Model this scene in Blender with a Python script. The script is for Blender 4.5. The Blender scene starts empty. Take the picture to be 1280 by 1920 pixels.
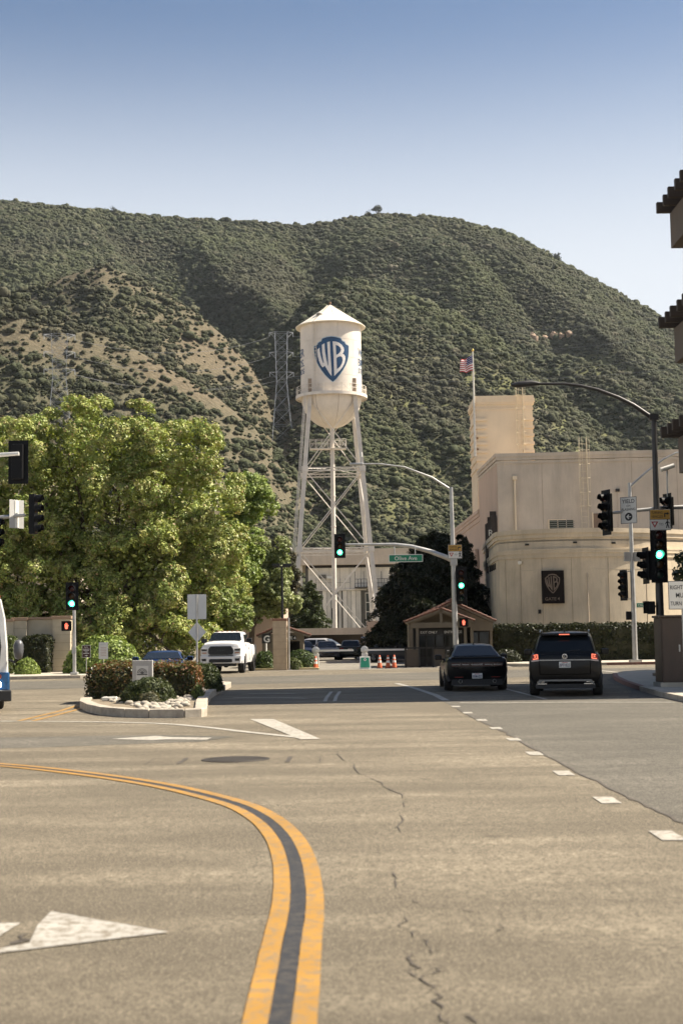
import bpy, bmesh, math, random
import numpy as np
from mathutils import Vector, Matrix
from mathutils.geometry import tessellate_polygon

random.seed(7)
RNG = np.random.default_rng(7)
SC = bpy.context.scene
COL = SC.collection
rad = math.radians

# ---------------------------------------------------------------- camera
cam_d = bpy.data.cameras.new('camera')
cam = bpy.data.objects.new('camera', cam_d)
COL.objects.link(cam)
cam_d.sensor_fit = 'VERTICAL'
cam_d.sensor_height = 36.0
cam_d.lens = 50.0
cam_d.clip_start = 0.2
cam_d.clip_end = 6000
_t, _r = math.atan(235 / 2667), rad(0.9)
ct, st, cr, sr = math.cos(_t), math.sin(_t), math.cos(_r), math.sin(_r)
m = Matrix(((cr, sr, 0), (sr * st, -cr * st, -ct), (-sr * ct, cr * ct, -st))).to_4x4()
m.translation = (0, 0, 1.7)
cam.matrix_world = m
cam_d.dof.use_dof = True
cam_d.dof.focus_distance = 120
cam_d.dof.aperture_fstop = 2.8
SC.camera = cam

# ---------------------------------------------------------------- sky and sun
SUN_EL, SUN_AZ = 50.0, 80.0          # azimuth clockwise from the viewing direction (+Y)
w = bpy.data.worlds.new('World')
SC.world = w
w.use_nodes = True
nt = w.node_tree
bg = nt.nodes['Background']
sky = nt.nodes.new('ShaderNodeTexSky')
sky.sky_type = 'NISHITA'
sky.sun_disc = False
sky.sun_elevation = rad(SUN_EL)
sky.sun_rotation = rad(SUN_AZ)
sky.altitude = 150
sky.air_density = 1.0
sky.dust_density = 1.0
sky.ozone_density = 1.6
# pale summer haze low in the sky, the same all the way round, clearing upwards
tc = nt.nodes.new('ShaderNodeTexCoord')
sxyz = nt.nodes.new('ShaderNodeSeparateXYZ')
nt.links.new(tc.outputs['Generated'], sxyz.inputs[0])
hz = nt.nodes.new('ShaderNodeMapRange')
hz.interpolation_type = 'SMOOTHSTEP'
hz.inputs['From Min'].default_value = 0.22
hz.inputs['From Max'].default_value = 0.43
hz.inputs['To Min'].default_value = 0.92
hz.inputs['To Max'].default_value = 0.0
nt.links.new(sxyz.outputs['Z'], hz.inputs['Value'])
hmix = nt.nodes.new('ShaderNodeMix')
hmix.data_type = 'RGBA'
nt.links.new(hz.outputs[0], hmix.inputs[0])
nt.links.new(sky.outputs[0], hmix.inputs[6])
hmix.inputs[7].default_value = (7.4, 7.75, 8.2, 1)
nt.links.new(hmix.outputs[2], bg.inputs[0])
bg.inputs[1].default_value = 0.050
sun_d = bpy.data.lights.new('sun', 'SUN')
sun = bpy.data.objects.new('sun', sun_d)
COL.objects.link(sun)
sun_d.energy = 5.0
sun_d.angle = rad(0.53)
sun_d.color = (1.0, 0.91, 0.77)
sd = Vector((math.cos(rad(SUN_EL)) * math.sin(rad(SUN_AZ)), math.cos(rad(SUN_EL)) * math.cos(rad(SUN_AZ)), math.sin(rad(SUN_EL))))
sun.rotation_euler = sd.to_track_quat('Z', 'Y').to_euler()
sun.location = (40, 10, 60)
vs = SC.view_settings
vs.view_transform = 'Standard'
vs.look = 'None'
vs.gamma = 1
vs.exposure = 1.25
SC.cycles.use_adaptive_sampling = True
SC.cycles.adaptive_threshold = 0.02
SC.cycles.max_bounces = 4
SC.cycles.diffuse_bounces = 3
SC.cycles.glossy_bounces = 2
SC.cycles.transmission_bounces = 2
SC.cycles.volume_bounces = 0
SC.cycles.transparent_max_bounces = 8
SC.cycles.use_denoising = True

# ---------------------------------------------------------------- materials
MATS = {}
def N(t, kind, **kw):
    n = t.nodes.new(kind)
    for k, v in kw.items():
        setattr(n, k, v)
    return n
def pos_node(t):
    return N(t, 'ShaderNodeNewGeometry').outputs['Position']
def noise(t, vec, scale, detail=4.0, rough=0.55, stretch=None):
    if stretch:
        mp = N(t, 'ShaderNodeMapping')
        mp.inputs['Scale'].default_value = stretch
        t.links.new(vec, mp.inputs['Vector'])
        vec = mp.outputs[0]
    n = N(t, 'ShaderNodeTexNoise')
    n.inputs['Scale'].default_value = scale
    n.inputs['Detail'].default_value = detail
    n.inputs['Roughness'].default_value = rough
    t.links.new(vec, n.inputs['Vector'])
    return n.outputs['Fac']
def ramp(t, fac, stops):
    r = N(t, 'ShaderNodeValToRGB')
    while len(r.color_ramp.elements) < len(stops):
        r.color_ramp.elements.new(0.5)
    for e, (p, c) in zip(r.color_ramp.elements, stops):
        e.position = p
        e.color = (c, c, c, 1) if not isinstance(c, (tuple, list)) else (*c[:3], 1)
    t.links.new(fac, r.inputs[0])
    return r.outputs[0]
def mixc(t, fac, a, b, mode='MIX'):
    m_ = N(t, 'ShaderNodeMix', data_type='RGBA', blend_type=mode)
    for sock, val in ((m_.inputs[0], fac), (m_.inputs[6], a), (m_.inputs[7], b)):
        if isinstance(val, (int, float)):
            sock.default_value = val
        elif isinstance(val, (tuple, list)):
            sock.default_value = (*val[:3], 1)
        else:
            t.links.new(val, sock)
    return m_.outputs[2]
def new_mat(name):
    mt = bpy.data.materials.new(name)
    mt.use_nodes = True
    MATS[name] = mt
    t = mt.node_tree
    return mt, t, t.nodes['Principled BSDF']
def mat(name, rgb, rough=0.6, metal=0.0, var=0.15, scale=3.0, bump=0.0, bscale=40, stain=0.0, coat=0.0, spec=None, rvar=0.1):
    """plain surface with uneven tone, optional fine relief and run-down stains"""
    if name in MATS:
        return MATS[name]
    mt, t, b = new_mat(name)
    p = pos_node(t)
    f1 = noise(t, p, scale, 5)
    dark = tuple(c * (1 - var) for c in rgb)
    lite = tuple(min(1, c * (1 + var)) for c in rgb)
    c = mixc(t, ramp(t, f1, [(0.3, 0.0), (0.7, 1.0)]), dark, lite)
    if stain > 0:
        f2 = noise(t, p, 1.0, 5, 0.6, (1.6, 1.6, 0.22))
        c = mixc(t, ramp(t, f2, [(0.5, 0.0), (0.75, stain)]), c, tuple(x * 0.55 for x in rgb))
        f4 = noise(t, p, 9.0, 4, 0.6, (1, 1, 0.12))
        c = mixc(t, ramp(t, f4, [(0.52, 0.0), (0.75, stain * 0.6)]), c, tuple(x * 0.6 for x in rgb))
    t.links.new(c, b.inputs['Base Color'])
    b.inputs['Metallic'].default_value = metal
    rr = ramp(t, f1, [(0.2, max(0.02, rough - rvar)), (0.8, min(1, rough + rvar))])
    t.links.new(rr, b.inputs['Roughness'])
    if coat:
        b.inputs['Coat Weight'].default_value = coat
        b.inputs['Coat Roughness'].default_value = 0.04
    if spec is not None:
        b.inputs['Specular IOR Level'].default_value = spec
    if bump > 0:
        bn = N(t, 'ShaderNodeBump')
        bn.inputs['Strength'].default_value = bump
        bn.inputs['Distance'].default_value = 0.02
        t.links.new(noise(t, p, bscale, 3), bn.inputs['Height'])
        t.links.new(bn.outputs[0], b.inputs['Normal'])
    return mt
def glow(name, rgb, strength):
    if name in MATS:
        return MATS[name]
    mt, t, b = new_mat(name)
    b.inputs['Base Color'].default_value = (*[c * 0.3 for c in rgb], 1)
    b.inputs['Emission Color'].default_value = (*rgb, 1)
    b.inputs['Emission Strength'].default_value = strength
    return mt
def glass(name, rgb=(0.01, 0.012, 0.014), rough=0.06):
    if name in MATS:
        return MATS[name]
    mt, t, b = new_mat(name)
    b.inputs['Base Color'].default_value = (*rgb, 1)
    b.inputs['Roughness'].default_value = rough
    b.inputs['Specular IOR Level'].default_value = 0.32
    return mt
def leaf_mat(name, trans=0.35, tint=(1.25, 1.3, 0.6), rough=0.5):
    """leaf faces: tone per leaf comes from the attribute 'tone'"""
    if name in MATS:
        return MATS[name]
    mt, t, b = new_mat(name)
    a = N(t, 'ShaderNodeAttribute', attribute_name='tone')
    t.links.new(a.outputs['Color'], b.inputs['Base Color'])
    b.inputs['Roughness'].default_value = rough
    b.inputs['Specular IOR Level'].default_value = 0.3
    tr = N(t, 'ShaderNodeBsdfTranslucent')
    t.links.new(mixc(t, 1.0, a.outputs['Color'], tint, 'MULTIPLY'), tr.inputs['Color'])
    mx = N(t, 'ShaderNodeMixShader')
    mx.inputs[0].default_value = trans
    t.links.new(b.outputs[0], mx.inputs[1])
    t.links.new(tr.outputs[0], mx.inputs[2])
    t.links.new(mx.outputs[0], t.nodes['Material Output'].inputs['Surface'])
    return mt

# ---------------------------------------------------------------- mesh helpers
class MB:
    def __init__(s):
        s.v, s.f = [], []
    def add(s, vs_, fs_):
        o = len(s.v)
        s.v += [tuple(p) for p in vs_]
        s.f += [tuple(i + o for i in f) for f in fs_]
        return s
    def box(s, x0, y0, z0, x1, y1, z1, rz=0.0, c=None):
        ps = [(x, y, z) for z in (z0, z1) for y in (y0, y1) for x in (x0, x1)]
        if rz:
            cx, cy = c if c else ((x0 + x1) / 2, (y0 + y1) / 2)
            k, q = math.cos(rz), math.sin(rz)
            ps = [(cx + (x - cx) * k - (y - cy) * q, cy + (x - cx) * q + (y - cy) * k, z) for x, y, z in ps]
        return s.add(ps, [(0, 2, 3, 1), (4, 5, 7, 6), (0, 1, 5, 4), (1, 3, 7, 5), (3, 2, 6, 7), (2, 0, 4, 6)])
    def tube(s, p0, p1, r0, r1=None, n=10):
        r1 = r0 if r1 is None else r1
        p0, p1 = Vector(p0), Vector(p1)
        d = (p1 - p0).normalized()
        a = d.orthogonal().normalized()
        b_ = d.cross(a)
        vs_ = []
        for p, r in ((p0, r0), (p1, r1)):
            for i in range(n):
                q = 2 * math.pi * i / n
                vs_.append(p + (a * math.cos(q) + b_ * math.sin(q)) * r)
        fs_ = [(i, (i + 1) % n, n + (i + 1) % n, n + i) for i in range(n)]
        fs_ += [tuple(reversed(range(n))), tuple(range(n, 2 * n))]
        return s.add(vs_, fs_)
    def path(s, pts, r, n=8):
        pts = [Vector(p) for p in pts]
        rs = r if isinstance(r, (list, tuple)) else [r] * len(pts)
        up = None
        vs_ = []
        for i, p in enumerate(pts):
            d = (pts[min(i + 1, len(pts) - 1)] - pts[max(i - 1, 0)]).normalized()
            if up is None:
                up = d.orthogonal().normalized()
            up = (up - d * up.dot(d)).normalized()
            sd_ = d.cross(up)
            for k in range(n):
                q = 2 * math.pi * k / n
                vs_.append(p + (up * math.cos(q) + sd_ * math.sin(q)) * rs[i])
        fs_ = []
        for i in range(len(pts) - 1):
            for k in range(n):
                a, b_ = i * n + k, i * n + (k + 1) % n
                fs_.append((a, b_, b_ + n, a + n))
        fs_ += [tuple(reversed(range(n))), tuple(range((len(pts) - 1) * n, len(pts) * n))]
        return s.add(vs_, fs_)
    def lathe(s, prof, n=24, c=(0, 0, 0), axis='z', a0=0.0, a1=None):
        full = a1 is None
        cnt = n if full else n + 1
        vs_ = []
        for r, z in prof:
            for i in range(cnt):
                q = (2 * math.pi * i / n) if full else a0 + (a1 - a0) * i / n
                x, y = r * math.cos(q), r * math.sin(q)
                if axis == 'z':
                    vs_.append((c[0] + x, c[1] + y, c[2] + z))
                elif axis == 'y':
                    vs_.append((c[0] + x, c[1] + z, c[2] + y))
                else:
                    vs_.append((c[0] + z, c[1] + x, c[2] + y))
        fs_ = []
        for j in range(len(prof) - 1):
            for i in range(n if full else n):
                a, b_ = j * cnt + i, j * cnt + (i + 1) % cnt
                fs_.append((a, b_, b_ + cnt, a + cnt))
        return s.add(vs_, fs_)
    def prism(s, pts, fn, d0, d1):
        """closed outline pts (2-D) swept from depth d0 to d1; fn(a, b, depth) -> point"""
        n = len(pts)
        vs_ = [fn(a, b_, d) for d in (d0, d1) for a, b_ in pts]
        fs_ = [(i, (i + 1) % n, n + (i + 1) % n, n + i) for i in range(n)]
        for tri in tessellate_polygon([[Vector((a, b_, 0)) for a, b_ in pts]]):
            fs_.append(tuple(tri))
            fs_.append(tuple(n + i for i in reversed(tri)))
        return s.add(vs_, fs_)
    def mesh(s, name, mt, smooth=0):
        me = bpy.data.meshes.new(name)
        me.from_pydata(s.v, [], s.f)
        if mt is not None:
            me.materials.append(mt)
        bm = bmesh.new()
        bm.from_mesh(me)
        bmesh.ops.recalc_face_normals(bm, faces=bm.faces)
        bm.to_mesh(me)
        bm.free()
        if smooth:
            me.polygons.foreach_set('use_smooth', [True] * len(me.polygons))
            me.set_sharp_from_angle(angle=rad(smooth))
        return me
    def build(s, name, mt, parent=None, smooth=0, bevel=0.0):
        o = bpy.data.objects.new(name, s.mesh(name, mt, smooth))
        COL.objects.link(o)
        if parent is not None:
            o.parent = parent
        if bevel:
            bv = o.modifiers.new('edge', 'BEVEL')
            bv.width = bevel
            bv.segments = 2
            bv.limit_method = 'ANGLE'
            bv.angle_limit = rad(40)
        return o
XZ = lambda a, b, d: (a, d, b)
XY = lambda a, b, d: (a, b, d)
YZ = lambda a, b, d: (d, a, b)

def tag(o, label, cat, group=None):
    o['label'] = label
    o['category'] = cat
    if group:
        o['group'] = group
    return o
def thing(name, label, cat, loc=(0, 0, 0), rz=0.0, group=None):
    o = bpy.data.objects.new(name, None)
    COL.objects.link(o)
    o.location = loc
    o.rotation_euler = (0, 0, rz)
    o.empty_display_size = 0.3
    return tag(o, label, cat, group)
def struct(o):
    o['kind'] = 'structure'
    return o
def copy_tree(o, parent=None):
    c = o.copy()
    COL.objects.link(c)
    c.parent = parent
    for ch in list(o.children):
        copy_tree(ch, c)
    return c
def bx(name, mt, parent, x0, y0, z0, x1, y1, z1, rz=0.0, bevel=0.0):
    return MB().box(x0, y0, z0, x1, y1, z1, rz).build(name, mt, parent, bevel=bevel)
def tb(name, mt, parent, p0, p1, r0, r1=None, n=12):
    return MB().tube(p0, p1, r0, r1, n).build(name, mt, parent, smooth=40)

_dg = None
def text_mb(txt, height, depth=0.004, width=None, bold=0.0, align='CENTER'):
    """lettering standing in the XZ plane, facing -Y, capitals `height` tall, centred on the origin"""
    cu = bpy.data.curves.new('txt', 'FONT')
    cu.body = txt
    cu.size = 1.0
    cu.extrude = 0.02
    cu.offset = bold
    cu.resolution_u = 3
    cu.align_x = align
    ob = bpy.data.objects.new('txt', cu)
    COL.objects.link(ob)
    dg = bpy.context.evaluated_depsgraph_get()
    me = bpy.data.meshes.new_from_object(ob.evaluated_get(dg))
    vs_ = [v.co.copy() for v in me.vertices]
    fs_ = [tuple(p.vertices) for p in me.polygons]
    bpy.data.objects.remove(ob)
    bpy.data.curves.remove(cu)
    bpy.data.meshes.remove(me)
    k = height / 0.69
    xs = [v.x for v in vs_]
    zs = [v.y for v in vs_]
    cx = (min(xs) + max(xs)) / 2 if align == 'CENTER' else min(xs)
    lines = txt.count('\n') + 1
    cz = (min(zs) + max(zs)) / 2 if lines > 1 else 0.345
    kx = k if width is None else width / (max(xs) - min(xs))
    mb = MB()
    mb.add([((v.x - cx) * kx, -depth if v.z > 0 else 0.0, (v.y - cz) * k) for v in vs_], fs_)
    return mb
def letters(name, txt, height, mt, parent, loc, depth=0.006, width=None, bold=0.0, align='CENTER', rot=None):
    o = text_mb(txt, height, depth, width, bold, align).build(name, mt, parent)
    o.location = loc
    if rot:
        o.rotation_euler = rot
    return o

# ---------------------------------------------------------------- foliage
def leaf_mesh(name, cen, nor, size, tones, mt, aspect=0.55, rng=RNG):
    """one diamond-shaped leaf per centre, folded a little along its midrib"""
    n = len(cen)
    nor = nor / np.maximum(np.linalg.norm(nor, axis=1, keepdims=True), 1e-6)
    r = rng.normal(size=(n, 3))
    a = np.cross(nor, r)
    a /= np.maximum(np.linalg.norm(a, axis=1, keepdims=True), 1e-6)
    b_ = np.cross(nor, a)
    s_ = (size * rng.uniform(0.65, 1.3, n))[:, None]
    v = np.empty((n, 4, 3))
    v[:, 0] = cen - a * s_
    v[:, 1] = cen + b_ * s_ * aspect + nor * s_ * 0.12
    v[:, 2] = cen + a * s_
    v[:, 3] = cen - b_ * s_ * aspect + nor * s_ * 0.12
    me = bpy.data.meshes.new(name)
    me.vertices.add(4 * n)
    me.vertices.foreach_set('co', v.reshape(-1).astype(np.float32))
    me.loops.add(4 * n)
    me.loops.foreach_set('vertex_index', np.arange(4 * n, dtype=np.int32))
    me.polygons.add(n)
    me.polygons.foreach_set('loop_start', np.arange(0, 4 * n, 4, dtype=np.int32))
    me.update(calc_edges=True)
    ca = me.color_attributes.new('tone', 'FLOAT_COLOR', 'POINT')
    cc = np.ones((n, 4, 4), dtype=np.float32)
    cc[:, :, :3] = tones[:, None, :]
    ca.data.foreach_set('color', cc.reshape(-1))
    me.materials.append(mt)
    return me
def link_mesh(name, me, parent=None):
    o = bpy.data.objects.new(name, me)
    COL.objects.link(o)
    if parent is not None:
        o.parent = parent
    return o
def unit(n, rng=RNG):
    d = rng.normal(size=(n, 3))
    return d / np.linalg.norm(d, axis=1, keepdims=True)
def pal_pick(n, pal, rng=RNG, jit=0.18):
    pal = np.array(pal, dtype=float)
    c = pal[rng.integers(0, len(pal), n)]
    return np.clip(c * rng.uniform(1 - jit, 1 + jit, (n, 1)), 0, 1)
def puffs(cens, rads, dirs, per, pal, flat=0.0, rng=RNG, tip=None, tipfrac=0.0):
    """leaf clumps: leaves on and in a ball round each centre; returns centres, normals, tones"""
    n = len(cens)
    tot = n * per
    ci = np.repeat(np.arange(n), per)
    d = unit(tot, rng)
    out = dirs[ci]
    d = d + out * 0.55
    d /= np.linalg.norm(d, axis=1, keepdims=True)
    rr = rads[ci] * rng.uniform(0.35, 1.05, tot) ** 0.6
    p = cens[ci] + d * rr[:, None] * np.array([1, 1, 0.85])
    nr = d + np.array([0, 0, 0.35]) + rng.normal(size=(tot, 3)) * 0.30
    ct_ = pal_pick(n, pal, rng)
    tn = ct_[ci] * rng.uniform(0.8, 1.2, (tot, 1))
    if tip is not None:
        k = rng.random(tot) < tipfrac
        tn[k] = np.array(tip) * rng.uniform(0.8, 1.2, (k.sum(), 1))
    return p, nr, tn
def lobes_shell(lobes, n, rng=RNG, depth=0.35, low=-0.5):
    """points near the outer skin of a union of ellipsoids (cx,cy,cz,rx,ry,rz)"""
    L = np.array(lobes, dtype=float)
    area = (L[:, 3] * L[:, 5]) ** 1.0
    idx = rng.choice(len(L), size=n * 3, p=area / area.sum())
    d = unit(n * 3, rng)
    k = rng.uniform(1 - depth, 1.0, n * 3)
    bump = 1 + 0.10 * np.sin(d[:, 0] * 7 + idx) * np.cos(d[:, 2] * 6 + idx * 2)
    p = L[idx, :3] + d * L[idx, 3:] * (k * bump)[:, None]
    inside = np.zeros(len(p), bool)
    for j in range(len(L)):
        q = (p - L[j, :3]) / L[j, 3:]
        inside |= ((q ** 2).sum(1) < (1 - depth) ** 2 * 0.8) & (idx != j)
    ok = (~inside) & (d[:, 2] > low)
    p, d = p[ok][:n], d[ok][:n]
    return p, d
# ================================================================ ground and roads
def asphalt(name, base, warm, speck=0.5, patch=0.35):
    mt, t, b = new_mat(name)
    p = pos_node(t)
    big = noise(t, p, 0.7, 7, 0.68, (0.45, 1.0, 1.0))
    band = noise(t, p, 0.9, 5, 0.55, (0.12, 1.0, 1.0))
    mid = noise(t, p, 7.0, 6, 0.8, (1.0, 0.6, 1.0))
    fine = noise(t, p, 22.0, 4, 0.85)
    grit = noise(t, p, 75.0, 2, 0.8)
    c = mixc(t, ramp(t, big, [(0.38, 0.0), (0.64, 1.0)]), base, warm)
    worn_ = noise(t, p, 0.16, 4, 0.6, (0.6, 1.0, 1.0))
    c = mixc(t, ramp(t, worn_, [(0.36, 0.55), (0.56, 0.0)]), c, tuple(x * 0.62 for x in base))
    c = mixc(t, ramp(t, band, [(0.38, patch), (0.58, 0.0)]), c, tuple(x * 0.60 for x in base))
    c = mixc(t, ramp(t, mid, [(0.42, 0.65), (0.60, 0.0)]), c, tuple(x * 0.62 for x in base))
    c = mixc(t, ramp(t, fine, [(0.41, speck), (0.56, 0.0)]), c, tuple(x * 0.42 for x in base))
    c = mixc(t, ramp(t, grit, [(0.55, 0.0), (0.72, speck)]), c, tuple(min(1, x * 1.7) for x in warm))
    # oil drips, and a painted darkening of the near road like lens vignette
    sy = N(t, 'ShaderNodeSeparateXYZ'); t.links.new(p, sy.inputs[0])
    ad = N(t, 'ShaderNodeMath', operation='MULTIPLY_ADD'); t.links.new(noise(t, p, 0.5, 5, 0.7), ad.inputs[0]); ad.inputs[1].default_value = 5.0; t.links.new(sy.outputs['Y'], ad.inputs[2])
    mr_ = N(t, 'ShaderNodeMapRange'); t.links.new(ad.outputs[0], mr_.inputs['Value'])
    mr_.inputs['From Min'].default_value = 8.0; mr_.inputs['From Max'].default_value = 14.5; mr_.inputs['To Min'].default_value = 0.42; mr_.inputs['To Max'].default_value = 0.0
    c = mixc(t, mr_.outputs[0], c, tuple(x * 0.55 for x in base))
    vo = N(t, 'ShaderNodeTexVoronoi'); vo.inputs['Scale'].default_value = 0.9; t.links.new(p, vo.inputs['Vector'])
    c = mixc(t, ramp(t, vo.outputs['Distance'], [(0.02, 0.55), (0.09, 0.0)]), c, tuple(x * 0.4 for x in base))
    t.links.new(c, b.inputs['Base Color'])
    b.inputs['Roughness'].default_value = 0.85
    b.inputs['Specular IOR Level'].default_value = 0.25
    bn = N(t, 'ShaderNodeBump')
    bn.inputs['Strength'].default_value = 0.6
    bn.inputs['Distance'].default_value = 0.012
    t.links.new(fine, bn.inputs['Height'])
    t.links.new(bn.outputs[0], b.inputs['Normal'])
    return mt
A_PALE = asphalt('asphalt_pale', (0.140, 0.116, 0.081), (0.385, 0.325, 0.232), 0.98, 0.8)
A_GREY = asphalt('asphalt_grey', (0.108, 0.098, 0.078), (0.225, 0.200, 0.160), 0.9, 0.45)
A_LOT = asphalt('asphalt_lot', (0.24, 0.215, 0.175), (0.33, 0.295, 0.24), 0.4, 0.2)
CONC = mat('concrete', (0.42, 0.375, 0.30), 0.85, var=0.2, scale=2.0, bump=0.4, stain=0.35)
KERB = mat('kerb_concrete', (0.38, 0.33, 0.26), 0.85, var=0.28, scale=4.0, bump=0.4, stain=0.4)
RED_KERB = mat('kerb_red_paint', (0.20, 0.095, 0.070), 0.8, var=0.3, scale=5.0)
DIRT = mat('dry_ground', (0.20, 0.165, 0.105), 0.95, var=0.3, scale=0.15)
def paint(name, rgb, worn=0.45):
    mt, t, b = new_mat(name)
    p = pos_node(t)
    f = noise(t, p, 11.0, 6, 0.8)
    g = noise(t, p, 1.3, 4, 0.6)
    c = mixc(t, ramp(t, g, [(0.35, 0.0), (0.7, 1.0)]), tuple(x * 0.78 for x in rgb), rgb)
    c = mixc(t, ramp(t, f, [(0.47, 0.0), (0.60, worn)]), c, (0.16, 0.13, 0.09))
    t.links.new(c, b.inputs['Base Color'])
    b.inputs['Roughness'].default_value = 0.7
    return mt
P_WHITE = paint('road_paint_white', (0.43, 0.40, 0.34), 0.85)
P_YELLOW = paint('road_paint_yellow', (0.37, 0.190, 0.026), 0.75)
P_WORN = paint('road_paint_worn', (0.40, 0.375, 0.325), 0.95)
P_BLACK = paint('road_paint_black', (0.022, 0.022, 0.024), 0.25)
TAR = mat('crack_tar', (0.062, 0.050, 0.037), 0.8, var=0.3)

def sheet(name, pts, z, mt, parent=None):
    mb = MB()
    mb.add([(x, y, z) for x, y in pts], [])
    for tri in tessellate_polygon([[Vector((x, y, 0)) for x, y in pts]]):
        mb.f.append(tuple(tri))
    me = bpy.data.meshes.new(name)
    me.from_pydata(mb.v, [], mb.f)
    me.materials.append(mt)
    bm = bmesh.new(); bm.from_mesh(me)
    for f in bm.faces:
        if f.normal.z < 0:
            f.normal_flip()
    bm.to_mesh(me); bm.free()
    return link_mesh(name, me, parent)
def ribbon(name, pts, o0, o1, z, mt, parent=None, jitter=0.0):
    """strip along a polyline between offsets o0 and o1 to its left"""
    P = [Vector((x, y)) for x, y in pts]
    vs_, fs_ = [], []
    for i, p in enumerate(P):
        d = (P[min(i + 1, len(P) - 1)] - P[max(i - 1, 0)]).normalized()
        n = Vector((-d.y, d.x))
        for o in (o0, o1):
            q = p + n * (o + random.uniform(-jitter, jitter))
            vs_.append((q.x, q.y, z))
    for i in range(len(P) - 1):
        fs_.append((2 * i, 2 * i + 2, 2 * i + 3, 2 * i + 1))
    mb = MB(); mb.add(vs_, fs_)
    me = bpy.data.meshes.new(name); me.from_pydata(mb.v, [], mb.f); me.materials.append(mt)
    bm = bmesh.new(); bm.from_mesh(me)
    for f in bm.faces:
        if f.normal.z < 0:
            f.normal_flip()
    bm.to_mesh(me); bm.free()
    return link_mesh(name, me, parent)
def smooth_line(pts, n=8):
    """Catmull-Rom through 2-D points"""
    P = [Vector(p) for p in pts]
    P = [P[0] * 2 - P[1]] + P + [P[-1] * 2 - P[-2]]
    out = []
    for i in range(1, len(P) - 2):
        for k in range(n):
            t = k / n
            a, b_, c, d = P[i - 1], P[i], P[i + 1], P[i + 2]
            out.append(tuple(0.5 * ((2 * b_) + (c - a) * t + (2 * a - 5 * b_ + 4 * c - d) * t * t + (3 * b_ - a - 3 * c + d) * t ** 3)))
    out.append(tuple(P[-2]))
    return out

struct(sheet('ground', [(-1200, -90), (1200, -90), (1200, 2000), (-1200, 2000)], -0.06, DIRT))
FAR = [(-140, 50), (-40, 61), (-12, 66.2), (-9.2, 68.5), (-7.6, 74.5), (4, 75.5), (9, 76.0), (60, 79), (140, 84)]
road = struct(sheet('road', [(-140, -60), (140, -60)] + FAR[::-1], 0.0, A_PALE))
lot = struct(sheet('lot_pavement', [(-7.6, 74.5), (4, 75.5), (9, 76.0), (9, 178), (-14, 178), (-14, 80)], 0.002, A_LOT))
seam = [(2.62, 34.4), (2.66, 30), (2.78, 25), (2.84, 19), (2.92, 15), (2.99, 12.8), (3.05, 9), (3.05, -20)]
jseam = []
for i in range(len(seam) - 1):
    for k in range(10):
        a, b_ = Vector(seam[i]), Vector(seam[i + 1])
        q = a.lerp(b_, k / 10)
        jseam.append((q.x + random.uniform(-.035, .035), q.y))
sheet('asphalt_patch', [(30, -20), (30, 60), (11, 58), (9.5, 52), (8.4, 42), (7.4, 37.5), (2.55, 37.0)] + jseam + [(3.05, -20)], 0.004, A_GREY, road)
sheet('asphalt_patch', [(-90, 45.5), (-12, 51.5), (2, 55), (10.6, 58.5), (40, 63), (40, 72), (8, 69), (-8, 63.0), (-90, 52)], 0.004, A_GREY, road)
sheet('asphalt_patch', [(-30, 25.2), (-3.4, 25.9), (-1.9, 25.1), (-2.4, 24.0), (-5, 23.2), (-30, 22.7)], 0.003, A_GREY, road)
# tar-filled seam and cracks
ribbon('seam_crack', jseam, -0.02, 0.012, 0.006, TAR, road, 0.012)
def crack(pts, w_, jit=0.05, n=7, gap=0.38):
    """broken crack: short ragged slivers of uneven width with gaps between"""
    out = []
    for i in range(len(pts) - 1):
        a, b_ = Vector(pts[i]), Vector(pts[i + 1])
        for k in range(n):
            q = a.lerp(b_, k / n)
            out.append((q.x + random.uniform(-jit, jit), q.y + random.uniform(-jit, jit)))
    out.append(pts[-1])
    mb = MB()
    i = 0
    while i < len(out) - 1:
        m_ = random.randint(2, 6)
        seg = [Vector(p) for p in out[i:i + m_ + 1]]
        i += m_
        if len(seg) < 2 or random.random() < gap:
            continue
        L_, R_ = [], []
        for k, p in enumerate(seg):
            d = (seg[min(k + 1, len(seg) - 1)] - seg[max(k - 1, 0)]).normalized()
            nn = Vector((-d.y, d.x))
            t_ = 0.08 if k in (0, len(seg) - 1) else random.uniform(0.2, 1.2)
            L_.append(p + nn * w_ * t_ * 0.5); R_.append(p - nn * w_ * t_ * 0.5)
        vs_ = [(p.x, p.y, 0.006) for p in L_ + R_]
        c_ = len(L_)
        mb.add(vs_, [(k, k + 1, c_ + k + 1, c_ + k) for k in range(c_ - 1)])
    return mb.build('crack', TAR, road)
crack([(0.62, 15.2), (0.42, 12.0), (0.36, 10.6), (0.33, 9.9), (0.36, 9.45), (0.5, 9.1), (0.82, 8.95), (0.9, 8.5), (0.82, 8.1)], 0.016, 0.03)
crack([(0.36, 9.4), (0.32, 8.6), (0.36, 8.0), (0.33, 7.4), (0.42, 7.0), (0.40, 6.5), (0.5, 6.0)], 0.02, 0.035)
crack([(0.42, 8.2), (0.5, 7.6), (0.36, 7.2), (0.48, 6.8), (0.56, 6.4)], 0.014, 0.03)
crack([(0.62, 15.2), (0.2, 18.0), (-0.1, 21.0), (0.3, 24)], 0.018, 0.05)
crack([(-0.05, 9.0), (0.12, 8.96), (0.2, 8.98)], 0.02, 0.008)
crack([(-0.72, 9.02), (-0.6, 8.98), (-0.5, 9.0)], 0.02, 0.008)
crack([(-4.12, 24.84), (0.47, 23.96), (5.5, 23.46), (9, 23.2)], 0.03, 0.012)
crack([(-1.30, 11.3), (-1.15, 11.32)], 0.04, 0.01)
crack([(1.2, 17.9), (1.55, 17.86)], 0.05, 0.02)
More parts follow.
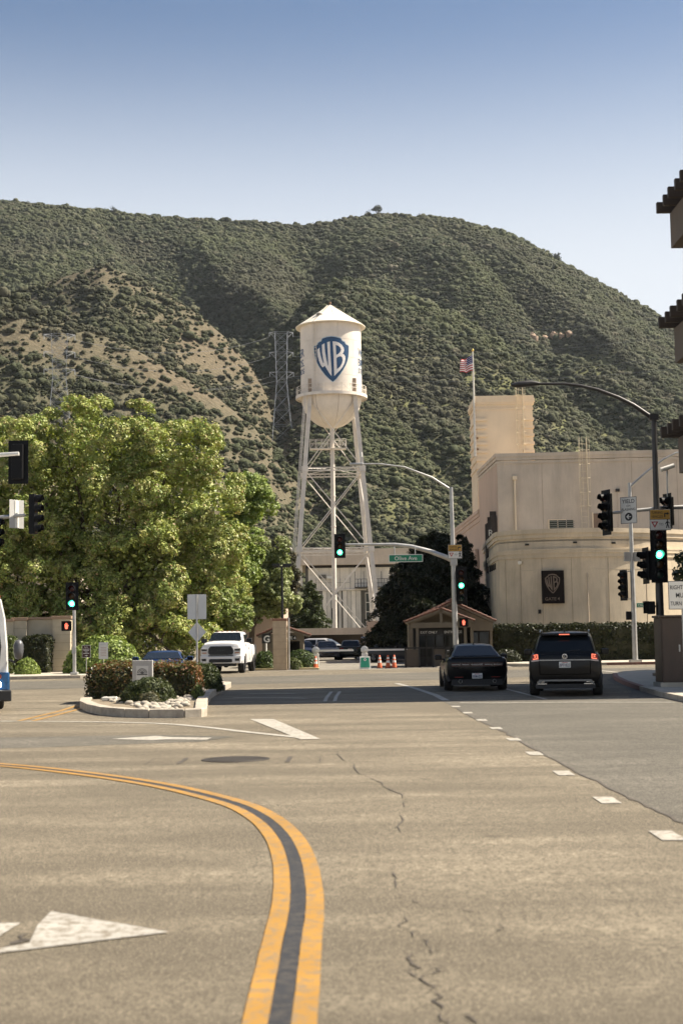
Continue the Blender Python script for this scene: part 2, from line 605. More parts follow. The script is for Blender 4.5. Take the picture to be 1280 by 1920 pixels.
crack([(3.0, 16.2), (4.2, 14.8), (4.3, 13.2), (5.2, 11.9)], 0.018, 0.06)
# double yellow line curving off to the left
cl = smooth_line([(-0.31, -6), (-0.31, 2), (-0.31, 6.5), (-0.315, 8.0), (-0.315, 9.1), (-0.345, 10.1), (-0.42, 11.3), (-0.56, 12.55), (-0.80, 13.8), (-1.18, 15.0), (-1.98, 16.6), (-2.82, 17.85), (-3.72, 18.95), (-4.70, 19.95), (-6.4, 21.3), (-9.5, 23.2), (-14, 25.5)], 8)
ribbon('yellow_line', cl, 0.052, 0.168, 0.008, P_YELLOW, road, 0.0015)
ribbon('yellow_line', cl, -0.168, -0.052, 0.008, P_YELLOW, road, 0.0015)
ribbon('black_line', cl, -0.050, 0.050, 0.007, P_BLACK, road, 0.0015)
for dx in (0, 0.32):
    ribbon('yellow_line', [(-7.05 + dx, 31.0), (-6.98 + dx, 35.2), (-7.1 + dx, 38.4)], -0.06, 0.06, 0.008, P_YELLOW, road, 0.0015)
# lane line dashes and solid lines
for y in (6.6, 9.4, 12.1, 14.7, 17.6, 20.55, 23.35, 26.2, 28.75, 31.55, 34.4):
    x = 2.70 + 0.05 * math.sin(y * 0.3)
    sheet('lane_dash', [(x - .10, y - .28), (x + .10, y - .29), (x + .105, y + .28), (x - .095, y + .29)], 0.008, P_WHITE, road)
ribbon('lane_line', [(2.66, 37.6), (2.62, 41), (2.3, 47), (1.9, 52)], -0.1, 0.1, 0.008, P_WHITE, road)
ribbon('lane_line', [(5.25, 37.4), (5.1, 44), (4.9, 53)], -0.06, 0.06, 0.008, P_WHITE, road)
ribbon('stop_line', [(2.9, 36.2), (5.6, 35.6), (8.0, 34.8)], -0.09, 0.09, 0.008, P_WHITE, road)
ribbon('crosswalk_line', [(11.6, 66.5), (11.9, 61), (12.2, 58.8)], -0.12, 0.12, 0.008, P_WHITE, road)
ribbon('crosswalk_line', [(9.2, 70.5), (9.6, 62), (9.7, 56)], -0.12, 0.12, 0.008, P_WHITE, road)
ribbon('gore_line', smooth_line([(-9.5, 31.4), (-6.9, 30.9), (-3.77, 29.3), (-1.59, 25.9), (-0.55, 24.2)], 6), -0.10, 0.10, 0.008, P_WHITE, road)
sheet('gore_line', [(-2.0, 30.35), (-1.5, 30.25), (-0.42, 24.15), (-0.75, 24.1)], 0.0085, P_WHITE, road)
sheet('lane_arrow', [(-4.05, 24.95), (-3.35, 25.55), (-3.05, 25.15), (-2.30, 24.85), (-2.34, 24.35), (-3.05, 24.62), (-3.3, 24.45)], 0.008, P_WHITE, road)
sheet('lane_arrow', [(-2.3, 7.72), (-1.93, 7.96), (-1.04, 8.46), (-1.87, 9.16), (-1.86, 8.72), (-1.80, 8.22)], 0.008, P_WORN, road)
sheet('arrow_stem', [(-3.2, 8.40), (-2.02, 8.40), (-1.98, 8.80), (-3.2, 8.86)], 0.008, P_WORN, road)
crack([(-1.95, 8.9), (-1.9, 8.5), (-1.86, 8.3), (-1.92, 8.0)], 0.09, 0.02, 5, 0.1)
crack([(-2.12, 8.9), (-2.06, 8.5), (-2.1, 8.2)], 0.10, 0.02, 5, 0.1)
crack([(-1.80, 8.62), (-1.70, 8.42), (-1.66, 8.2)], 0.035, 0.02, 5, 0.2)
for dx in (0, 0.26):
    ribbon('lane_line', [(-0.52 + dx, 38.2), (-0.50 + dx, 41), (-0.40 + dx, 45)], -0.05, 0.05, 0.008, P_WHITE, road)
ribbon('lane_line', [(-3.2, 41.6), (-1.9, 41.2), (-1.1, 40.4)], -0.1, 0.1, 0.008, P_WHITE, road)
ribbon('lane_line', [(-3.0, 44.6), (-1.5, 44.0)], -0.1, 0.1, 0.008, P_WHITE, road)
# manhole
IRON = mat('cast_iron', (0.055, 0.045, 0.035), 0.6, 0.5, var=0.3, scale=20, bump=0.5, bscale=60)
mh = MB().lathe([(0, 0.012), (0.36, 0.012), (0.37, 0.006)], 28).build('manhole_cover', IRON, road)
mh.location = (-1.55, 20.35, 0)
mr = MB().lathe([(0.38, 0.010), (0.48, 0.010), (0.485, 0.003)], 28).build('manhole_ring', IRON, road)
mr.location = (-1.55, 20.35, 0)
for x in (-2.29, -0.80):
    sheet('tar_mark', [(x - .035, 19.75), (x + .035, 19.75), (x + .05, 20.7), (x - .02, 20.7)], 0.006, TAR, road)
for a, b_ in (((-2.75, 20.72), (-0.35, 20.62)), ((-2.75, 19.7), (-0.35, 19.66)), ((-2.75, 20.72), (-2.75, 19.7)), ((-0.35, 20.62), (-0.35, 19.66))):
    ribbon('saw_cut', [a, b_], -0.008, 0.008, 0.005, TAR, road)

# ---------------------------------------------------------------- pavements with kerbs
def pavement(name, outline, kerb_line, h=0.14, kmat=KERB, red=None):
    mb = MB()
    mb.prism(outline, XY, -0.05, h - 0.006)
    o = struct(mb.build(name, CONC))
    P = [Vector(p) for p in kerb_line]
    # kerb as a row of stones with joints
    k = 0
    for i in range(len(P) - 1):
        L = (P[i + 1] - P[i]).length
        cnt = max(1, round(L / 3.0))
        for j in range(cnt):
            a, b_ = P[i].lerp(P[i + 1], j / cnt), P[i].lerp(P[i + 1], (j + 1) / cnt)
            d = (b_ - a).normalized(); n = Vector((-d.y, d.x))
            a2, b2 = a + d * 0.006, b_ - d * 0.006
            q = [a2 - n * .01, b2 - n * .01, b2 + n * .16, a2 + n * .16]
            mb2 = MB().prism([tuple(v) for v in q], XY, -0.04, h)
            isred = red and red[0] <= k < red[1]
            mb2.build('kerb_stone', RED_KERB if isred else kmat, o)
            k += 1
    # expansion joints
    return o
KR = [(8.25, -6), (8.25, 35), (8.35, 38), (8.65, 42), (9.15, 47), (9.8, 52), (10.5, 56), (11.6, 59), (13.6, 61.2), (17, 62.6), (40, 65)]
pavement('pavement_near_right', KR + [(40, -6)], KR[::-1], red=(11, 16))
KF = [(10.5, 76.2), (14, 76.3), (20, 76.6), (50, 78.5)]
pavement('pavement_far_right', KF + [(50, 84), (20, 86), (8.6, 88), (8.6, 79)], KF, red=(1, 3))
KL = [(-90, 55.5), (-40, 61.1), (-12.2, 66.2), (-9.6, 68.2), (-8.2, 72), (-7.9, 76)]
pavement('pavement_far_left', KL + [(-8.4, 92), (-90, 92)], KL)
# ================================================================ hills
AA = [(-0.60, .345), (-0.358, .329), (-0.3, .323), (-0.242, .316), (-0.204, .312), (-0.161, .306), (-0.116, .301), (-0.058, .297), (-0.024, .294), (-0.004, .296), (0.023, .301), (0.049, .300), (0.084, .297), (0.103, .292), (0.126, .284), (0.141, .276), (0.156, .267), (0.178, .254), (0.201, .240), (0.223, .227), (0.245, .212), (0.29, .190), (0.365, .158), (0.6, .11)]
BB = [(-0.60, .19), (-0.318, .231), (-0.242, .245), (-0.219, .253), (-0.192, .262), (-0.169, .269), (-0.15, .262), (-0.127, .249), (-0.104, .235), (-0.082, .216), (-0.063, .194), (-0.052, .173), (-0.037, .142), (-0.015, .100), (0.022, .05), (.6, .0)]
B2 = [(-0.60, .26), (-0.318, .254), (-0.242, .247), (-0.227, .245), (-0.204, .233), (-0.173, .221), (-0.146, .209), (-0.12, .193), (-0.09, .175), (-0.06, .150), (-0.03, .110), (0.004, .06), (.05, 0), (.6, 0)]
CC = [(-0.6, 0), (-0.1, .05), (-0.059, .188), (-0.028, .234), (-0.013, .249), (0.003, .254), (0.014, .252), (0.041, .241), (0.078, .230), (0.103, .216), (0.123, .201), (0.138, .185), (0.16, .162), (0.194, .138), (0.242, .115), (0.35, .08), (.6, .05)]
def curve(tab, u):
    a = np.array(tab)
    return np.interp(u, a[:, 0], a[:, 1])
def vnoise(x, y, seed):
    """smooth value noise"""
    r = np.random.default_rng(seed).random((64, 64))
    xi, yi = np.floor(x).astype(int), np.floor(y).astype(int)
    fx, fy = x - xi, y - yi
    fx, fy = fx * fx * (3 - 2 * fx), fy * fy * (3 - 2 * fy)
    g = lambda i, j: r[i % 64, j % 64]
    return (g(xi, yi) * (1 - fx) + g(xi + 1, yi) * fx) * (1 - fy) + (g(xi, yi + 1) * (1 - fx) + g(xi + 1, yi + 1) * fx) * fy
def fbm(x, y, seed, o=4):
    s_, a, f = 0, 0.5, 1.0
    for k in range(o):
        s_ = s_ + a * vnoise(x * f + 17.3 * k, y * f + 5.1 * k, seed + k)
        a *= 0.5; f *= 2.03
    return s_ / (1 - 0.5 ** o)
def ridge(u, Y, tab, Yc, foot, back):
    """a spur whose crest line stands at distance Yc"""
    e = curve(tab, u)
    h = 1.7 + e * Yc
    t = (Y - foot) / (Yc - foot)
    front = np.clip(t, 0, 1) ** 1.15
    behind = np.exp(-np.clip((Y - Yc) / back, 0, None) ** 2)
    return h * np.where(Y <= Yc, front, behind)
def hill_h(u, Y):
    X = u * Y
    a = ridge(u, Y, AA, 1250, 400, 900)
    # valley between the long ridge and the dome, and side gullies
    ug = -0.022 + (1250 - Y) / 1250 * 0.05
    a = a - 26 * np.exp(-((u - ug) / 0.022) ** 2) * np.clip((Y - 450) / 300, 0, 1) * np.clip((1240 - Y) / 150, 0, 1)
    rel = np.clip((Y - 420) / 200, 0, 1) * np.clip((1230 - Y) / 200, 0, 1)
    gl = np.abs(fbm(X / 150 + Y / 420, Y / 520, 11, 3) - 0.5) * 2
    a = a - (1 - np.clip(gl * 3.0, 0, 1)) * 40 * rel + (fbm(X / 95, Y / 95, 5, 4) - 0.5) * 30 * rel
    out = a
    for tab, Yc, ft, bk, k in ((BB, 690, 400, 120, 14), (B2, 560, 380, 80, 12), (CC, 800, 420, 150, 14)):
        r_ = ridge(u, Y, tab, Yc, ft, bk)
        r_ = r_ - (1 - np.clip(np.abs(fbm(X / 70 + Y / 200, Y / 260, 21 + int(Yc), 3) - 0.5) * 6, 0, 1)) * 9 * np.clip((Yc - 10 - Y) / 80, 0, 1)
        r_ = r_ + (fbm(X / 45, Y / 45, int(Yc), 3) - 0.5) * 8 * np.clip(np.abs(Y - Yc) / 40, 0, 1)
        d = np.clip(0.5 + 0.5 * (r_ - out) / k, 0, 1)
        out = out * (1 - d) + r_ * d + k * d * (1 - d) * 0.5
    return out
NU, NY = 330, 250
gu = np.linspace(-0.55, 0.55, NU)
gy = np.linspace(380, 1900, NY)
UU, YY = np.meshgrid(gu, gy)
ZZ = hill_h(UU, YY)
XX = UU * YY
def soil_mix(X, Y, Z):
    """0..1 amounts of bare tan soil and of green grass over the slopes, and shrub cover"""
    u, e = X / Y, (Z - 1.7) / Y
    n1 = fbm(X / 55, Z / 28 + Y / 90, 31, 4)
    n2 = fbm(X / 24, Z / 14 + Y / 50, 32, 3)
    left = np.clip((0.03 - u) / 0.09, 0, 1) * np.clip((930 - Y) / 260, 0, 1)
    bare = left * np.clip(0.52 + (n1 - 0.5) * 2.2, 0, 1) + (1 - left) * np.clip((n1 - 0.60) * 5, 0, 1) * 0.6
    bare = np.clip(bare + np.exp(-(((u + 0.092) / 0.035) ** 2 + ((e - 0.205) / 0.022) ** 2)) * 0.5 * (Y < 760), 0, 1)
    grass = np.clip((u - 0.0) / 0.04, 0, 1) * np.clip((0.215 - e) / 0.03, 0, 1) * np.clip(0.45 + (n2 - 0.5) * 3, 0, 1)
    grass = np.clip(grass + np.exp(-(((u - 0.172) / 0.030) ** 2 + ((e - 0.186) / 0.008) ** 2)) * 0.9, 0, 1)
    cover = 0.86 - 0.66 * bare * (0.6 + 0.55 * left) - 0.45 * grass + (n2 - 0.5) * 0.5
    return bare, grass, np.clip(cover, 0.22, 1.0)
BARE, GRASS, _cv = soil_mix(XX, YY, ZZ)
hv = np.stack([XX, YY, ZZ], -1).reshape(-1, 3)
ii = np.arange(NU * NY).reshape(NY, NU)
hf = np.stack([ii[:-1, :-1], ii[:-1, 1:], ii[1:, 1:], ii[1:, :-1]], -1).reshape(-1, 4)
hm = bpy.data.meshes.new('hills')
hm.vertices.add(len(hv)); hm.vertices.foreach_set('co', hv.reshape(-1).astype(np.float32))
hm.loops.add(hf.size); hm.loops.foreach_set('vertex_index', hf.reshape(-1).astype(np.int32))
hm.polygons.add(len(hf)); hm.polygons.foreach_set('loop_start', np.arange(0, hf.size, 4, dtype=np.int32))
hm.update(calc_edges=True)
hm.polygons.foreach_set('use_smooth', [True] * len(hf))
ca = hm.color_attributes.new('cover', 'FLOAT_COLOR', 'POINT')
cc = np.ones((NY * NU, 4), dtype=np.float32)
cc[:, 0] = BARE.reshape(-1); cc[:, 1] = GRASS.reshape(-1); cc[:, 2] = 0
ca.data.foreach_set('color', cc.reshape(-1))
mt, t, b = new_mat('hillside_soil')
p = pos_node(t)
at_ = N(t, 'ShaderNodeAttribute', attribute_name='cover')
sp = N(t, 'ShaderNodeSeparateColor'); t.links.new(at_.outputs['Color'], sp.inputs[0])
f1 = noise(t, p, 0.12, 6, 0.65); f2 = noise(t, p, 0.6, 5, 0.6)
scrub = mixc(t, ramp(t, f1, [(.35, 0.), (.65, 1.)]), (0.075, 0.073, 0.046), (0.125, 0.115, 0.075))
tan = mixc(t, ramp(t, f2, [(.35, 0.), (.65, 1.)]), (0.088, 0.072, 0.048), (0.150, 0.122, 0.082))
grs = mixc(t, ramp(t, f2, [(.35, 0.), (.65, 1.)]), (0.085, 0.092, 0.038), (0.145, 0.142, 0.065))
c = mixc(t, sp.outputs[0], scrub, tan)
c = mixc(t, sp.outputs[1], c, grs)
t.links.new(c, b.inputs['Base Color']); b.inputs['Roughness'].default_value = 1.0
b.inputs['Specular IOR Level'].default_value = 0.1
bn = N(t, 'ShaderNodeBump'); bn.inputs['Strength'].default_value = 0.7; bn.inputs['Distance'].default_value = 1.2
t.links.new(f2, bn.inputs['Height']); t.links.new(bn.outputs[0], b.inputs['Normal'])
hm.materials.append(mt)
struct(link_mesh('hills', hm))

# chaparral on the slopes, far too many bushes to count
mt, t, b = new_mat('chaparral_leaf')
oi = N(t, 'ShaderNodeObjectInfo')
p = pos_node(t)
c = ramp(t, oi.outputs['Random'], [(0.0, (0.042, 0.050, 0.027)), (0.35, (0.060, 0.068, 0.036)), (0.7, (0.084, 0.088, 0.050)), (0.9, (0.115, 0.110, 0.070)), (1.0, (0.145, 0.128, 0.090))])
c = mixc(t, ramp(t, noise(t, p, 0.011, 5, 0.65), [(.40, 0.0), (.62, 0.65)]), c, (0.098, 0.108, 0.050))
c = mixc(t, ramp(t, noise(t, p, 0.007, 4, 0.6), [(.45, 0.0), (.65, 0.55)]), c, (0.072, 0.062, 0.045))
c = mixc(t, ramp(t, noise(t, p, 1.1, 4, 0.7), [(.35, 0.55), (.65, 0.)]), c, (0.030, 0.034, 0.021))
t.links.new(c, b.inputs['Base Color']); b.inputs['Roughness'].default_value = 0.9
b.inputs['Specular IOR Level'].default_value = 0.15
bn = N(t, 'ShaderNodeBump'); bn.inputs['Strength'].default_value = 0.8; bn.inputs['Distance'].default_value = 0.5
t.links.new(noise(t, p, 2.2, 3, 0.7), bn.inputs['Height']); t.links.new(bn.outputs[0], b.inputs['Normal'])
CHAP = mt
kinds = bpy.data.collections.new('shrub_kinds')
for k in range(7):
    r_ = random.Random(40 + k)
    bm = bmesh.new()
    for q_ in range(r_.randint(5, 8)):
        a_ = r_.uniform(0, 6.28); d_ = r_.uniform(0.0, 0.75); s_ = r_.uniform(0.32, 0.62)
        mtx = Matrix.Translation((d_ * math.cos(a_), d_ * math.sin(a_), s_ * 0.6 + r_.uniform(0, 0.35) * (1 - d_))) @ Matrix.Diagonal((s_, s_, s_ * r_.uniform(0.7, 1.0), 1))
        nv = len(bm.verts)
        bmesh.ops.create_icosphere(bm, subdivisions=2, radius=1.0, matrix=mtx)
        bm.verts.ensure_lookup_table()
        c_ = mtx.translation
        for v in bm.verts[nv:]:
            v.co = c_ + (v.co - c_) * r_.uniform(0.72, 1.25)
    for q_ in range(70):
        d_ = Vector((r_.gauss(0, 1), r_.gauss(0, 1), abs(r_.gauss(0, 1)))).normalized()
        c_ = Vector((d_.x * 0.95, d_.y * 0.95, d_.z * 0.85 + 0.1)) * r_.uniform(0.75, 1.15)
        u_ = d_.orthogonal().normalized(); w2_ = d_.cross(u_)
        f_ = r_.uniform(0.07, 0.16)
        bm.faces.new([bm.verts.new(c_ + u_ * f_), bm.verts.new(c_ + w2_ * f_), bm.verts.new(c_ - u_ * f_), bm.verts.new(c_ - w2_ * f_)])
    for f_ in bm.faces:
        f_.smooth = True
    me = bpy.data.meshes.new('shrub_kind'); bm.to_mesh(me); bm.free()
    me.materials.append(CHAP)
    kinds.objects.link(bpy.data.objects.new('shrub_kind', me))
n0 = 380000
yy = np.sqrt(RNG.uniform(400 ** 2, 1290 ** 2, n0))
uu = RNG.uniform(-0.30, 0.30, n0)
zz = hill_h(uu, yy)
xx = uu * yy
_, gg, cv = soil_mix(xx, yy, zz)
keep = RNG.random(n0) < cv ** 1.5
xx, yy, zz = xx[keep], yy[keep], zz[keep]
szs = np.exp(RNG.normal(-0.12, 0.52, len(xx))) * np.where(RNG.random(len(xx)) < 0.04 + 0.10 * (fbm(xx / 80, yy / 80, 77, 3) > 0.6), 2.0, 1.0)
szs = np.clip(szs, 0.4, 3.6) * (0.72 + 0.40 * (yy / 1000))
pm = bpy.data.meshes.new('chaparral')
pm.vertices.add(len(xx)); pm.vertices.foreach_set('co', np.stack([xx, yy, zz], -1).reshape(-1).astype(np.float32))
fa = pm.attributes.new('bush_size', 'FLOAT', 'POINT'); fa.data.foreach_set('value', szs.astype(np.float32))
chap = link_mesh('chaparral', pm)
chap['kind'] = 'stuff'
chap['label'] = 'dark green chaparral bushes covering the hillside behind the water tower'
chap['category'] = 'chaparral'
ng = bpy.data.node_groups.new('scatter', 'GeometryNodeTree')
ng.interface.new_socket('Geometry', in_out='INPUT', socket_type='NodeSocketGeometry')
ng.interface.new_socket('Geometry', in_out='OUTPUT', socket_type='NodeSocketGeometry')
gi, go = ng.nodes.new('NodeGroupInput'), ng.nodes.new('NodeGroupOutput')
ip = ng.nodes.new('GeometryNodeInstanceOnPoints')
ci = ng.nodes.new('GeometryNodeCollectionInfo')
ci.inputs['Collection'].default_value = kinds
ci.inputs['Separate Children'].default_value = True
ci.inputs['Reset Children'].default_value = True
na = ng.nodes.new('GeometryNodeInputNamedAttribute'); na.data_type = 'FLOAT'; na.inputs['Name'].default_value = 'bush_size'
rv = ng.nodes.new('FunctionNodeRandomValue'); rv.data_type = 'FLOAT_VECTOR'
rv.inputs[0].default_value = (-0.2, -0.2, 0); rv.inputs[1].default_value = (0.2, 0.2, 6.28)
ip.inputs['Pick Instance'].default_value = True
L = ng.links.new
L(gi.outputs[0], ip.inputs['Points']); L(ci.outputs[0], ip.inputs['Instance'])
L(rv.outputs[0], ip.inputs['Rotation']); L(na.outputs[0], ip.inputs['Scale']); L(ip.outputs[0], go.inputs[0])
chap.modifiers.new('scatter', 'NODES').node_group = ng
# ================================================================ water tower
T_WHITE = mat('tower_paint', (0.70, 0.625, 0.535), 0.55, var=0.09, scale=0.8, stain=0.14)
T_STEEL = mat('tower_steel_paint', (0.66, 0.60, 0.52), 0.55, var=0.12, scale=1.2, stain=0.22)
T_ROOF = mat('tower_roof_paint', (0.70, 0.64, 0.53), 0.6, var=0.08, scale=0.9, stain=0.18)
T_RUST = mat('tower_rusty_bracket', (0.22, 0.13, 0.075), 0.8, var=0.3, scale=3)
WT = thing('water_tower', 'tall cream steel water tower with blue shield emblem on its tank', 'water tower', (-0.95, 164, 0), rad(2.5))
RT = 3.55
ZB, ZE = 29.7, 37.85            # tank bottom and eave
core = MB().lathe([(RT - 0.04, ZB - 0.1), (RT - 0.04, ZE)], 64).build('tank', T_STEEL, WT, smooth=30)
courses = [29.75, 31.7, 33.75, 35.85, 37.85]
for ci_ in range(4):
    z0, z1 = courses[ci_] + 0.012, courses[ci_ + 1] - 0.012
    off = 0.25 if ci_ % 2 else 0.0
    for k in range(8):
        a0 = (k + off) * math.pi / 4 + 0.004
        a1 = (k + 1 + off) * math.pi / 4 - 0.004
        MB().lathe([(RT - 0.035, z0), (RT, z0), (RT, z1), (RT - 0.035, z1)], 10, a0=a0, a1=a1).build('plate', T_WHITE, core, smooth=30)
# bowl of eight gores
prof = []
for i in range(9):
    q = i / 8 * math.pi / 2
    prof.append((RT * math.cos(q) * 0.995, ZB - 0.02 - 3.75 * math.sin(q)))
bowl = MB().lathe([(max(r - 0.04, 0.02), z + 0.03) for r, z in prof], 48).build('bowl', T_RUST, WT, smooth=60)
for k in range(8):
    MB().lathe([(max(r, 0.25), z) for r, z in prof], 8, a0=k * math.pi / 4 + 0.006 + .2, a1=(k + 1) * math.pi / 4 - 0.006 + .2).build('gore', T_WHITE, bowl, smooth=60)
# conical roof
roof = MB().lathe([(RT - 0.1, ZE - 0.02), (4.06, ZE - 0.10), (4.08, ZE - 0.02), (2.2, ZE + 1.22), (0.12, ZE + 2.62), (0.0, ZE + 2.66)], 64).build('roof', T_ROOF, WT, smooth=25)
MB().lathe([(0.0, 0.42), (0.10, 0.38), (0.15, 0.25), (0.10, 0.12), (0.05, 0.08), (0.10, 0.0), (0.10, -0.1)], 14, c=(0, 0, ZE + 2.66)).build('finial', T_RUST, roof, smooth=40)
for k in range(12):
    q = k * math.pi / 6 + 0.1
    d = Vector((math.cos(q), math.sin(q), 0))
    MB().tube(d * 4.0 + Vector((0, 0, ZE + 0.02)), d * 0.2 + Vector((0, 0, ZE + 2.62)), 0.018, n=5).build('roof_seam', T_STEEL, roof)
hd = Vector((-0.55, -0.83, 0)).normalized()
hp = hd * 2.35 + Vector((0, 0, ZE + 1.15))
MB().lathe([(0, 0.12), (0.42, 0.10), (0.45, 0.0)], 16, c=hp).build('hatch', T_STEEL, roof, smooth=30)
def ladder(pts, w_, parent, mt, axis, rail=0.035, step=0.38, name='ladder', rung=0.022):
    mb = MB()
    ax = Vector(axis).normalized() * w_ / 2
    P = [Vector(p) for p in pts]
    for s_ in (-1, 1):
        mb.path([p + ax * s_ for p in P], rail, 6)
    for i in range(len(P) - 1):
        L_ = (P[i + 1] - P[i]).length
        for k in range(int(L_ / step)):
            q = P[i].lerp(P[i + 1], (k + .5) * step / L_)
            mb.tube(q - ax, q + ax, rung, n=5)
    return mb.build(name, mt, parent)
la = rad(-122)
ld = Vector((math.cos(la), math.sin(la), 0)); lt = Vector((-ld.y, ld.x, 0))
ladder([ld * (RT + 0.16) + Vector((0, 0, ZB)), ld * (RT + 0.16) + Vector((0, 0, ZE - 0.2)), ld * 4.12 + Vector((0, 0, ZE - 0.05)), ld * 0.3 + Vector((0, 0, ZE + 2.62))], 0.42, WT, T_STEEL, lt, 0.03)
# balcony and railing
bal = MB().lathe([(RT - 0.02, ZB - 0.16), (4.10, ZB - 0.16), (4.12, ZB - 0.36), (4.16, ZB - 0.36), (4.16, ZB), (RT - 0.02, ZB)], 56).build('balcony', T_STEEL, WT, smooth=30)
for zr in (0.48, 0.95):
    MB().path([(4.08 * math.cos(q), 4.08 * math.sin(q), ZB + zr) for q in np.linspace(0, 2 * math.pi, 49)], 0.028, 5).build('rail', T_STEEL, bal)
for k in range(24):
    q0, q1 = k * math.pi / 12, (k + 1) * math.pi / 12
    a = Vector((4.08 * math.cos(q0), 4.08 * math.sin(q0), ZB)); b_ = Vector((4.08 * math.cos(q1), 4.08 * math.sin(q1), ZB))
    up = Vector((0, 0, 0.95))
    mb = MB().tube(a, a + up, 0.03, n=5)
    mb.tube(a, b_ + up, 0.014, n=4).tube(b_, a + up, 0.014, n=4)
    mb.build('rail_post', T_STEEL, bal)
# legs
def half(z):
    return 5.0 - (5.0 - 2.55) * z / 29.4
LEGS = [(-1, -1), (1, -1), (1, 1), (-1, 1)]
for sx, sy in LEGS:
    mb = MB()
    for z0, z1 in ((0.5, 11.6), (11.6, 20.8), (20.8, 29.6)):
        for dx in (-0.17, 0.17):
            w0, w1 = 0.09, 0.09
            h0, h1 = half(z0), half(z1)
            ps = []
            for z, h in ((z0, h0), (z1, h1)):
                cx, cy = sx * h + dx, sy * h
                ps += [(cx - .06, cy - .22, z), (cx + .06, cy - .22, z), (cx + .06, cy + .22, z), (cx - .06, cy + .22, z)]
            mb.add(ps, [(0, 1, 5, 4), (1, 2, 6, 5), (2, 3, 7, 6), (3, 0, 4, 7), (3, 2, 1, 0), (4, 5, 6, 7)])
        ps = []
        for z, h in ((z0, half(z0)), (z1, half(z1))):
            cx, cy = sx * h, sy * h
            ps += [(cx - .2, cy - .18, z), (cx + .2, cy - .18, z), (cx + .2, cy + .18, z), (cx - .2, cy + .18, z)]
        mb.add(ps, [(0, 1, 5, 4), (1, 2, 6, 5), (2, 3, 7, 6), (3, 0, 4, 7)])
    leg = mb.build('leg', T_STEEL, WT)
    h = half(0)
    MB().box(sx * h - .75, sy * h - .75, -0.05, sx * h + .75, sy * h + .75, 0.55).build('footing', CONC, leg, bevel=0.05)
    MB().box(sx * 2.56 - .2, sy * 2.56 - .12, 29.3, sx * 2.56 + .2, sy * 2.56 + .12, 31.35).build('tank_bracket', mat('bracket_paint', (0.36, 0.27, 0.19), .7, var=.25), leg)
    for z in (11.6, 20.8):
        hz = half(z)
        MB().box(sx * hz - .36, sy * hz - .32, z - .32, sx * hz + .36, sy * hz + .32, z + .32).build('gusset', T_STEEL, leg)
def corner(i, z):
    sx, sy = LEGS[i % 4]
    return Vector((sx * half(z), sy * half(z), z))
for z in (11.6, 20.8):
    for i in range(4):
        a, b_ = corner(i, z), corner(i + 1, z)
        d = (b_ - a).normalized()
        n_ = Vector((-d.y, d.x, 0)) * 0.10
        mb = MB()
        for zz_, hh in ((0.17, 0.05), (-0.17, 0.05)):
            ps = [a + n_ + Vector((0, 0, zz_ - hh)), b_ + n_ + Vector((0, 0, zz_ - hh)), b_ - n_ + Vector((0, 0, zz_ - hh)), a - n_ + Vector((0, 0, zz_ - hh))]
            ps += [p + Vector((0, 0, 2 * hh)) for p in ps]
            mb.add(ps, [(0, 1, 5, 4), (1, 2, 6, 5), (2, 3, 7, 6), (3, 0, 4, 7), (3, 2, 1, 0), (4, 5, 6, 7)])
        for k in range(12):
            p0 = a.lerp(b_, k / 12) + Vector((0, 0, -0.15 if k % 2 else 0.15)); p1 = a.lerp(b_, (k + 1) / 12) + Vector((0, 0, 0.15 if k % 2 else -0.15))
            mb.tube(p0, p1, 0.03, n=4)
        mb.build('strut', T_STEEL, WT)
for za, zb in ((0.6, 11.5), (11.7, 20.7), (20.9, 28.9)):
    for i in range(4):
        d = (corner(i + 1, za) - corner(i, za)).normalized() * 0.0
        for (p0, p1) in ((corner(i, za), corner(i + 1, zb)), (corner(i + 1, za), corner(i, zb))):
            tb('brace_rod', T_STEEL, WT, p0, p1, 0.055, n=6)
# riser, spider rods and small platform
ris = tb('riser', T_STEEL, WT, (0, 0, -0.05), (0, 0, 26.0), 0.26, n=20)
for z in (11.6, 20.8):
    for i in range(4):
        tb('stay_rod', T_STEEL, ris, (0, 0, z + 0.35), tuple(corner(i, z + 0.1)), 0.035, n=5)
for z in (6, 14.5, 18, 23):
    MB().lathe([(0.26, -0.06), (0.31, -0.06), (0.31, 0.06), (0.26, 0.06)], 20, c=(0, 0, z)).build('pipe_collar', T_STEEL, ris)
pl = MB().box(-2.6, -0.55, 23.45, 1.6, 0.55, 23.58).build('inspection_platform', T_STEEL, WT)
mb = MB()
for yy_ in (-0.55, 0.55):
    for zr in (0.0, 0.55, 1.05):
        mb.tube((-2.6, yy_, 23.55 + zr), (1.6, yy_, 23.55 + zr), 0.028, n=5)
    for k in range(7):
        x = -2.6 + k * 0.7
        mb.tube((x, yy_, 23.55), (x, yy_, 24.6), 0.028, n=5)
        if k < 6:
            mb.tube((x, yy_, 23.55), (x + .7, yy_, 24.6), 0.016, n=4).tube((x + .7, yy_, 23.55), (x, yy_, 24.6), 0.016, n=4)
mb.build('railing', T_STEEL, pl)
# long ladder down the left front leg
pts = [Vector((-half(z) - 0.45, -half(z) - 0.1, z)) for z in (0.3, 11.6, 20.8, 29.5)]
ladder(pts, 0.42, WT, T_STEEL, (0, 1, 0), 0.035)
for dx in (-0.75, -0.62):
    tb('conduit', T_STEEL, WT, (-half(0.3) + dx, -half(0.3), 0.3), (-half(29) + dx + .1, -half(29), 29.3), 0.04, n=6)

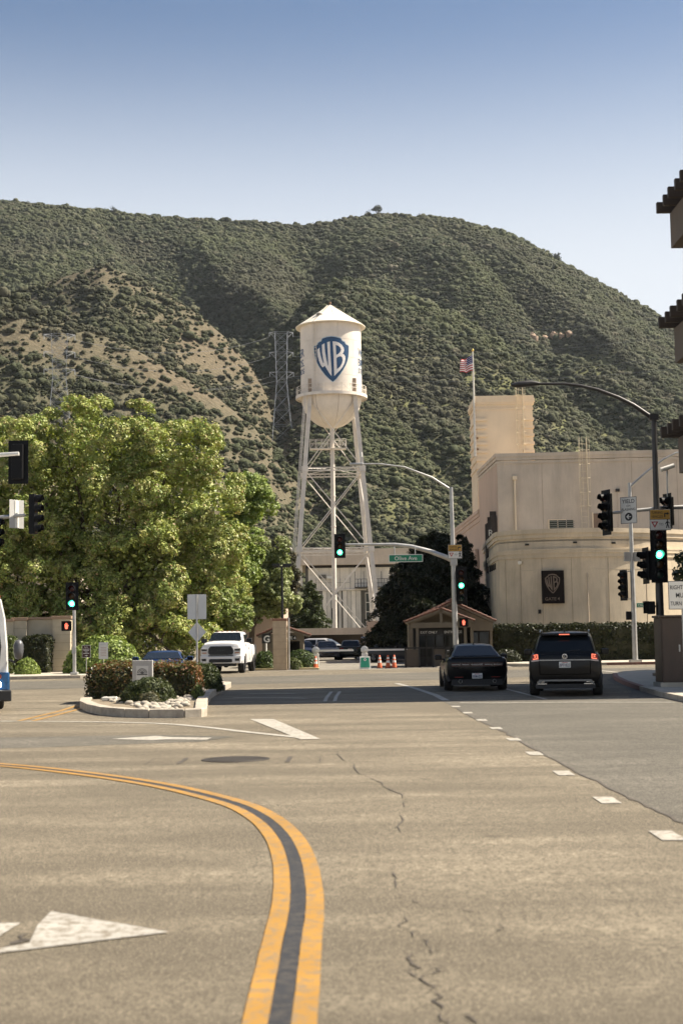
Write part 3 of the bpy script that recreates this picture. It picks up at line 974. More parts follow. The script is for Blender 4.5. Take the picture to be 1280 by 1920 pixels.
# ---- shield emblem (outline, field, letters) wrapped on the tank
SH = [(640, 195), (760, 210), (880, 240), (890, 275), (920, 305), (970, 320), (985, 360), (1010, 385), (1055, 400), (1072, 420), (1070, 560), (1060, 680), (1030, 800), (985, 910), (920, 1030), (840, 1150), (750, 1260), (660, 1345), (560, 1260), (470, 1165), (390, 1050), (320, 930), (270, 820), (235, 700), (215, 560), (208, 430), (250, 400), (295, 385), (305, 345), (345, 320), (390, 305), (400, 265), (415, 240), (520, 210)]
LW = [(295, 520), (350, 472), (358, 560), (375, 660), (405, 780), (435, 862), (450, 850), (430, 740), (412, 600), (408, 410), (472, 372), (476, 500), (490, 640), (515, 790), (543, 930), (552, 915), (552, 780), (545, 600), (535, 350), (602, 332), (608, 600), (618, 800), (630, 1000), (630, 1192), (575, 1115), (520, 1020), (472, 930), (445, 950), (415, 965), (372, 900), (335, 800), (308, 690), (295, 590)]
LB = [(668, 332), (740, 335), (820, 360), (890, 410), (935, 480), (945, 540), (930, 590), (905, 630), (945, 650), (970, 690), (972, 760), (950, 860), (900, 960), (830, 1050), (760, 1120), (695, 1192), (690, 1000), (685, 700), (675, 450)]
LB1 = [(742, 420), (800, 435), (850, 480), (868, 530), (845, 590), (800, 640), (752, 665), (745, 540)]
LB2 = [(755, 745), (800, 710), (860, 695), (895, 725), (905, 790), (885, 870), (840, 950), (762, 1022), (757, 880)]
SH_C = (645, 770)
def shape_faces(loops, k, sc=1.0, cuts=0):
    """filled outline with holes as a flat bmesh in metres; optional vertical cuts so it can be bent"""
    L_ = [[Vector(((x - SH_C[0]) * k * sc, (SH_C[1] - y) * k * sc, 0)) for x, y in lp] for lp in loops]
    flat = [v for lp in L_ for v in lp]
    bm = bmesh.new()
    vv = [bm.verts.new(v) for v in flat]
    for tri in tessellate_polygon(L_):
        try:
            bm.faces.new([vv[i] for i in tri])
        except ValueError:
            pass
    if cuts:
        xs = [v.x for v in flat]
        for i in range(1, cuts):
            x = min(xs) + (max(xs) - min(xs)) * i / cuts
            bmesh.ops.bisect_plane(bm, geom=bm.verts[:] + bm.edges[:] + bm.faces[:], plane_co=(x, 0, 0), plane_no=(1, 0, 0))
    bm.verts.ensure_lookup_table()
    out = [v.co.copy() for v in bm.verts], [tuple(v.index for v in f.verts) for f in bm.faces]
    bm.verts.index_update()
    out = [v.co.copy() for v in bm.verts], [tuple(v.index for v in f.verts) for f in bm.faces]
    bm.free()
    return out
def wrapped(name, loops, k, sc, R, zc, mt, parent, a_c):
    vs_, fs_ = shape_faces(loops, k, sc, 26)
    pts_ = []
    for v in vs_:
        s_ = max(-0.95, min(0.95, v.x / RT))
        q = a_c + math.asin(s_)
        pts_.append((R * math.cos(q), R * math.sin(q), zc + v.y))
    o = MB(); o.add(pts_, fs_)
    return o.build(name, mt, parent)
E_EDGE = mat('emblem_edge_paint', (0.30, 0.42, 0.52), 0.5, var=0.06)
E_LINE = mat('emblem_navy_paint', (0.006, 0.022, 0.055), 0.5, var=0.1)
E_BLUE = mat('emblem_blue_paint', (0.010, 0.055, 0.135), 0.45, var=0.25, scale=0.7)
E_WHITE = mat('emblem_white_paint', (0.74, 0.70, 0.66), 0.5, var=0.05)
kk = 1 / 213.0
aF = rad(-90 - 2.5 + 2.2)
emb = wrapped('shield_emblem', [SH], kk, 1.0, RT + 0.012, 33.40, E_EDGE, WT, aF)
wrapped('shield_border', [SH], kk, 0.965, RT + 0.018, 33.40, E_LINE, emb, aF)
wrapped('shield_field', [SH], kk, 0.925, RT + 0.024, 33.40, E_BLUE, emb, aF)
wrapped('letter_w', [LW], kk, 1.0, RT + 0.034, 33.40, E_WHITE, emb, aF)
wrapped('letter_b', [LB, LB1, LB2], kk, 1.0, RT + 0.034, 33.40, E_WHITE, emb, aF)
def wrap_text(txt, h, zc, a_start, parent, flip_end=False):
    mb = text_mb(txt, h, 0.02, align='LEFT')
    wid = max(v[0] for v in mb.v)
    pts_ = []
    for x, y, z in mb.v:
        xx_ = x - wid if flip_end else x
        q = a_start + xx_ / RT
        R = RT + 0.012 - y
        pts_.append((R * math.cos(q), R * math.sin(q), zc + z))
    o = MB(); o.add(pts_, mb.f)
    return o.build('lettering', E_BLUE, parent)
for txt, h, zc in (('WARNER', 0.95, 34.6), ('BROS.', 0.85, 33.4), ('STUDIOS', 0.62, 32.4)):
    wrap_text(txt, h, zc, rad(-90 - 62), WT, True)
    wrap_text(txt, h, zc, rad(-90 + 60), WT)

# ================================================================ gate building
W_TAN = mat('stucco_tan', (0.59, 0.49, 0.35), 0.9, var=0.16, scale=0.6, bump=0.5, bscale=18, stain=0.5)
W_TAUPE = mat('stucco_taupe', (0.53, 0.445, 0.35), 0.9, var=0.12, scale=0.6, bump=0.5, bscale=18, stain=0.38)
W_PINK = mat('stucco_pink', (0.52, 0.39, 0.295), 0.9, var=0.08, scale=0.5, bump=0.3, bscale=25, stain=0.18)
W_CREAM = mat('stucco_cream', (0.72, 0.585, 0.415), 0.9, var=0.08, scale=0.5, bump=0.3, bscale=25, stain=0.16)
ROOFG = mat('roof_gravel', (0.33, 0.30, 0.26), 0.95, var=0.2)
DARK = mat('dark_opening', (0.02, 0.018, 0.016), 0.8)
GB = thing('gate_building', 'tan stucco studio building with curved front wall and tall stair tower', 'building', (0, 0, 0))
def offset_line(pts, d):
    P = [Vector(p) for p in pts]
    out = []
    for i, p in enumerate(P):
        a = (P[i] - P[i - 1]).normalized() if i > 0 else (P[1] - P[0]).normalized()
        b_ = (P[i + 1] - P[i]).normalized() if i < len(P) - 1 else a
        n = (Vector((a.y, -a.x)) + Vector((b_.y, -b_.x))).normalized()
        c_ = max(0.5, n.dot(Vector((a.y, -a.x))))
        out.append(tuple(p + n * d / c_))
    return out
curv = [(10.3, 103.5), (9.95, 96.0), (9.75, 90.2)] + smooth_line([(9.80, 88.9), (10.5, 88.0), (11.5, 87.3), (13.0, 86.8), (15.0, 86.7), (17.5, 87.3), (20, 88.6), (23, 91), (27, 95.5)], 4)
def wall_strip(name, line, off, z0, z1, mt, parent, close_to=None):
    """wall or moulding following a plan line, standing `off` proud of it"""
    o = offset_line(line, off)
    i_ = offset_line(line, -0.28)
    mb = MB()
    n = len(o)
    vs_ = [(x, y, z0) for x, y in o] + [(x, y, z1) for x, y in o] + [(x, y, z1) for x, y in i_] + [(x, y, z0) for x, y in i_]
    fs_ = []
    for k in range(n - 1):
        for r in range(4):
            a, b_ = r * n + k, ((r + 1) % 4) * n + k
            fs_.append((a, a + 1, b_ + 1, b_))
    for k in (0, n - 1):
        fs_.append(tuple(r * n + k for r in range(4)))
    mb.add(vs_, fs_)
    return mb.build(name, mt, parent, smooth=30)
cw = wall_strip('curved_wall', curv, 0.0, 0.0, 8.0, W_TAN, GB)
for nm, off, z0, z1 in (('cornice', 0.16, 7.84, 8.12), ('cornice', 0.09, 7.58, 7.84), ('moulding', 0.12, 6.62, 6.80), ('moulding', 0.07, 6.36, 6.62), ('moulding', 0.14, 6.80, 6.90)):
    wall_strip(nm, curv, off, z0, z1, W_TAN, cw)
wall_strip('moulding', curv, 0.012, 5.60, 5.63, mat('stucco_pale', (0.52, 0.44, 0.32), 0.9), cw)
MB().prism(curv + [(27, 100), (10.3, 103.6)], XY, 7.35, 7.45).build('flat_roof', ROOFG, GB)
for k in range(5, len(curv) - 6, 4):
    x_, y_ = curv[k]
    bx('control_joint', mat('joint_dark_tan', (0.36, 0.29, 0.20), 0.9), cw, x_ - .015, y_ - .012, 0.1, x_ + .015, y_ + .02, 6.34)  # control joints as narrow darker strips
for x_, y_, z_ in ((11.35, 87.32, 7.15), (14.2, 86.66, 7.2), (16.6, 86.98, 7.15)):
    bx('scupper', DARK, cw, x_ - .12, y_ - .06, z_, x_ + .12, y_ + .02, z_ + .1)
tb('conduit', W_TAUPE, cw, (14.9, 86.64, 0.2), (14.9, 86.64, 5.4), 0.025, n=6)
for k in range(4):
    o = bx('vent_slot', DARK, cw, 9.70, 90.6 + k * 1.15, 5.85, 9.82, 90.7 + k * 1.15, 6.25)
UP = [(10.35, 106.2), (10.6, 96.0), (28.5, 94.9), (28.5, 106)]
MB().prism(UP, XY, 7.3, 13.45).build('upper_wall', W_TAUPE, GB)
# pink painted west face, a skin on the side wall
sdp = MB().prism([(10.34, 106.1), (10.30, 106.1), (10.56, 96.03), (10.60, 96.03)], XY, 0.0, 13.44).build('side_wall', W_PINK, GB)
ul = [(10.35, 106.2), (10.6, 96.0), (28.5, 94.9)]
for off, z0, z1 in ((0.16, 13.72, 13.96), (0.10, 13.50, 13.72), (0.07, 13.26, 13.44)):
    wall_strip('cornice', ul, off, z0, z1, W_TAUPE, GB)
MB().prism([(10.9, 106), (10.9, 96.4), (28.2, 95.4), (28.2, 106)], XY, 13.3, 13.42).build('flat_roof', ROOFG, GB)
wing = MB().prism([(10.0, 128), (10.36, 106.25), (27, 106.25), (27, 128)], XY, 0.0, 10.95).build('rear_wing', W_PINK, GB)
for off, z0, z1 in ((0.14, 10.85, 11.1), (0.08, 10.6, 10.85), (0.06, 10.2, 10.34)):
    wall_strip('cornice', [(10.0, 128), (10.36, 106.25)], off, z0, z1, W_PINK, wing)
MB().box(10.05, 107.5, 5.0, 10.28, 109.2, 8.2).build('pilaster', W_PINK, wing)
# arched recess in the west face
arch = [(-1.3, 0), (1.3, 0), (1.3, 2.6)] + [(1.3 * math.cos(q), 2.6 + 1.3 * math.sin(q)) for q in np.linspace(0.15, math.pi - .15, 12)] + [(-1.3, 2.6)]
MB().prism(arch, lambda a, b_, d: (d, 104.6 + a, b_), 10.2, 10.33).build('arch_recess', DARK, GB)
# downpipe, window, door, ladder on the upper wall (wall plane runs from (10.6,96) to (28.5,94.9))
fy = lambda x: 96.0 - (x - 10.6) * 1.1 / 17.9
tb('downpipe', W_CREAM, GB, (11.75, fy(11.75) - 0.09, 7.9), (11.75, fy(11.75) - 0.09, 12.2), 0.075)
bx('pipe_head', W_CREAM, GB, 11.6, fy(11.7) - 0.22, 12.15, 11.9, fy(11.7), 12.4)
GLS = glass('window_glass', (0.045, 0.05, 0.042), 0.15)
wx0, wx1 = 13.98, 15.72
win = bx('window', W_CREAM, GB, wx0 - .08, fy(wx0) - 0.07, 8.55, wx1 + .08, fy(wx0) - 0.005, 9.42)
for k in range(3):
    a = wx0 + k * (wx1 - wx0) / 3
    bx('pane', GLS, win, a + .03, fy(wx0) - 0.10, 8.62, a + (wx1 - wx0) / 3 - .03, fy(wx0) - 0.072, 9.34)
for k in range(5):
    bx('blind_slat', mat('blind', (0.22, 0.22, 0.18), 0.6), win, wx0 + .02, fy(wx0) - .115, 8.68 + k * .14, wx1 - .02, fy(wx0) - .102, 8.72 + k * .14)
dr = bx('door', mat('door_brown', (0.20, 0.13, 0.085), 0.6), GB, 16.95, fy(17.5) - 0.06, 7.5, 18.05, fy(17.5) + .1, 9.75)
bx('door_frame', W_CREAM, dr, 16.86, fy(17.5) - 0.05, 7.5, 16.95, fy(17.5), 9.83)
bx('door_handle', mat('metal_dark', (0.08, 0.075, 0.07), 0.4, 0.8), dr, 17.05, fy(17.5) - 0.12, 8.5, 17.12, fy(17.5) - .06, 8.62)
L_YEL = mat('ladder_cream_paint', (0.62, 0.52, 0.36), 0.5)
def cage_ladder(x, y, z0, z1, parent):
    lad = ladder([(x, y - 0.25, z0), (x, y - 0.25, z1)], 0.45, parent, L_YEL, (1, 0, 0), 0.02, rung=0.013)
    mb = MB()
    for k in range(int((z1 - z0 - 2) / 0.95) + 1):
        z = z0 + 2 + k * 0.95
        mb.path([(x + 0.36 * math.sin(q), y - 0.25 - 0.36 + 0.36 * math.cos(q) - 0.02, z) for q in np.linspace(rad(-150), rad(150), 12)], 0.013, 5)
    for q in np.linspace(rad(-140), rad(140), 6) + math.pi:
        mb.tube((x + 0.36 * math.sin(q), y - 0.61 + 0.36 * math.cos(q), z0 + 2), (x + 0.36 * math.sin(q), y - 0.61 + 0.36 * math.cos(q), z1), 0.011, n=5)
    mb.build('safety_cage', L_YEL, lad)
cage_ladder(16.35, fy(16.35), 8.2, 14.9, GB)
for k in range(1, 6):
    x_ = 10.6 + k * 3.0
    bx('control_joint', mat('joint_dark_taupe', (0.34, 0.275, 0.21), 0.9), GB, x_ - .012, fy(x_) - .012, 7.9, x_ + .012, fy(x_) + .02, 13.24)  # upper wall joints, a darker taupe strip each
for x_, wd, hh in ((12.6, .8, .55), (19.5, 1.4, .8), (22.6, 1.0, .6)):
    bx('roof_unit', mat('roof_unit_grey', (0.42, .40, .36), .6), GB, x_, 99.5, 13.42, x_ + wd, 100.6, 13.95 + hh * .3)
tb('conduit', W_TAUPE, GB, (18.6, fy(18.6) - .03, 7.9), (18.6, fy(18.6) - .03, 11.2), .022, n=6)
bx('wall_lamp', DARK, GB, 18.48, fy(18.6) - .22, 11.2, 18.72, fy(18.6), 11.38)
bx('roof_vent', W_CREAM, GB, 16.2, fy(16.3) - .9, 7.5, 16.75, fy(16.3) - .3, 8.15)
# stair tower
TY = 108.0
tw = MB().box(10.42, TY, 10.5, 14.75, TY + 5, 19.3).build('stair_tower', W_CREAM, GB)
for k, (off, z0, z1) in enumerate(((0.10, 19.75, 19.98), (0.16, 19.45, 19.75), (0.10, 19.3, 19.45), (0.05, 18.9, 19.05))):
    MB().box(10.42 - off, TY - off, z0, 14.75 + off, TY + 5 + off, z1).build('cornice', W_CREAM, tw)
for k in range(7):
    z = 18.05 - k * 0.62
    for x0, x1 in ((10.34, 11.25), (13.95, 14.83)):
        MB().box(x0, TY - 0.13, z, x1, TY + 0.3, z + 0.20).build('rustication', W_CREAM, tw)
    MB().box(10.34, TY + 0.3, z, 10.42, TY + 5, z + 0.20).build('rustication', W_CREAM, tw)
    MB().box(14.75, TY + 0.3, z, 14.83, TY + 5, z + 0.20).build('rustication', W_CREAM, tw)
cage_ladder(13.75, TY, 14.1, 20.9, GB)
# small fittings on the curved wall
cd_ = MB().lathe([(0, -0.14), (0.08, -0.12), (0.12, -0.04), (0.13, 0.06), (0.0, 0.08)], 14, c=(10.9, 87.45, 6.12)).build('dome_camera', mat('camera_white', (0.7, 0.68, 0.62), 0.4), GB, smooth=50)
bx('wall_box', DARK, GB, 11.9, 86.95, 2.95, 12.05, 87.25, 3.2)
# blade sign of staggered bronze fins
BRZ = mat('bronze_dark', (0.045, 0.033, 0.026), 0.45, 0.3, var=0.2)
fs = thing('fin_sign', 'bronze blade sign of staggered vertical fins on the pink side wall', 'sign', (0, 0, 0))
for k, (z0, z1) in enumerate(((5.9, 9.3), (7.0, 9.35), (7.2, 9.75), (7.4, 9.5), (7.5, 10.1), (7.7, 9.8))):
    bx('fin', BRZ, fs, 9.85 + k * .06, 97.6 - k * 0.24, z0, 10.52, 97.72 - k * 0.24, z1)
letters('lettering', 'R', 0.42, mat('sign_silver', (0.55, 0.52, 0.45), 0.4, 0.3), fs, (10.1, 96.2, 8.6))

# GATE 4 plaque
def flat_shape(name, loops, k, depth0, depth1, mt, parent, loc):
    vs_, fs_ = shape_faces(loops, k)
    mb = MB(); n = len(vs_)
    mb.add([(v.x, depth1, v.y) for v in vs_], fs_)
    o = mb.build(name, mt, parent)
    o.location = loc
    return o
pq = thing('gate_plaque', 'dark brown square plaque with shield and GATE 4 on curved wall', 'sign', (12.78, 86.72, 4.55), rad(-5))
SB = mat('plaque_brown', (0.012, 0.008, 0.006), 0.8, spec=.2)
SBZ = mat('plaque_bronze_letters', (0.16, 0.115, 0.08), 0.5)
bx('plaque_panel', SB, pq, -0.68, -0.14, -1.0, 0.68, 0.0, 1.0)
so = [SH, [((x - 645) * .86 + 645, (y - 770) * .87 + 770) for x, y in SH]]
flat_shape('shield_outline', so, 1 / 950, 0, -0.155, SBZ, pq, (-0.02, 0, 0.2))
flat_shape('letter_w', [LW], 1 / 950, 0, -0.155, SBZ, pq, (-0.02, 0, 0.2))
flat_shape('letter_b', [LB, LB1, LB2], 1 / 950, 0, -0.155, SBZ, pq, (-0.02, 0, 0.2))
letters('lettering', 'GATE 4', 0.19, SBZ, pq, (-0.05, -0.142, -0.72), width=0.88, bold=0.012)

# flagpole on the stair tower corner
POLE_W = mat('pole_pale', (0.60, 0.56, 0.48), 0.4, 0.2)
fp = thing('flagpole', 'pale flagpole beside stair tower flying a small striped flag', 'flagpole', (10.28, TY - 0.15, 15.3))
tb('pole', POLE_W, fp, (0, 0, 0), (-0.02, 0, 8.15), 0.11, 0.05)
MB().lathe([(0, .16), (.08, .1), (.1, 0), (.05, -.08)], 10, c=(-0.02, 0, 8.2)).build('finial', mat('gilt', (0.6, 0.42, 0.12), 0.35, 0.8), fp, smooth=50)
for z in (0.5, 1.35):
    bx('pole_bracket', T_RUST, fp, -0.05, 0.0, z, 0.25, 0.3, z + .12)
F_RED = mat('flag_red', (0.42, 0.06, 0.06), 0.8); F_WHT = mat('flag_white', (0.72, 0.68, 0.66), 0.8); F_BLU = mat('flag_blue', (0.05, 0.06, 0.16), 0.8)
def flag_pt(s_, t_):
    """s 0..1 from the pole outwards, t 0..1 downwards"""
    x = -0.05 - s_ * 0.95 + 0.05 * math.sin(s_ * 9 + t_ * 2)
    z = 7.85 - t_ * 1.25 - s_ * (0.42 - 0.3 * t_) + 0.05 * math.sin(s_ * 7 + 1)
    return (x, -0.18 * math.sin(s_ * 8 + t_ * 1.5) * (0.3 + s_), z)
fl = None
for k in range(13):
    mb = MB()
    s0 = 0.42 if k < 7 else 0.0
    n = 12
    vs_, fs_ = [], []
    for i in range(n + 1):
        s_ = s0 + (1 - s0) * i / n
        vs_ += [flag_pt(s_, k / 13), flag_pt(s_, (k + 1) / 13)]
    fs_ = [(2 * i, 2 * i + 2, 2 * i + 3, 2 * i + 1) for i in range(n)]
    mb.add(vs_, fs_)
    o = mb.build('flag' if fl is None else 'stripe', F_RED if k % 2 == 0 else F_WHT, fp if fl is None else fl, smooth=60)
    fl = fl or o
mb = MB(); vs_ = []; n = 8
for i in range(n + 1):
    for j in range(5):
        vs_.append(flag_pt(0.42 * i / n, 7 / 13 * j / 4))
mb.add(vs_, [(i * 5 + j, i * 5 + j + 1, (i + 1) * 5 + j + 1, (i + 1) * 5 + j) for i in range(n) for j in range(4)])
can = mb.build('canton', F_BLU, fl, smooth=60)
mb = MB()
for i in range(5):
    for j in range(4):
        p = Vector(flag_pt(0.04 + 0.085 * i, 7 / 13 * (j + .5) / 4)) + Vector((0, -0.015, 0))
        mb.add([p + Vector((0.03 * math.cos(q), 0, 0.03 * math.sin(q))) for q in np.linspace(0, 2 * math.pi, 6)[:-1]], [(0, 1, 2, 3, 4)])
mb.build('star_field', F_WHT, fl)
# ================================================================ gate booths, walls, lot buildings
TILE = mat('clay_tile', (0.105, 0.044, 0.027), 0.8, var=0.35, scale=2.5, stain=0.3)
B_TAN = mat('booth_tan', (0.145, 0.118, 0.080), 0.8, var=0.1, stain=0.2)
B_DARK = mat('booth_dark_frame', (0.016, 0.014, 0.011), 0.6)
BOOTH_GLASS = glass('booth_glass', (0.02, 0.022, 0.02), 0.08)
def tile_slope(name, parent, x0, z0, x1, z1, y0, y1, n_row, r=0.075):
    """rows of half-round clay tiles down a slope from ridge (x0,z0) to eave (x1,z1), between y0 and y1"""
    mb = MB()
    cnt = int((y1 - y0) / (2 * r + 0.03))
    for i in range(cnt + 1):
        y = y0 + (y1 - y0) * i / cnt
        for k in range(n_row):
            t0, t1 = k / n_row, (k + 1.12) / n_row
            a = Vector((x0 + (x1 - x0) * t0, y, z0 + (z1 - z0) * t0 + 0.03)); b_ = Vector((x0 + (x1 - x0) * t1, y, z0 + (z1 - z0) * t1 + 0.055))
            mb.tube(a, b_, r * 0.9, r, n=6)
    o = mb.build(name, TILE, parent, smooth=50)
    return o
def slab(mb, x0, z0, x1, z1, y0, y1, th):
    d = Vector((x1 - x0, 0, z1 - z0)).normalized()
    n = Vector((-d.z, 0, d.x))
    if n.z > 0:
        n = -n
    ps = [Vector((x0, y0, z0)), Vector((x1, y0, z1)), Vector((x1, y1, z1)), Vector((x0, y1, z0))]
    ps += [p + n * th for p in ps]
    return mb.add(ps, [(0, 1, 2, 3), (7, 6, 5, 4), (0, 4, 5, 1), (1, 5, 6, 2), (2, 6, 7, 3), (3, 7, 4, 0)])
RB = thing('gatehouse', 'tan gatehouse with red tile gabled roofs beside the curved building', 'gatehouse', (0, 0, 0))
def gable(y0, y1, xl, xr, xm, ze, zr, parent, rows=9):
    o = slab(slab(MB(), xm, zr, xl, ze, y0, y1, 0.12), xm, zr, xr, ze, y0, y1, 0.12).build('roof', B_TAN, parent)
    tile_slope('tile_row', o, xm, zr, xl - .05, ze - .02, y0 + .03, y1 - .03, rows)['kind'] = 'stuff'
    tile_slope('tile_row', o, xm, zr, xr + .05, ze - .02, y0 + .03, y1 - .03, rows)['kind'] = 'stuff'
    mb = MB()
    for k in range(int((y1 - y0) / 0.35)):
        mb.tube((xm, y0 + k * .35, zr + .06), (xm, y0 + (k + 1.1) * .35, zr + .085), 0.1, n=8)
    mb.build('ridge_tile', TILE, o, smooth=50)
    return o
gable(78.4, 81.2, 3.5, 7.15, 5.38, 2.50, 3.18, RB)
gable(80.6, 84.5, 3.7, 8.55, 6.15, 2.50, 3.62, RB)
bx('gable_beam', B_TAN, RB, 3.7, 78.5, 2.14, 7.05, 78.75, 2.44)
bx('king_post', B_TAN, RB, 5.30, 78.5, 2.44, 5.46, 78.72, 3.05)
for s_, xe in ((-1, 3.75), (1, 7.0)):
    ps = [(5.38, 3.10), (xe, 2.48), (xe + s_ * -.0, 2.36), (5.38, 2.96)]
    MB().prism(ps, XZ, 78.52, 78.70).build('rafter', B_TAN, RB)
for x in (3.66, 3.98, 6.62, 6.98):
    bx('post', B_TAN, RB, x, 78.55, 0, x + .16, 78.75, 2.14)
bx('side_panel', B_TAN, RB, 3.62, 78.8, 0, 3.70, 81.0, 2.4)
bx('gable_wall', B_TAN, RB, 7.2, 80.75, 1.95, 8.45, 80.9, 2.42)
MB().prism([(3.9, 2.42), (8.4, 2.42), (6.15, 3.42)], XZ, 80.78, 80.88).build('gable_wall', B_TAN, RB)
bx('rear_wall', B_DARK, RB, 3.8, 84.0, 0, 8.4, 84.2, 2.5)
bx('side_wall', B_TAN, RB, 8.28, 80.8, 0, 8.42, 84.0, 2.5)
for x0, x1 in ((7.25, 7.62), (7.66, 8.22)):
    g = bx('window', B_DARK, RB, x0, 80.8, 0.9, x1, 80.86, 1.9)
    bx('pane', BOOTH_GLASS, g, x0 + .04, 80.77, 0.95, x1 - .04, 80.795, 1.85)
bx('front_counter', B_DARK, RB, 7.2, 80.76, 0, 8.42, 80.86, 0.88)
# glazed screen behind the portico
for k in range(5):
    x = 4.15 + k * 0.5
    g = bx('screen_panel', B_DARK, RB, x, 80.3, 0.0, x + .48, 80.36, 1.85)
    bx('pane', BOOTH_GLASS, g, x + .04, 80.27, 0.55, x + .44, 80.295, 1.8)
bn_ = bx('banner', B_DARK, RB, 4.1, 78.9, 1.72, 6.6, 78.94, 2.06)
SIGNW = mat('sign_white', (0.72, 0.70, 0.64), 0.6, var=0.06)
letters('lettering', 'EXIT ONLY', 0.13, SIGNW, bn_, (4.72, 78.895, 1.9))
letters('lettering', 'ENTRANCE', 0.13, SIGNW, bn_, (6.05, 78.895, 1.9))
# dark rail fence with panels in front
rf = thing('rail_fence', 'low dark rail fence with solid panels in front of gatehouse', 'fence', (0, 0, 0))
bx('top_rail', B_DARK, rf, 3.35, 77.7, 1.02, 6.6, 77.78, 1.1)
for x in (3.3, 4.05, 4.8, 5.5, 6.2):
    bx('post', B_DARK, rf, x, 77.68, 0, x + .1, 77.8, 1.06)
bx('panel', mat('fence_brown', (0.075, 0.058, 0.04), 0.7), rf, 3.4, 77.72, 0.05, 4.05, 77.77, 0.98)
bx('panel', mat('fence_brown', (0.075, 0.058, 0.04), 0.7), rf, 4.9, 77.72, 0.05, 5.5, 77.77, 0.98)
for k in range(9):
    tb('baluster', B_DARK, rf, (4.18 + k * .07, 77.74, 0.05), (4.18 + k * .07, 77.74, 1.02), 0.012, n=5)
nb = thing('notice_board', 'small black notice board with white print on the rail fence', 'sign', (5.75, 77.62, 0.62))
bx('board', B_DARK, nb, -0.22, 0, -0.4, 0.22, 0.03, 0.4)
for k in range(6):
    bx('print_line', SIGNW, nb, -0.15 + (k % 3) * .04, -0.006, 0.25 - k * .11, 0.14 - (k % 2) * .06, -0.001, 0.29 - k * .11)

# left booth
LBT = thing('ticket_booth', 'small tan booth with red tile roof behind the block pillar', 'booth', (0, 0, 0))
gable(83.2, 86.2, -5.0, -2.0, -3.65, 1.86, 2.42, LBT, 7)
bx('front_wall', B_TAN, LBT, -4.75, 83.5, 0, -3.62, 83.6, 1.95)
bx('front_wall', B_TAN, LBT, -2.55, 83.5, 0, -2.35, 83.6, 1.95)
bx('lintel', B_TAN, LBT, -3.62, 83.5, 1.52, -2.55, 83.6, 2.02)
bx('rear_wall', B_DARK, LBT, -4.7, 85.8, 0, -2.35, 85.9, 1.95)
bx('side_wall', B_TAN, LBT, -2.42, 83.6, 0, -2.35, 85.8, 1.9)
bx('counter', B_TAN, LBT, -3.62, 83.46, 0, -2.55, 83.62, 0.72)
nb2 = bx('name_board', B_DARK, LBT, -3.6, 83.42, 1.58, -2.75, 83.47, 1.84)
letters('lettering', 'GATE 4', 0.17, SIGNW, nb2, (-3.18, 83.415, 1.71))
MB().prism([(-3.62, 0.75), (-3.38, 0.75), (-3.5, 1.55), (-3.62, 1.55)], XZ, 83.36, 83.44).build('green_curtain', mat('green_cloth', (0.02, 0.22, 0.11), 0.8), LBT)

# block pillar at the gate
PB = mat('pillar_block', (0.40, 0.31, 0.205), 0.9, var=0.12, scale=3, bump=0.3, stain=0.15)
PL = thing('block_pillar', 'square tan block pillar with brown cap beside the gate drive', 'pillar', (-3.39, 76.35, 0))
bx('core', mat('mortar', (0.20, 0.16, 0.11), 0.95), PL, -0.345, -0.335, 0, 0.345, 0.335, 2.62)
bm_ = MB().box(-0.36, -0.35, 0, 0.36, 0.35, 0.365).mesh('block', PB)
for k in range(7):
    o = link_mesh('block', bm_, PL); o.location = (0, 0, 0.015 + k * 0.374)
bx('cap', mat('cap_brown', (0.22, 0.11, 0.065), 0.8), PL, -0.40, -0.39, 2.63, 0.40, 0.39, 2.76, bevel=0.01)
GALV = mat('galvanised', (0.42, 0.41, 0.385), 0.45, 0.55, var=0.15, scale=3, stain=0.1)
pp = thing('steel_post', 'thin grey steel post standing against the block pillar', 'post', (-2.93, 76.5, 0))
tb('post', GALV, pp, (0, 0, 0), (0, 0, 2.8), 0.06)
bx('base_plate', GALV, pp, -0.15, -0.15, 0.005, 0.15, 0.15, 0.03)
# small letter sign on a post
gs = thing('letter_sign', 'black square sign with white letter G on a white post', 'sign', (-4.46, 82.4, 0))
tb('post', SIGNW, gs, (0, 0, 0), (0, 0, 1.5), 0.05)
bx('board', B_DARK, gs, -0.24, -0.09, 1.42, 0.28, -0.05, 1.98)
letters('lettering', 'G', 0.36, SIGNW, gs, (0.04, -0.095, 1.68), bold=0.03)

# twin-head lamp post
BLK = mat('black_paint', (0.012, 0.012, 0.013), 0.45)
lp = thing('lamp_post', 'black lamp post with two flat heads above the block pillar', 'lamp post', (-3.83, 90, 0))
tb('pole', BLK, lp, (0, 0, 0), (0, 0, 6.25), 0.09, 0.075)
bx('cross_arm', BLK, lp, -0.5, -0.05, 6.16, 0.52, 0.05, 6.24)
for x0, x1 in ((-0.62, -0.12), (0.08, 0.62)):
    bx('lamp_head', BLK, lp, x0, -0.2, 6.22, x1, 0.2, 6.40, bevel=0.02)
bx('base', CONC, lp, -0.3, -0.3, 0, 0.3, 0.3, 0.5)

# pink lot building on the left
LW_ = thing('lot_building', 'plain pink stucco building behind the trees beside the white pickup', 'building', (0, 0, 0))
bx('wall', W_PINK, LW_, -10, 97, 0, -4.3, 112, 4.4)
bx('plinth', W_TAUPE, LW_, -10.05, 96.93, 0, -4.25, 97.0, 0.35)
bx('parapet', W_PINK, LW_, -10.06, 96.9, 4.4, -4.24, 112.1, 4.6)
for k in range(3):
    bx('wall_pipe', SIGNW, LW_, -5.05 + k * .16, 96.82, 3.2 - .2 * k, -4.98 + k * .16, 96.93, 4.1 - .1 * k)

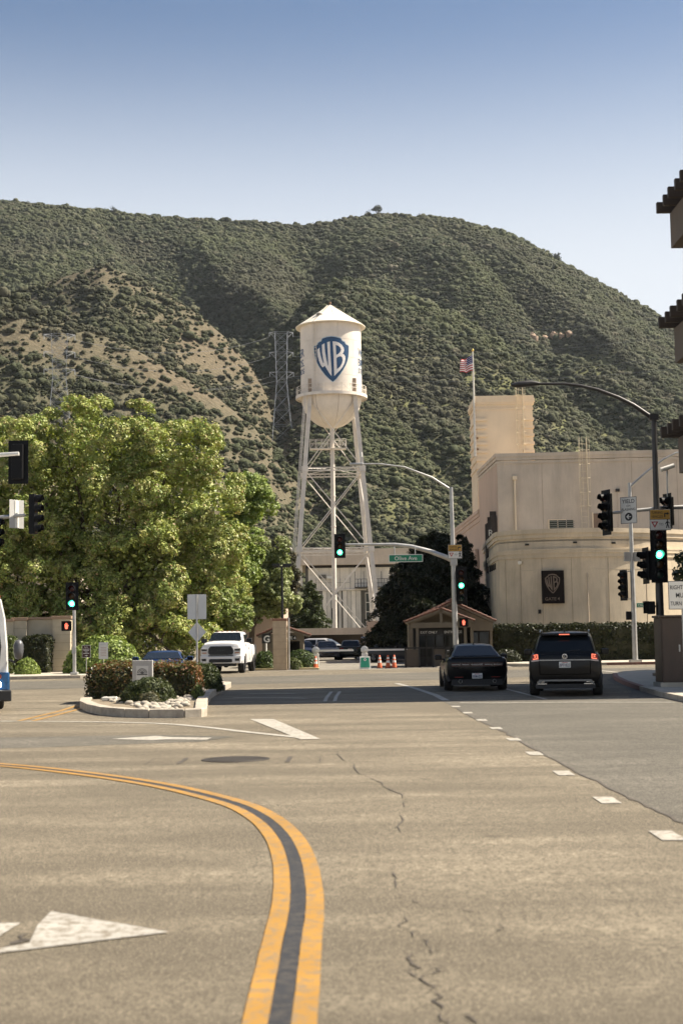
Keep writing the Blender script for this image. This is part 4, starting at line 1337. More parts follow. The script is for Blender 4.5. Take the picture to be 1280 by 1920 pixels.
# carport beam and blocky pier further in
CP = thing('carport', 'long low taupe carport beam over the parked cars', 'carport', (0, 0, 0))
bx('beam', W_TAUPE, CP, -9.5, 130, 1.95, 2.2, 130.6, 2.56)
bx('roof', ROOFG, CP, -9.5, 130.6, 2.3, 2.2, 139, 2.45)
for x in (-9.2, -5.2, 1.8):
    bx('column', W_TAUPE, CP, x, 130.1, 0, x + .3, 130.4, 1.95)
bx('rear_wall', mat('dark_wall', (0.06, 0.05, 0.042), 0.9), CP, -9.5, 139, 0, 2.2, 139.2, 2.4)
PR = thing('stone_pier', 'chunky pale wall pier at right end of the carport', 'pier', (2.95, 129.5, 0))
bx('pier', W_PINK, PR, -0.8, 0, 0, 0.25, 1.2, 3.15)
for k in range(5):
    bx('block', mat('pale_block', (0.55, 0.48, 0.38), 0.9, stain=0.3), PR, 0.26, 0.05, 0.02 + k * .62, 0.75 + 0.10 * math.sin(k * 2.1), 1.1, 0.60 + k * .62)

# far studio block behind the tower
FW = mat('panel_weathered', (0.68, 0.63, 0.545), 0.9, var=0.2, scale=0.35, stain=0.5)
FW2 = mat('panel_grey', (0.50, 0.47, 0.41), 0.9, var=0.2, scale=0.4, stain=0.5)
FG = mat('panel_dark_grey', (0.14, 0.135, 0.12), 0.9, stain=0.3)
SB_ = thing('sound_stage', 'weathered pale studio block with roof slab seen through tower legs', 'building', (0, 190, 0))
bx('core_wall', FG, SB_, -5.0, 1.0, 0, 16, 20, 11.0)
bx('roof_slab', W_TAUPE, SB_, -6.1, -0.6, 11.35, 16.5, 20.5, 13.45)
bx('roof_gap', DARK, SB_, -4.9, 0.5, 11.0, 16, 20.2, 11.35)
for k in range(14):
    x = -4.6 + k * 1.42
    bx('wall_panel', FW, SB_, x + .012, 0.70 - 0.015 * (k % 2), 8.15, x + 1.408, 1.0, 11.0)
bx('ledge', FW, SB_, -4.7, 0.45, 7.95, 3.2, 1.0, 8.12)
for k, (x0, x1, mm) in enumerate(((-3.9, -2.75, FG), (-2.7, -2.2, FW), (-2.15, -1.6, FW2), (-1.5, -1.0, FW), (-0.6, -0.2, FW2), (0.0, 0.55, FW), (0.6, 1.1, FW2), (1.15, 1.7, FW), (1.75, 2.4, FW2), (4.1, 5.2, FW2), (5.3, 6.3, FW))):
    bx('wall_panel', mm, SB_, x0, 0.75 - 0.05 * (k % 3), 0.0 if mm is not FG else 5.0, x1, 1.0, 7.92)
w2 = bx('window', DARK, SB_, -1.55, 0.62, 3.6, -0.85, 0.72, 5.6)
bx('pane', GLS, w2, -1.5, 0.58, 3.65, -0.9, 0.615, 4.6)
for k in range(2):
    w3 = bx('window', FW, SB_, 3.0 + k * .75, 0.6, 2.5, 3.6 + k * .75, 0.95, 7.6)
    for j in range(4):
        bx('pane', GLS, w3, 3.08 + k * .75, 0.55, 2.6 + j * 1.25, 3.52 + k * .75, 0.595, 3.75 + j * 1.25)
bx('side_tower', FW, SB_, -5.9, 0.1, 8.6, -5.35, 1.5, 12.0)
bx('side_lamp', BLK, SB_, -6.0, -0.6, 7.9, -5.0, 0.05, 8.4)
ct_w = bx('catwalk', BLK, SB_, 1.6, -0.7, 8.25, 6.4, 0.6, 8.36)
mb = MB()
for k in range(13):
    mb.tube((1.65 + k * .39, -0.68, 8.3), (1.65 + k * .39, -0.68, 10.4 if k % 3 == 0 else 9.4), 0.035, n=5)
for z in (8.85, 9.4):
    mb.tube((1.65, -0.68, z), (6.35, -0.68, z), 0.03, n=5)
mb.build('railing', BLK, ct_w)
mb = MB()
for k in range(9):
    mb.tube((-4.2 + k * .65, 0.35, 8.1), (-4.2 + k * .65, 0.35, 9.6), 0.02, n=4)
mb.tube((-4.2, 0.35, 9.0), (1.0, 0.35, 9.0), 0.02, n=4)
mb.build('cable_rail', BLK, SB_)
bx('equipment_box', FG, SB_, -3.1, 0.3, 9.6, -2.2, 0.7, 10.1)
bx('equipment_box', SIGNW, SB_, -2.1, 0.3, 9.55, -1.1, 0.7, 9.9)
SB2 = thing('storage_block', 'pale building block with roller shutters behind the dark cedar', 'building', (0, 0, 0))
bx('wall', W_PINK, SB2, 3.6, 118, 0, 10.0, 126, 4.2)
for k in range(4):
    sh = bx('shutter', FG, SB2, 4.2 + k * 1.4, 117.9, 0, 5.2 + k * 1.4, 118, 3.4)
    for j in range(9):
        bx('slat', mat('shutter_slat', (0.10, 0.095, 0.085), 0.7), sh, 4.22 + k * 1.4, 117.86, 0.05 + j * .37, 5.18 + k * 1.4, 117.895, 0.36 + j * .37)

# boundary wall on the left with capped block pillars
WL = mat('wall_cream_block', (0.46, 0.39, 0.28), 0.9, var=0.1, scale=2, stain=0.15, bump=0.3)
WC = mat('wall_cap_brown', (0.33, 0.22, 0.145), 0.85, var=0.12)
bw = thing('boundary_wall', 'cream block boundary wall with brown cap behind dark hedge', 'wall', (0, 0, 0))
bx('wall_panel', WL, bw, -16.5, 74.6, 0.0, -15.1, 74.85, 2.86)
bx('wall_cap', WC, bw, -16.52, 74.52, 2.87, -15.1, 74.93, 3.0)
bx('wall_panel', WL, bw, -30, 74.3, 0.0, -17.15, 74.55, 2.78)
bx('wall_cap', WC, bw, -30, 74.22, 2.79, -17.12, 74.63, 2.92)
bx('wall_panel', WL, bw, -14.2, 77.6, 0.0, -13.3, 77.85, 2.7)
bx('wall_cap', WC, bw, -14.2, 77.52, 2.71, -13.3, 77.93, 2.84)
for x, y, wd, hh, nm in ((-14.66, 74.75, 0.46, 3.0, 'broad'), (-16.85, 74.7, 0.36, 2.95, 'slim'), (-13.2, 78.1, 0.3, 2.75, 'small')):
    pl_ = thing('wall_pillar', {'broad': 'wide cream block pillar with brown cap behind left walk signal', 'slim': 'cream block pillar with brown cap next to the bus', 'small': 'narrow cream wall pillar in the shade of the big tree'}[nm], 'pillar', (x, y, 0))
    bx('core', mat('mortar', (0.2, 0.16, 0.11)), pl_, -wd + .015, -wd + .015, 0, wd - .015, wd - .015, hh - .1)
    me_ = MB().box(-wd, -wd, 0, wd, wd, (hh - .12) / 7 - .01).mesh('block', WL)
    for k in range(7):
        o = link_mesh('block', me_, pl_); o.location = (0, 0, .005 + k * (hh - .12) / 7)
    bx('cap', WC, pl_, -wd - .06, -wd - .06, hh - .12, wd + .06, wd + .06, hh + .04, bevel=0.015)
HB = thing('house_behind', 'plain beige building hidden behind the big tree on the left', 'building', (0, 0, 0))
bx('wall', W_TAUPE, HB, -32, 95, 0, -17.5, 108, 6.5)
bx('roof', ROOFG, HB, -32.3, 94.7, 6.5, -17.2, 108.3, 6.75)
# ================================================================ trees, hedges, bushes
BARK = mat('bark', (0.10, 0.075, 0.05), 0.95, var=0.35, scale=4, bump=0.6, bscale=14)
LEAF = leaf_mat('leaf_broad', 0.17)
LEAF_D = leaf_mat('leaf_dark', 0.15, (1.1, 1.15, 0.7), 0.45)
LEAF_R = leaf_mat('leaf_redtip', 0.25, (1.3, 1.0, 0.7), 0.4)
def limbs(trunk, r0, ends, r1=0.06, parent=None, fork=0.45, seed=1):
    rr = random.Random(seed)
    base, top = Vector(trunk[0]), Vector(trunk[1])
    mb = MB()
    mb.path([base, base.lerp(top, .35) + Vector((rr.uniform(-.1, .1), 0, 0)), base.lerp(top, .7), top], [r0 * 1.25, r0, r0 * .9, r0 * .8], 10)
    for e in ends:
        e = Vector(e)
        a = top.lerp(base, rr.uniform(0, .25))
        m1 = a.lerp(e, .35) + Vector((rr.uniform(-.4, .4), rr.uniform(-.4, .4), rr.uniform(.1, .6)))
        m2 = a.lerp(e, .7) + Vector((rr.uniform(-.4, .4), rr.uniform(-.4, .4), rr.uniform(0, .4)))
        k = r0 * fork
        mb.path([a, m1, m2, e], [k, k * .75, k * .5, r1], 7)
        for _ in range(3):
            s_ = m1.lerp(e, rr.uniform(.2, .8))
            q = s_ + Vector((rr.uniform(-1.3, 1.3), rr.uniform(-1.3, 1.3), rr.uniform(.2, 1.4)))
            mb.path([s_, s_.lerp(q, .5) + Vector((0, 0, .15)), q], [k * .4, k * .28, r1 * .5], 5)
    return mb.build('trunk', BARK, parent, smooth=60)
def tree(name, label, lobes, pal, trunk, r0, nsub, subr, nclump, clr, nleaf, leaf, group=None, tip=None, tipfrac=0.0, mt=None, seed=3, cat='tree', low=-0.5, depth=0.42, inner=60):
    rng = np.random.default_rng(seed)
    o = thing(name, label, cat, trunk[0], 0, group)
    bp = np.array(trunk[0])
    L = [tuple(np.array(l[:3]) - bp) + tuple(l[3:]) for l in lobes]
    sp_, sdir = lobes_shell(L, nsub, rng, depth, low)
    srad = rng.uniform(subr[0], subr[1], len(sp_))
    n = len(sp_)
    ci_ = np.repeat(np.arange(n), nclump)
    d = unit(n * nclump, rng) + sdir[ci_] * 0.9 + np.array([0, 0, 0.25])
    d /= np.linalg.norm(d, axis=1, keepdims=True)
    cen = sp_[ci_] + d * srad[ci_][:, None] * rng.uniform(0.7, 1.0, (len(ci_), 1))
    ok = cen[:, 2] > 0.1
    cen, d = cen[ok], d[ok]
    crad = rng.uniform(clr[0], clr[1], len(cen))
    p, nr, tn = puffs(cen, crad, d, nleaf, pal, rng=rng, tip=tip, tipfrac=tipfrac)
    # leaves on the inner twigs, so that the crown is not see-through
    La = np.array(L)
    vol = La[:, 3] * La[:, 4] * La[:, 5]
    ni = int(inner * len(sp_))
    ix = rng.choice(len(La), ni, p=vol / vol.sum())
    pi_ = La[ix, :3] + unit(ni, rng) * La[ix, 3:] * (rng.random((ni, 1)) ** 0.4) * 0.74
    ni_nor = rng.normal(size=(ni, 3))
    ks = pi_[:, 2] > 0.2
    ime = leaf_mesh('inner_leaves', pi_[ks], ni_nor[ks], leaf * 1.7, pal_pick(ks.sum(), pal, rng), mt or LEAF, 0.6, rng)
    k = p[:, 2] > 0.05
    me = leaf_mesh('crown', p[k], nr[k], leaf, tn[k], mt or LEAF, 0.6, rng)
    cr_o = link_mesh('crown', me, o)
    link_mesh('inner_leaves', ime, cr_o)
    limbs((tuple(np.array(trunk[0]) - bp), tuple(np.array(trunk[1]) - bp)), r0, [tuple(l[:3]) for l in L], 0.05, o, seed=seed)
    return o
PAL_Y = [(0.340, 0.365, 0.105), (0.285, 0.325, 0.085), (0.205, 0.255, 0.060), (0.300, 0.330, 0.095), (0.350, 0.335, 0.130), (0.150, 0.195, 0.046)]
PAL_G = [(0.210, 0.270, 0.060), (0.160, 0.225, 0.045), (0.250, 0.300, 0.080)]
PAL_O = [(0.225, 0.255, 0.095), (0.175, 0.210, 0.072), (0.260, 0.280, 0.115)]
tree('broad_tree', 'huge round yellow-green tree filling the left side behind the wall',
     [(-13.4, 80, 9.6, 4.4, 4.2, 5.4), (-17.6, 80, 9.4, 4.0, 4.0, 4.7), (-9.3, 80, 9.2, 3.5, 3.8, 4.6), (-7.7, 80.2, 8.2, 1.9, 2.2, 3.2), (-9.4, 79.4, 12.0, 2.3, 2.5, 2.2), (-18.6, 79, 12.0, 2.5, 2.6, 2.3), (-11.4, 79, 5.2, 3.4, 3.4, 3.2), (-16.2, 79, 5.6, 3.4, 3.4, 3.2), (-8.3, 80.3, 6.6, 2.1, 2.4, 2.8), (-21, 80, 7.5, 3.6, 3.5, 4.6), (-12.2, 78.8, 12.4, 2.6, 2.8, 2.5), (-15.4, 79, 12.5, 2.6, 2.8, 2.4), (-11.9, 78.3, 2.9, 1.9, 1.6, 1.9), (-19, 79, 4.5, 2.5, 2.6, 2.4), (-9.4, 79, 3.6, 2.0, 1.9, 1.9), (-14.2, 78.4, 3.3, 2.2, 1.9, 2.1), (-17, 78.4, 3.2, 2.2, 2.0, 2.0), (-7.6, 80, 4.6, 1.3, 1.5, 1.5), (-12.8, 78.2, 1.5, 1.9, 1.2, 1.4), (-10.2, 78.4, 1.6, 1.8, 1.2, 1.5), (-15.4, 79.5, 1.6, 1.8, 1.2, 1.5), (-8.3, 79, 2.3, 1.2, 1.2, 1.5), (-11.2, 77.2, 1.0, 1.6, 0.9, 1.5), (-9.2, 77.4, 0.9, 1.4, 0.9, 1.4), (-12.8, 76.8, 1.6, 1.0, 0.9, 1.5)],
     PAL_Y, ((-13.2, 80.5, 0), (-13.3, 80.5, 3.4)), 0.42, 380, (0.6, 1.2), 38, (0.20, 0.34), 30, 0.074, tip=(0.30, 0.20, 0.09), tipfrac=0.05, seed=5, low=-0.85)
tree('broad_tree', 'bright green tree peeking out beyond the right edge of the huge tree',
     [(-6.1, 92, 10.5, 1.35, 1.6, 2.0), (-5.6, 92, 10.2, 0.85, 1.2, 1.6), (-6.9, 92, 6.5, 1.6, 1.8, 3.0)],
     PAL_G, ((-7.1, 92, 0), (-6.9, 92, 4.0)), 0.25, 60, (0.5, 0.85), 30, (0.18, 0.3), 28, 0.08, seed=6)
tree('broad_tree', 'grey-green tree with loose crown above the pink lot building',
     [(-5.3, 94, 6.3, 1.8, 1.8, 2.3), (-4.2, 94, 4.6, 1.05, 1.2, 1.8), (-6.6, 94, 5.2, 1.6, 1.7, 2.1), (-4.9, 93.5, 3.7, 1.2, 1.2, 0.9)],
     PAL_O, ((-6.2, 94.5, 0), (-6.0, 94.5, 2.8)), 0.22, 80, (0.45, 0.8), 28, (0.18, 0.3), 28, 0.08, seed=7)
tree('broad_tree', 'low leafy tree directly behind the white pickup truck',
     [(-7.7, 88, 3.4, 1.3, 1.3, 1.7), (-8.6, 88, 2.4, 1.2, 1.2, 1.4), (-6.5, 88.5, 3.0, 0.9, 1.0, 1.2), (-10.2, 86, 2.2, 1.3, 1.2, 1.4)],
     PAL_O + PAL_G, ((-8.0, 88.4, 0), (-7.9, 88.4, 1.8)), 0.16, 60, (0.4, 0.65), 22, (0.17, 0.28), 26, 0.08, seed=8)
tree('broad_tree', 'dark olive tree between the green trees and the tower leg',
     [(-6.9, 150, 8.6, 2.0, 2.0, 3.4), (-8.4, 150, 6.5, 2.2, 2.0, 4.0), (-5.9, 150, 5, 1.3, 1.6, 3.2)],
     [(0.060, 0.052, 0.024), (0.048, 0.050, 0.022), (0.075, 0.062, 0.030)], ((-7.2, 150, 0), (-7.2, 150, 3)), 0.22, 60, (0.6, 1.0), 9, (0.3, 0.55), 34, 0.15, mt=LEAF_D, seed=9)

def conifer(name, label, base, h, reach, pal, nbr, seed, droop=0.55, leaf=0.075, z0=0.18, lean=0.0, dens=1.0):
    """cedar: tiers of long drooping boughs carrying hanging sprays"""
    rng = np.random.default_rng(seed)
    o = thing(name, label, 'tree', base)
    mb = MB().path([(0, 0, 0), (lean * .3, 0, h * .4), (lean, 0, h)], [h * .03, h * .022, 0.03], 9)
    C, Nn = [], []
    for k in range(nbr):
        f = z0 + (1 - z0) * (k + rng.random()) / nbr
        az = k * 2.399 + rng.uniform(-.3, .3)
        ln = reach * (1.05 - f) ** 0.62 * rng.uniform(0.7, 1.08)
        st_ = np.array([lean * f, 0, h * f])
        dr = np.array([math.cos(az), math.sin(az), 0])
        pts_ = [st_ + dr * ln * s_ + np.array([0, 0, 0.18 * ln * s_ - droop * ln * s_ ** 2]) for s_ in np.linspace(0, 1, 6)]
        mb.path([tuple(p) for p in pts_], [0.055 * (1 - .85 * s_) * (h / 8) for s_ in np.linspace(0, 1, 6)], 5)
        m_ = int(ln * 46 * dens)
        s_ = rng.random(m_) ** 0.75
        ix = np.clip((s_ * 5).astype(int), 0, 4)
        P_ = np.array(pts_)
        q = P_[ix] + (P_[ix + 1] - P_[ix]) * (s_ * 5 - ix)[:, None]
        sidev = np.array([-dr[1], dr[0], 0])
        spread = rng.normal(size=m_) * 0.16 * ln * (0.35 + s_ * .5)
        q = q + sidev * spread[:, None]
        q[:, 2] -= np.abs(spread) * 0.5
        hang = rng.uniform(0, 0.55, m_)
        for j in range(4):
            C.append(q + rng.normal(size=(m_, 3)) * 0.05 - np.array([0, 0, 1]) * (hang * j / 4)[:, None])
            Nn.append(rng.normal(size=(m_, 3)) + np.array([0, 0, .5]))
    C, Nn = np.concatenate(C), np.concatenate(Nn)
    k = C[:, 2] > 0.05
    me = leaf_mesh('crown', C[k], Nn[k], leaf, pal_pick(k.sum(), pal, rng), LEAF_D, 0.35, rng)
    link_mesh('crown', me, o)
    mb.build('trunk', BARK, o, smooth=60)
    return o
PAL_C = [(0.020, 0.026, 0.012), (0.028, 0.034, 0.015), (0.014, 0.019, 0.009), (0.036, 0.037, 0.018)]
conifer('cedar_tree', 'big dark drooping cedar behind the gatehouse', (5.9, 98, 0), 8.9, 6.6, PAL_C, 92, 11, 0.42, 0.13, 0.26, 0.4, 2.3)
conifer('cedar_tree', 'dark cedar standing close to the pink side wall', (8.6, 101, 0), 8.8, 2.8, PAL_C, 60, 12, 0.35, 0.12, 0.08, 0.0, 2.4)
conifer('cedar_tree', 'small olive cedar behind the ticket booth under the tower', (-3.4, 148, 0), 7.6, 2.9, [(0.062, 0.080, 0.028), (0.045, 0.062, 0.022), (0.085, 0.098, 0.040)], 50, 13, 0.32, 0.13, 0.12, 0.1, 2.0)

def soft_box(x0, y0, z0, x1, y1, z1, n=6, jit=0.05, seed=0):
    """lumpy closed box used as the twiggy inside of a hedge"""
    bm = bmesh.new()
    bmesh.ops.create_cube(bm, size=1)
    bmesh.ops.subdivide_edges(bm, edges=bm.edges[:], cuts=n, use_grid_fill=True)
    rr = random.Random(seed)
    for v in bm.verts:
        v.co = Vector((x0 + (v.co.x + .5) * (x1 - x0) + rr.uniform(-jit, jit), y0 + (v.co.y + .5) * (y1 - y0) + rr.uniform(-jit, jit), max(z0, z0 + (v.co.z + .5) * (z1 - z0) + rr.uniform(-jit, jit))))
    me = bpy.data.meshes.new('twigs'); bm.to_mesh(me); bm.free()
    return me
TWIG = mat('hedge_twigs', (0.030, 0.030, 0.014), 0.95, var=0.4, scale=6)
def hedge(name, label, x0, y0, z0, x1, y1, z1, leaf, dens, pal, top=None, mt=None, right=None, group=None, seed=1, rnd=0.12):
    rng = np.random.default_rng(seed)
    o = thing(name, label, 'hedge', ((x0 + x1) / 2, (y0 + y1) / 2, z0), 0, group)
    ax, ay, hz = (x1 - x0) / 2, (y1 - y0) / 2, z1 - z0
    me = soft_box(-ax + .09, -ay + .09, 0, ax - .09, ay - .09, hz - .09, 7, 0.04, seed)
    me.materials.append(TWIG)
    link_mesh('twigs', me, o)
    C, Nn, T = [], [], []
    for fn, area, nv, pl_ in (
        (lambda a, b_: (a * ax, -ay, b_ * hz), 2 * ax * hz, (0, -1, .25), pal),
        (lambda a, b_: (a * ax, ay, b_ * hz), 2 * ax * hz, (0, 1, .25), pal),
        (lambda a, b_: (-ax, a * ay, b_ * hz), 2 * ay * hz, (-1, 0, .25), pal),
        (lambda a, b_: (ax, a * ay, b_ * hz), 2 * ay * hz, (1, 0, .25), right or pal),
        (lambda a, b_: (a * ax, (2 * b_ - 1) * ay, hz), 4 * ax * ay, (0, 0, 1), top or pal)):
        n = int(area * dens)
        a, b_ = rng.uniform(-1, 1, n), rng.random(n)
        p = np.stack(np.broadcast_arrays(*fn(a, b_)), -1).astype(float)
        bump = (fbm(p[:, 0] * 2.2 + 9, (p[:, 1] + p[:, 2]) * 2.2 + 9, seed + 3, 3) - .5) * 0.35
        nv = np.array(nv, float)
        p = p + nv * (bump + rng.uniform(-0.16, 0.05, n))[:, None]
        # round the shoulders
        for ax_, lim in ((0, ax), (1, ay)):
            over = np.clip(np.abs(p[:, ax_]) - (lim - rnd), 0, None)
            p[:, 2] -= over * (p[:, 2] > hz - 2 * rnd) * 0.8
        C.append(p); Nn.append(nv + rng.normal(size=(n, 3)) * .55)
        T.append(pal_pick(n, pl_, rng, .3))
    C, Nn, T = np.concatenate(C), np.concatenate(Nn), np.concatenate(T)
    k = C[:, 2] > 0.02
    link_mesh('leaves', leaf_mesh('leaves', C[k], Nn[k], leaf, T[k], mt or LEAF_D, .6, rng), o)
    return o
def bush(name, label, c, rx, ry, rz, leaf, dens, pal, mt=None, aspect=.6, group=None, seed=1, lump=.18, cat='bush', down=0.0):
    """mound of leaves over a twiggy core, flat underneath"""
    rng = np.random.default_rng(seed)
    o = thing(name, label, cat, c, 0, group)
    bm = bmesh.new(); bmesh.ops.create_icosphere(bm, subdivisions=3, radius=1)
    for v in bm.verts:
        v.co = Vector((v.co.x * rx * .86, v.co.y * ry * .86, max(0.0, v.co.z * rz * .86)))
    me = bpy.data.meshes.new('twigs'); bm.to_mesh(me); bm.free(); me.materials.append(TWIG)
    link_mesh('twigs', me, o)
    n = int(dens * 2 * math.pi * ((rx * ry + rx * rz + ry * rz) / 3))
    d = unit(n, rng); d[:, 2] = np.abs(d[:, 2])
    bump = (fbm(d[:, 0] * 3.1 + 11, d[:, 2] * 3.1 + d[:, 1] * 2 + 11, seed + 5, 3) - .5) * 2 * lump
    k = 1 + bump + rng.uniform(-.14, .05, n)
    p = d * np.array([rx, ry, rz]) * k[:, None]
    nr = d / np.array([rx, ry, rz]) + rng.normal(size=(n, 3)) * .5 / min(rx, rz)
    nr[:, 2] -= down
    tn = pal_pick(n, pal, rng, .3)
    link_mesh('leaves', leaf_mesh('leaves', p, nr, leaf, tn, mt or LEAF, aspect, rng), o)
    return o
PAL_H = [(0.022, 0.028, 0.009), (0.016, 0.020, 0.007), (0.038, 0.042, 0.014), (0.028, 0.032, 0.011)]
hedge('clipped_hedge', 'long tall dark clipped hedge below the curved wall', 8.75, 83.0, 0.13, 24, 84.4, 2.25, 0.075, 260, PAL_H, seed=21)
bush('round_bush', 'small clipped bush at foot of the tall hedge beside the black SUV', (12.0, 82.0, 0.13), 0.7, 0.6, 0.62, 0.055, 900, [(0.10, 0.11, 0.03), (0.07, 0.085, 0.025)], seed=22)
bush('round_bush', 'low dark bush at left end of the tall hedge', (9.3, 82.1, 0.13), 0.9, 0.6, 0.75, 0.06, 600, PAL_H, mt=LEAF_D, seed=23)
hedge('clipped_hedge', 'deep dark green hedge against the cream boundary wall', -16.45, 72.9, 0.13, -15.1, 74.3, 2.0, 0.07, 300, PAL_H, seed=24)
hedge('clipped_hedge', 'narrow clipped hedge column seen beside the bus mirror', -18.0, 71.8, 0.13, -16.75, 73.6, 2.0, 0.07, 420, [(0.085, 0.105, 0.030), (0.060, 0.080, 0.022), (0.045, 0.060, 0.018)], seed=25, mt=LEAF)
bush('round_bush', 'small round bush in front of the dark hedge by the boundary wall', (-15.55, 70.3, 0.13), 0.58, 0.5, 0.78, 0.055, 950, PAL_G, seed=26)
bush('round_bush', 'large spreading light green bush behind the left walk signal', (-11.9, 71.0, 0.13), 1.9, 1.5, 1.75, 0.075, 620, PAL_G + [(0.13, 0.17, 0.04)], seed=27, lump=.12)
bush('round_bush', 'dark leafy bush left of the block pillar', (-4.25, 77.6, 0.0), 0.62, 0.6, 0.98, 0.055, 800, [(0.055, 0.085, 0.022), (0.040, 0.062, 0.017), (0.085, 0.115, 0.032)], seed=28)
bush('round_bush', 'dark clipped bush right of the block pillar', (-2.35, 77.9, 0.0), 0.95, 0.6, 1.05, 0.055, 800, [(0.055, 0.085, 0.022), (0.040, 0.062, 0.017), (0.080, 0.108, 0.030)], seed=29, lump=.08)
bush('round_bush', 'small light shrub between block pillar and dark clipped bush', (-2.65, 77.0, 0.0), 0.46, 0.36, 0.62, 0.05, 900, [(0.12, 0.14, 0.045), (0.09, 0.11, 0.035)], seed=30)
pb = bx('planting_bed', mat('kerb_cream_paint', (0.55, 0.45, 0.25), 0.8, stain=.3), None, -4.95, 76.75, 0, -1.35, 78.6, 0.10)
tag(pb, 'low raised kerb bed holding the bushes around the block pillar', 'planting bed')
# near street tree at the right edge (its crown fills the top right of the near corner)
tree('street_tree', 'dark glossy-leaved street tree behind the near right traffic light',
     [(12.5, 46.4, 3.0, 1.35, 1.2, 1.1), (12.3, 46.5, 4.3, 0.9, 1.0, 0.9), (11.6, 46.6, 3.6, 0.55, 0.7, 0.5), (12.6, 46.2, 1.9, 0.95, 0.9, 0.8)],
     [(0.028, 0.038, 0.012), (0.040, 0.050, 0.016), (0.020, 0.028, 0.010)], ((12.4, 46.4, 0.1), (12.4, 46.4, 2.2)), 0.10, 34, (0.25, 0.5), 7, (0.16, 0.3), 12, 0.105, mt=LEAF_D, seed=31, depth=.6, inner=6)

# trees and rocks on the hill
def ridge_tree(u, Y, w_, h_, label, seed, umbrella=False):
    z = float(hill_h(np.array([u]), np.array([Y]))[0])
    rng = np.random.default_rng(seed)
    o = thing('ridge_tree', label, 'tree', (u * Y, Y, z - 0.5), 0, 'lone trees on the hill')
    if umbrella:
        lob = [(0, 0, h_ * .78, w_ / 2, w_ / 2, h_ * .2)]
    else:
        lob = [(0, 0, h_ * .55, w_ / 2, w_ / 2, h_ * .45), (w_ * .25, 0, h_ * .4, w_ / 3, w_ / 3, h_ * .3)]
    p, d = lobes_shell(lob, 60, rng, .8, -1)
    a, b_, c_ = puffs(p, np.full(len(p), w_ * .11), d, 30, [(0.030, 0.036, 0.018), (0.040, 0.044, 0.022)], rng=rng)
    link_mesh('crown', leaf_mesh('crown', a, b_, w_ * .035, c_, LEAF_D, .6, rng), o)
    mb = MB().path([(0, 0, -1), (0, 0, h_ * .45)], [w_ * .03, w_ * .022], 6)
    for k in range(5):
        q = k * 1.26
        mb.path([(0, 0, h_ * .35), (math.cos(q) * w_ * .32, math.sin(q) * w_ * .32, h_ * .75)], [w_ * .018, w_ * .008], 5)
    mb.build('trunk', BARK, o)
ridge_tree(0.0290, 1246, 10.5, 11.5, 'umbrella-shaped lone tree on the summit of the hill', 1, True)
ridge_tree(0.0225, 1246, 5.5, 8.0, 'small round tree just left of the umbrella-shaped summit tree', 2)
ridge_tree(0.156, 1246, 9.5, 8.5, 'lone dark tree on the right shoulder of the skyline', 3)
ridge_tree(-0.161, 1244, 6.5, 9.5, 'dark round tree on the skyline far left', 4)
ridge_tree(0.049, 1170, 6.5, 7.0, 'dark tall bush tree just below the summit', 5)
ridge_tree(0.072, 1130, 7.0, 6.0, 'dark round tree on the slope right of the summit', 6)
ROCK = mat('sandstone', (0.33, 0.235, 0.16), 0.95, var=0.25, scale=0.5, bump=0.8, bscale=1.5)
def hill_at(u, e):
    Ys = np.linspace(420, 1240, 700)
    zs = (hill_h(np.full(700, u), Ys) - 1.7) / Ys
    k = np.argmax(zs >= e)
    return u * Ys[k], float(Ys[k]), float(zs[k] * Ys[k] + 1.7)
for k, (u, e, sx, sz, lab) in enumerate(((0.1385, 0.207, 3.2, 4.2, 'tall pale boulder at left end of the hillside outcrop'), (0.1465, 0.208, 2.4, 2.2, 'low tan boulder second from left in the hillside outcrop'), (0.1525, 0.210, 2.6, 2.8, 'tan boulder in the middle of the hillside outcrop'), (0.158, 0.2095, 2.2, 2.4, 'reddish boulder second from right in the hillside outcrop'), (0.164, 0.2105, 3.0, 2.6, 'wide tan boulder at right end of the hillside outcrop'))):
    x, y, z = hill_at(u, e)
    bm = bmesh.new(); bmesh.ops.create_icosphere(bm, subdivisions=3, radius=1)
    rr = random.Random(k)
    for v in bm.verts:
        q = 1 + .25 * math.sin(v.co.x * 3 + k) * math.cos(v.co.z * 4 + k) + rr.uniform(-.07, .07)
        v.co = Vector((round(v.co.x * 2.5) / 2.5 * .5 + v.co.x * .5, v.co.y, round(v.co.z * 2) / 2 * .5 + v.co.z * .5)) * q
        v.co = Vector((v.co.x * sx, v.co.y * 3, v.co.z * sz + sz * .5))
    me = bpy.data.meshes.new('boulder'); bm.to_mesh(me); bm.free(); me.materials.append(ROCK)
    o = link_mesh('boulder', me); o.location = (x, y - 3, z)
    tag(o, lab, 'boulder', 'boulders of the hillside outcrop')
# ================================================================ median island
isl = [(-7.10, 38.6), (-6.75, 36.6), (-6.2, 34.6), (-5.6, 33.0), (-4.9, 31.95), (-4.3, 31.5), (-3.5, 31.35), (-3.15, 31.5), (-3.05, 31.9), (-3.45, 36), (-3.85, 41.5), (-3.95, 46), (-4.0, 50.8), (-4.4, 51.6), (-7.0, 51.6), (-7.3, 50), (-7.3, 44)]
MI = thing('median_island', 'raised concrete kerbed median island with white stones', 'traffic island', (0, 0, 0))
def inset(pts, d):
    c_ = Vector((sum(p[0] for p in pts) / len(pts), sum(p[1] for p in pts) / len(pts)))
    out = []
    n = len(pts)
    P = [Vector(p) for p in pts]
    for i in range(n):
        a = (P[i] - P[i - 1]).normalized(); b_ = (P[(i + 1) % n] - P[i]).normalized()
        nn = (Vector((-a.y, a.x)) + Vector((-b_.y, b_.x))).normalized()
        out.append(tuple(P[i] + nn * d))
    return out
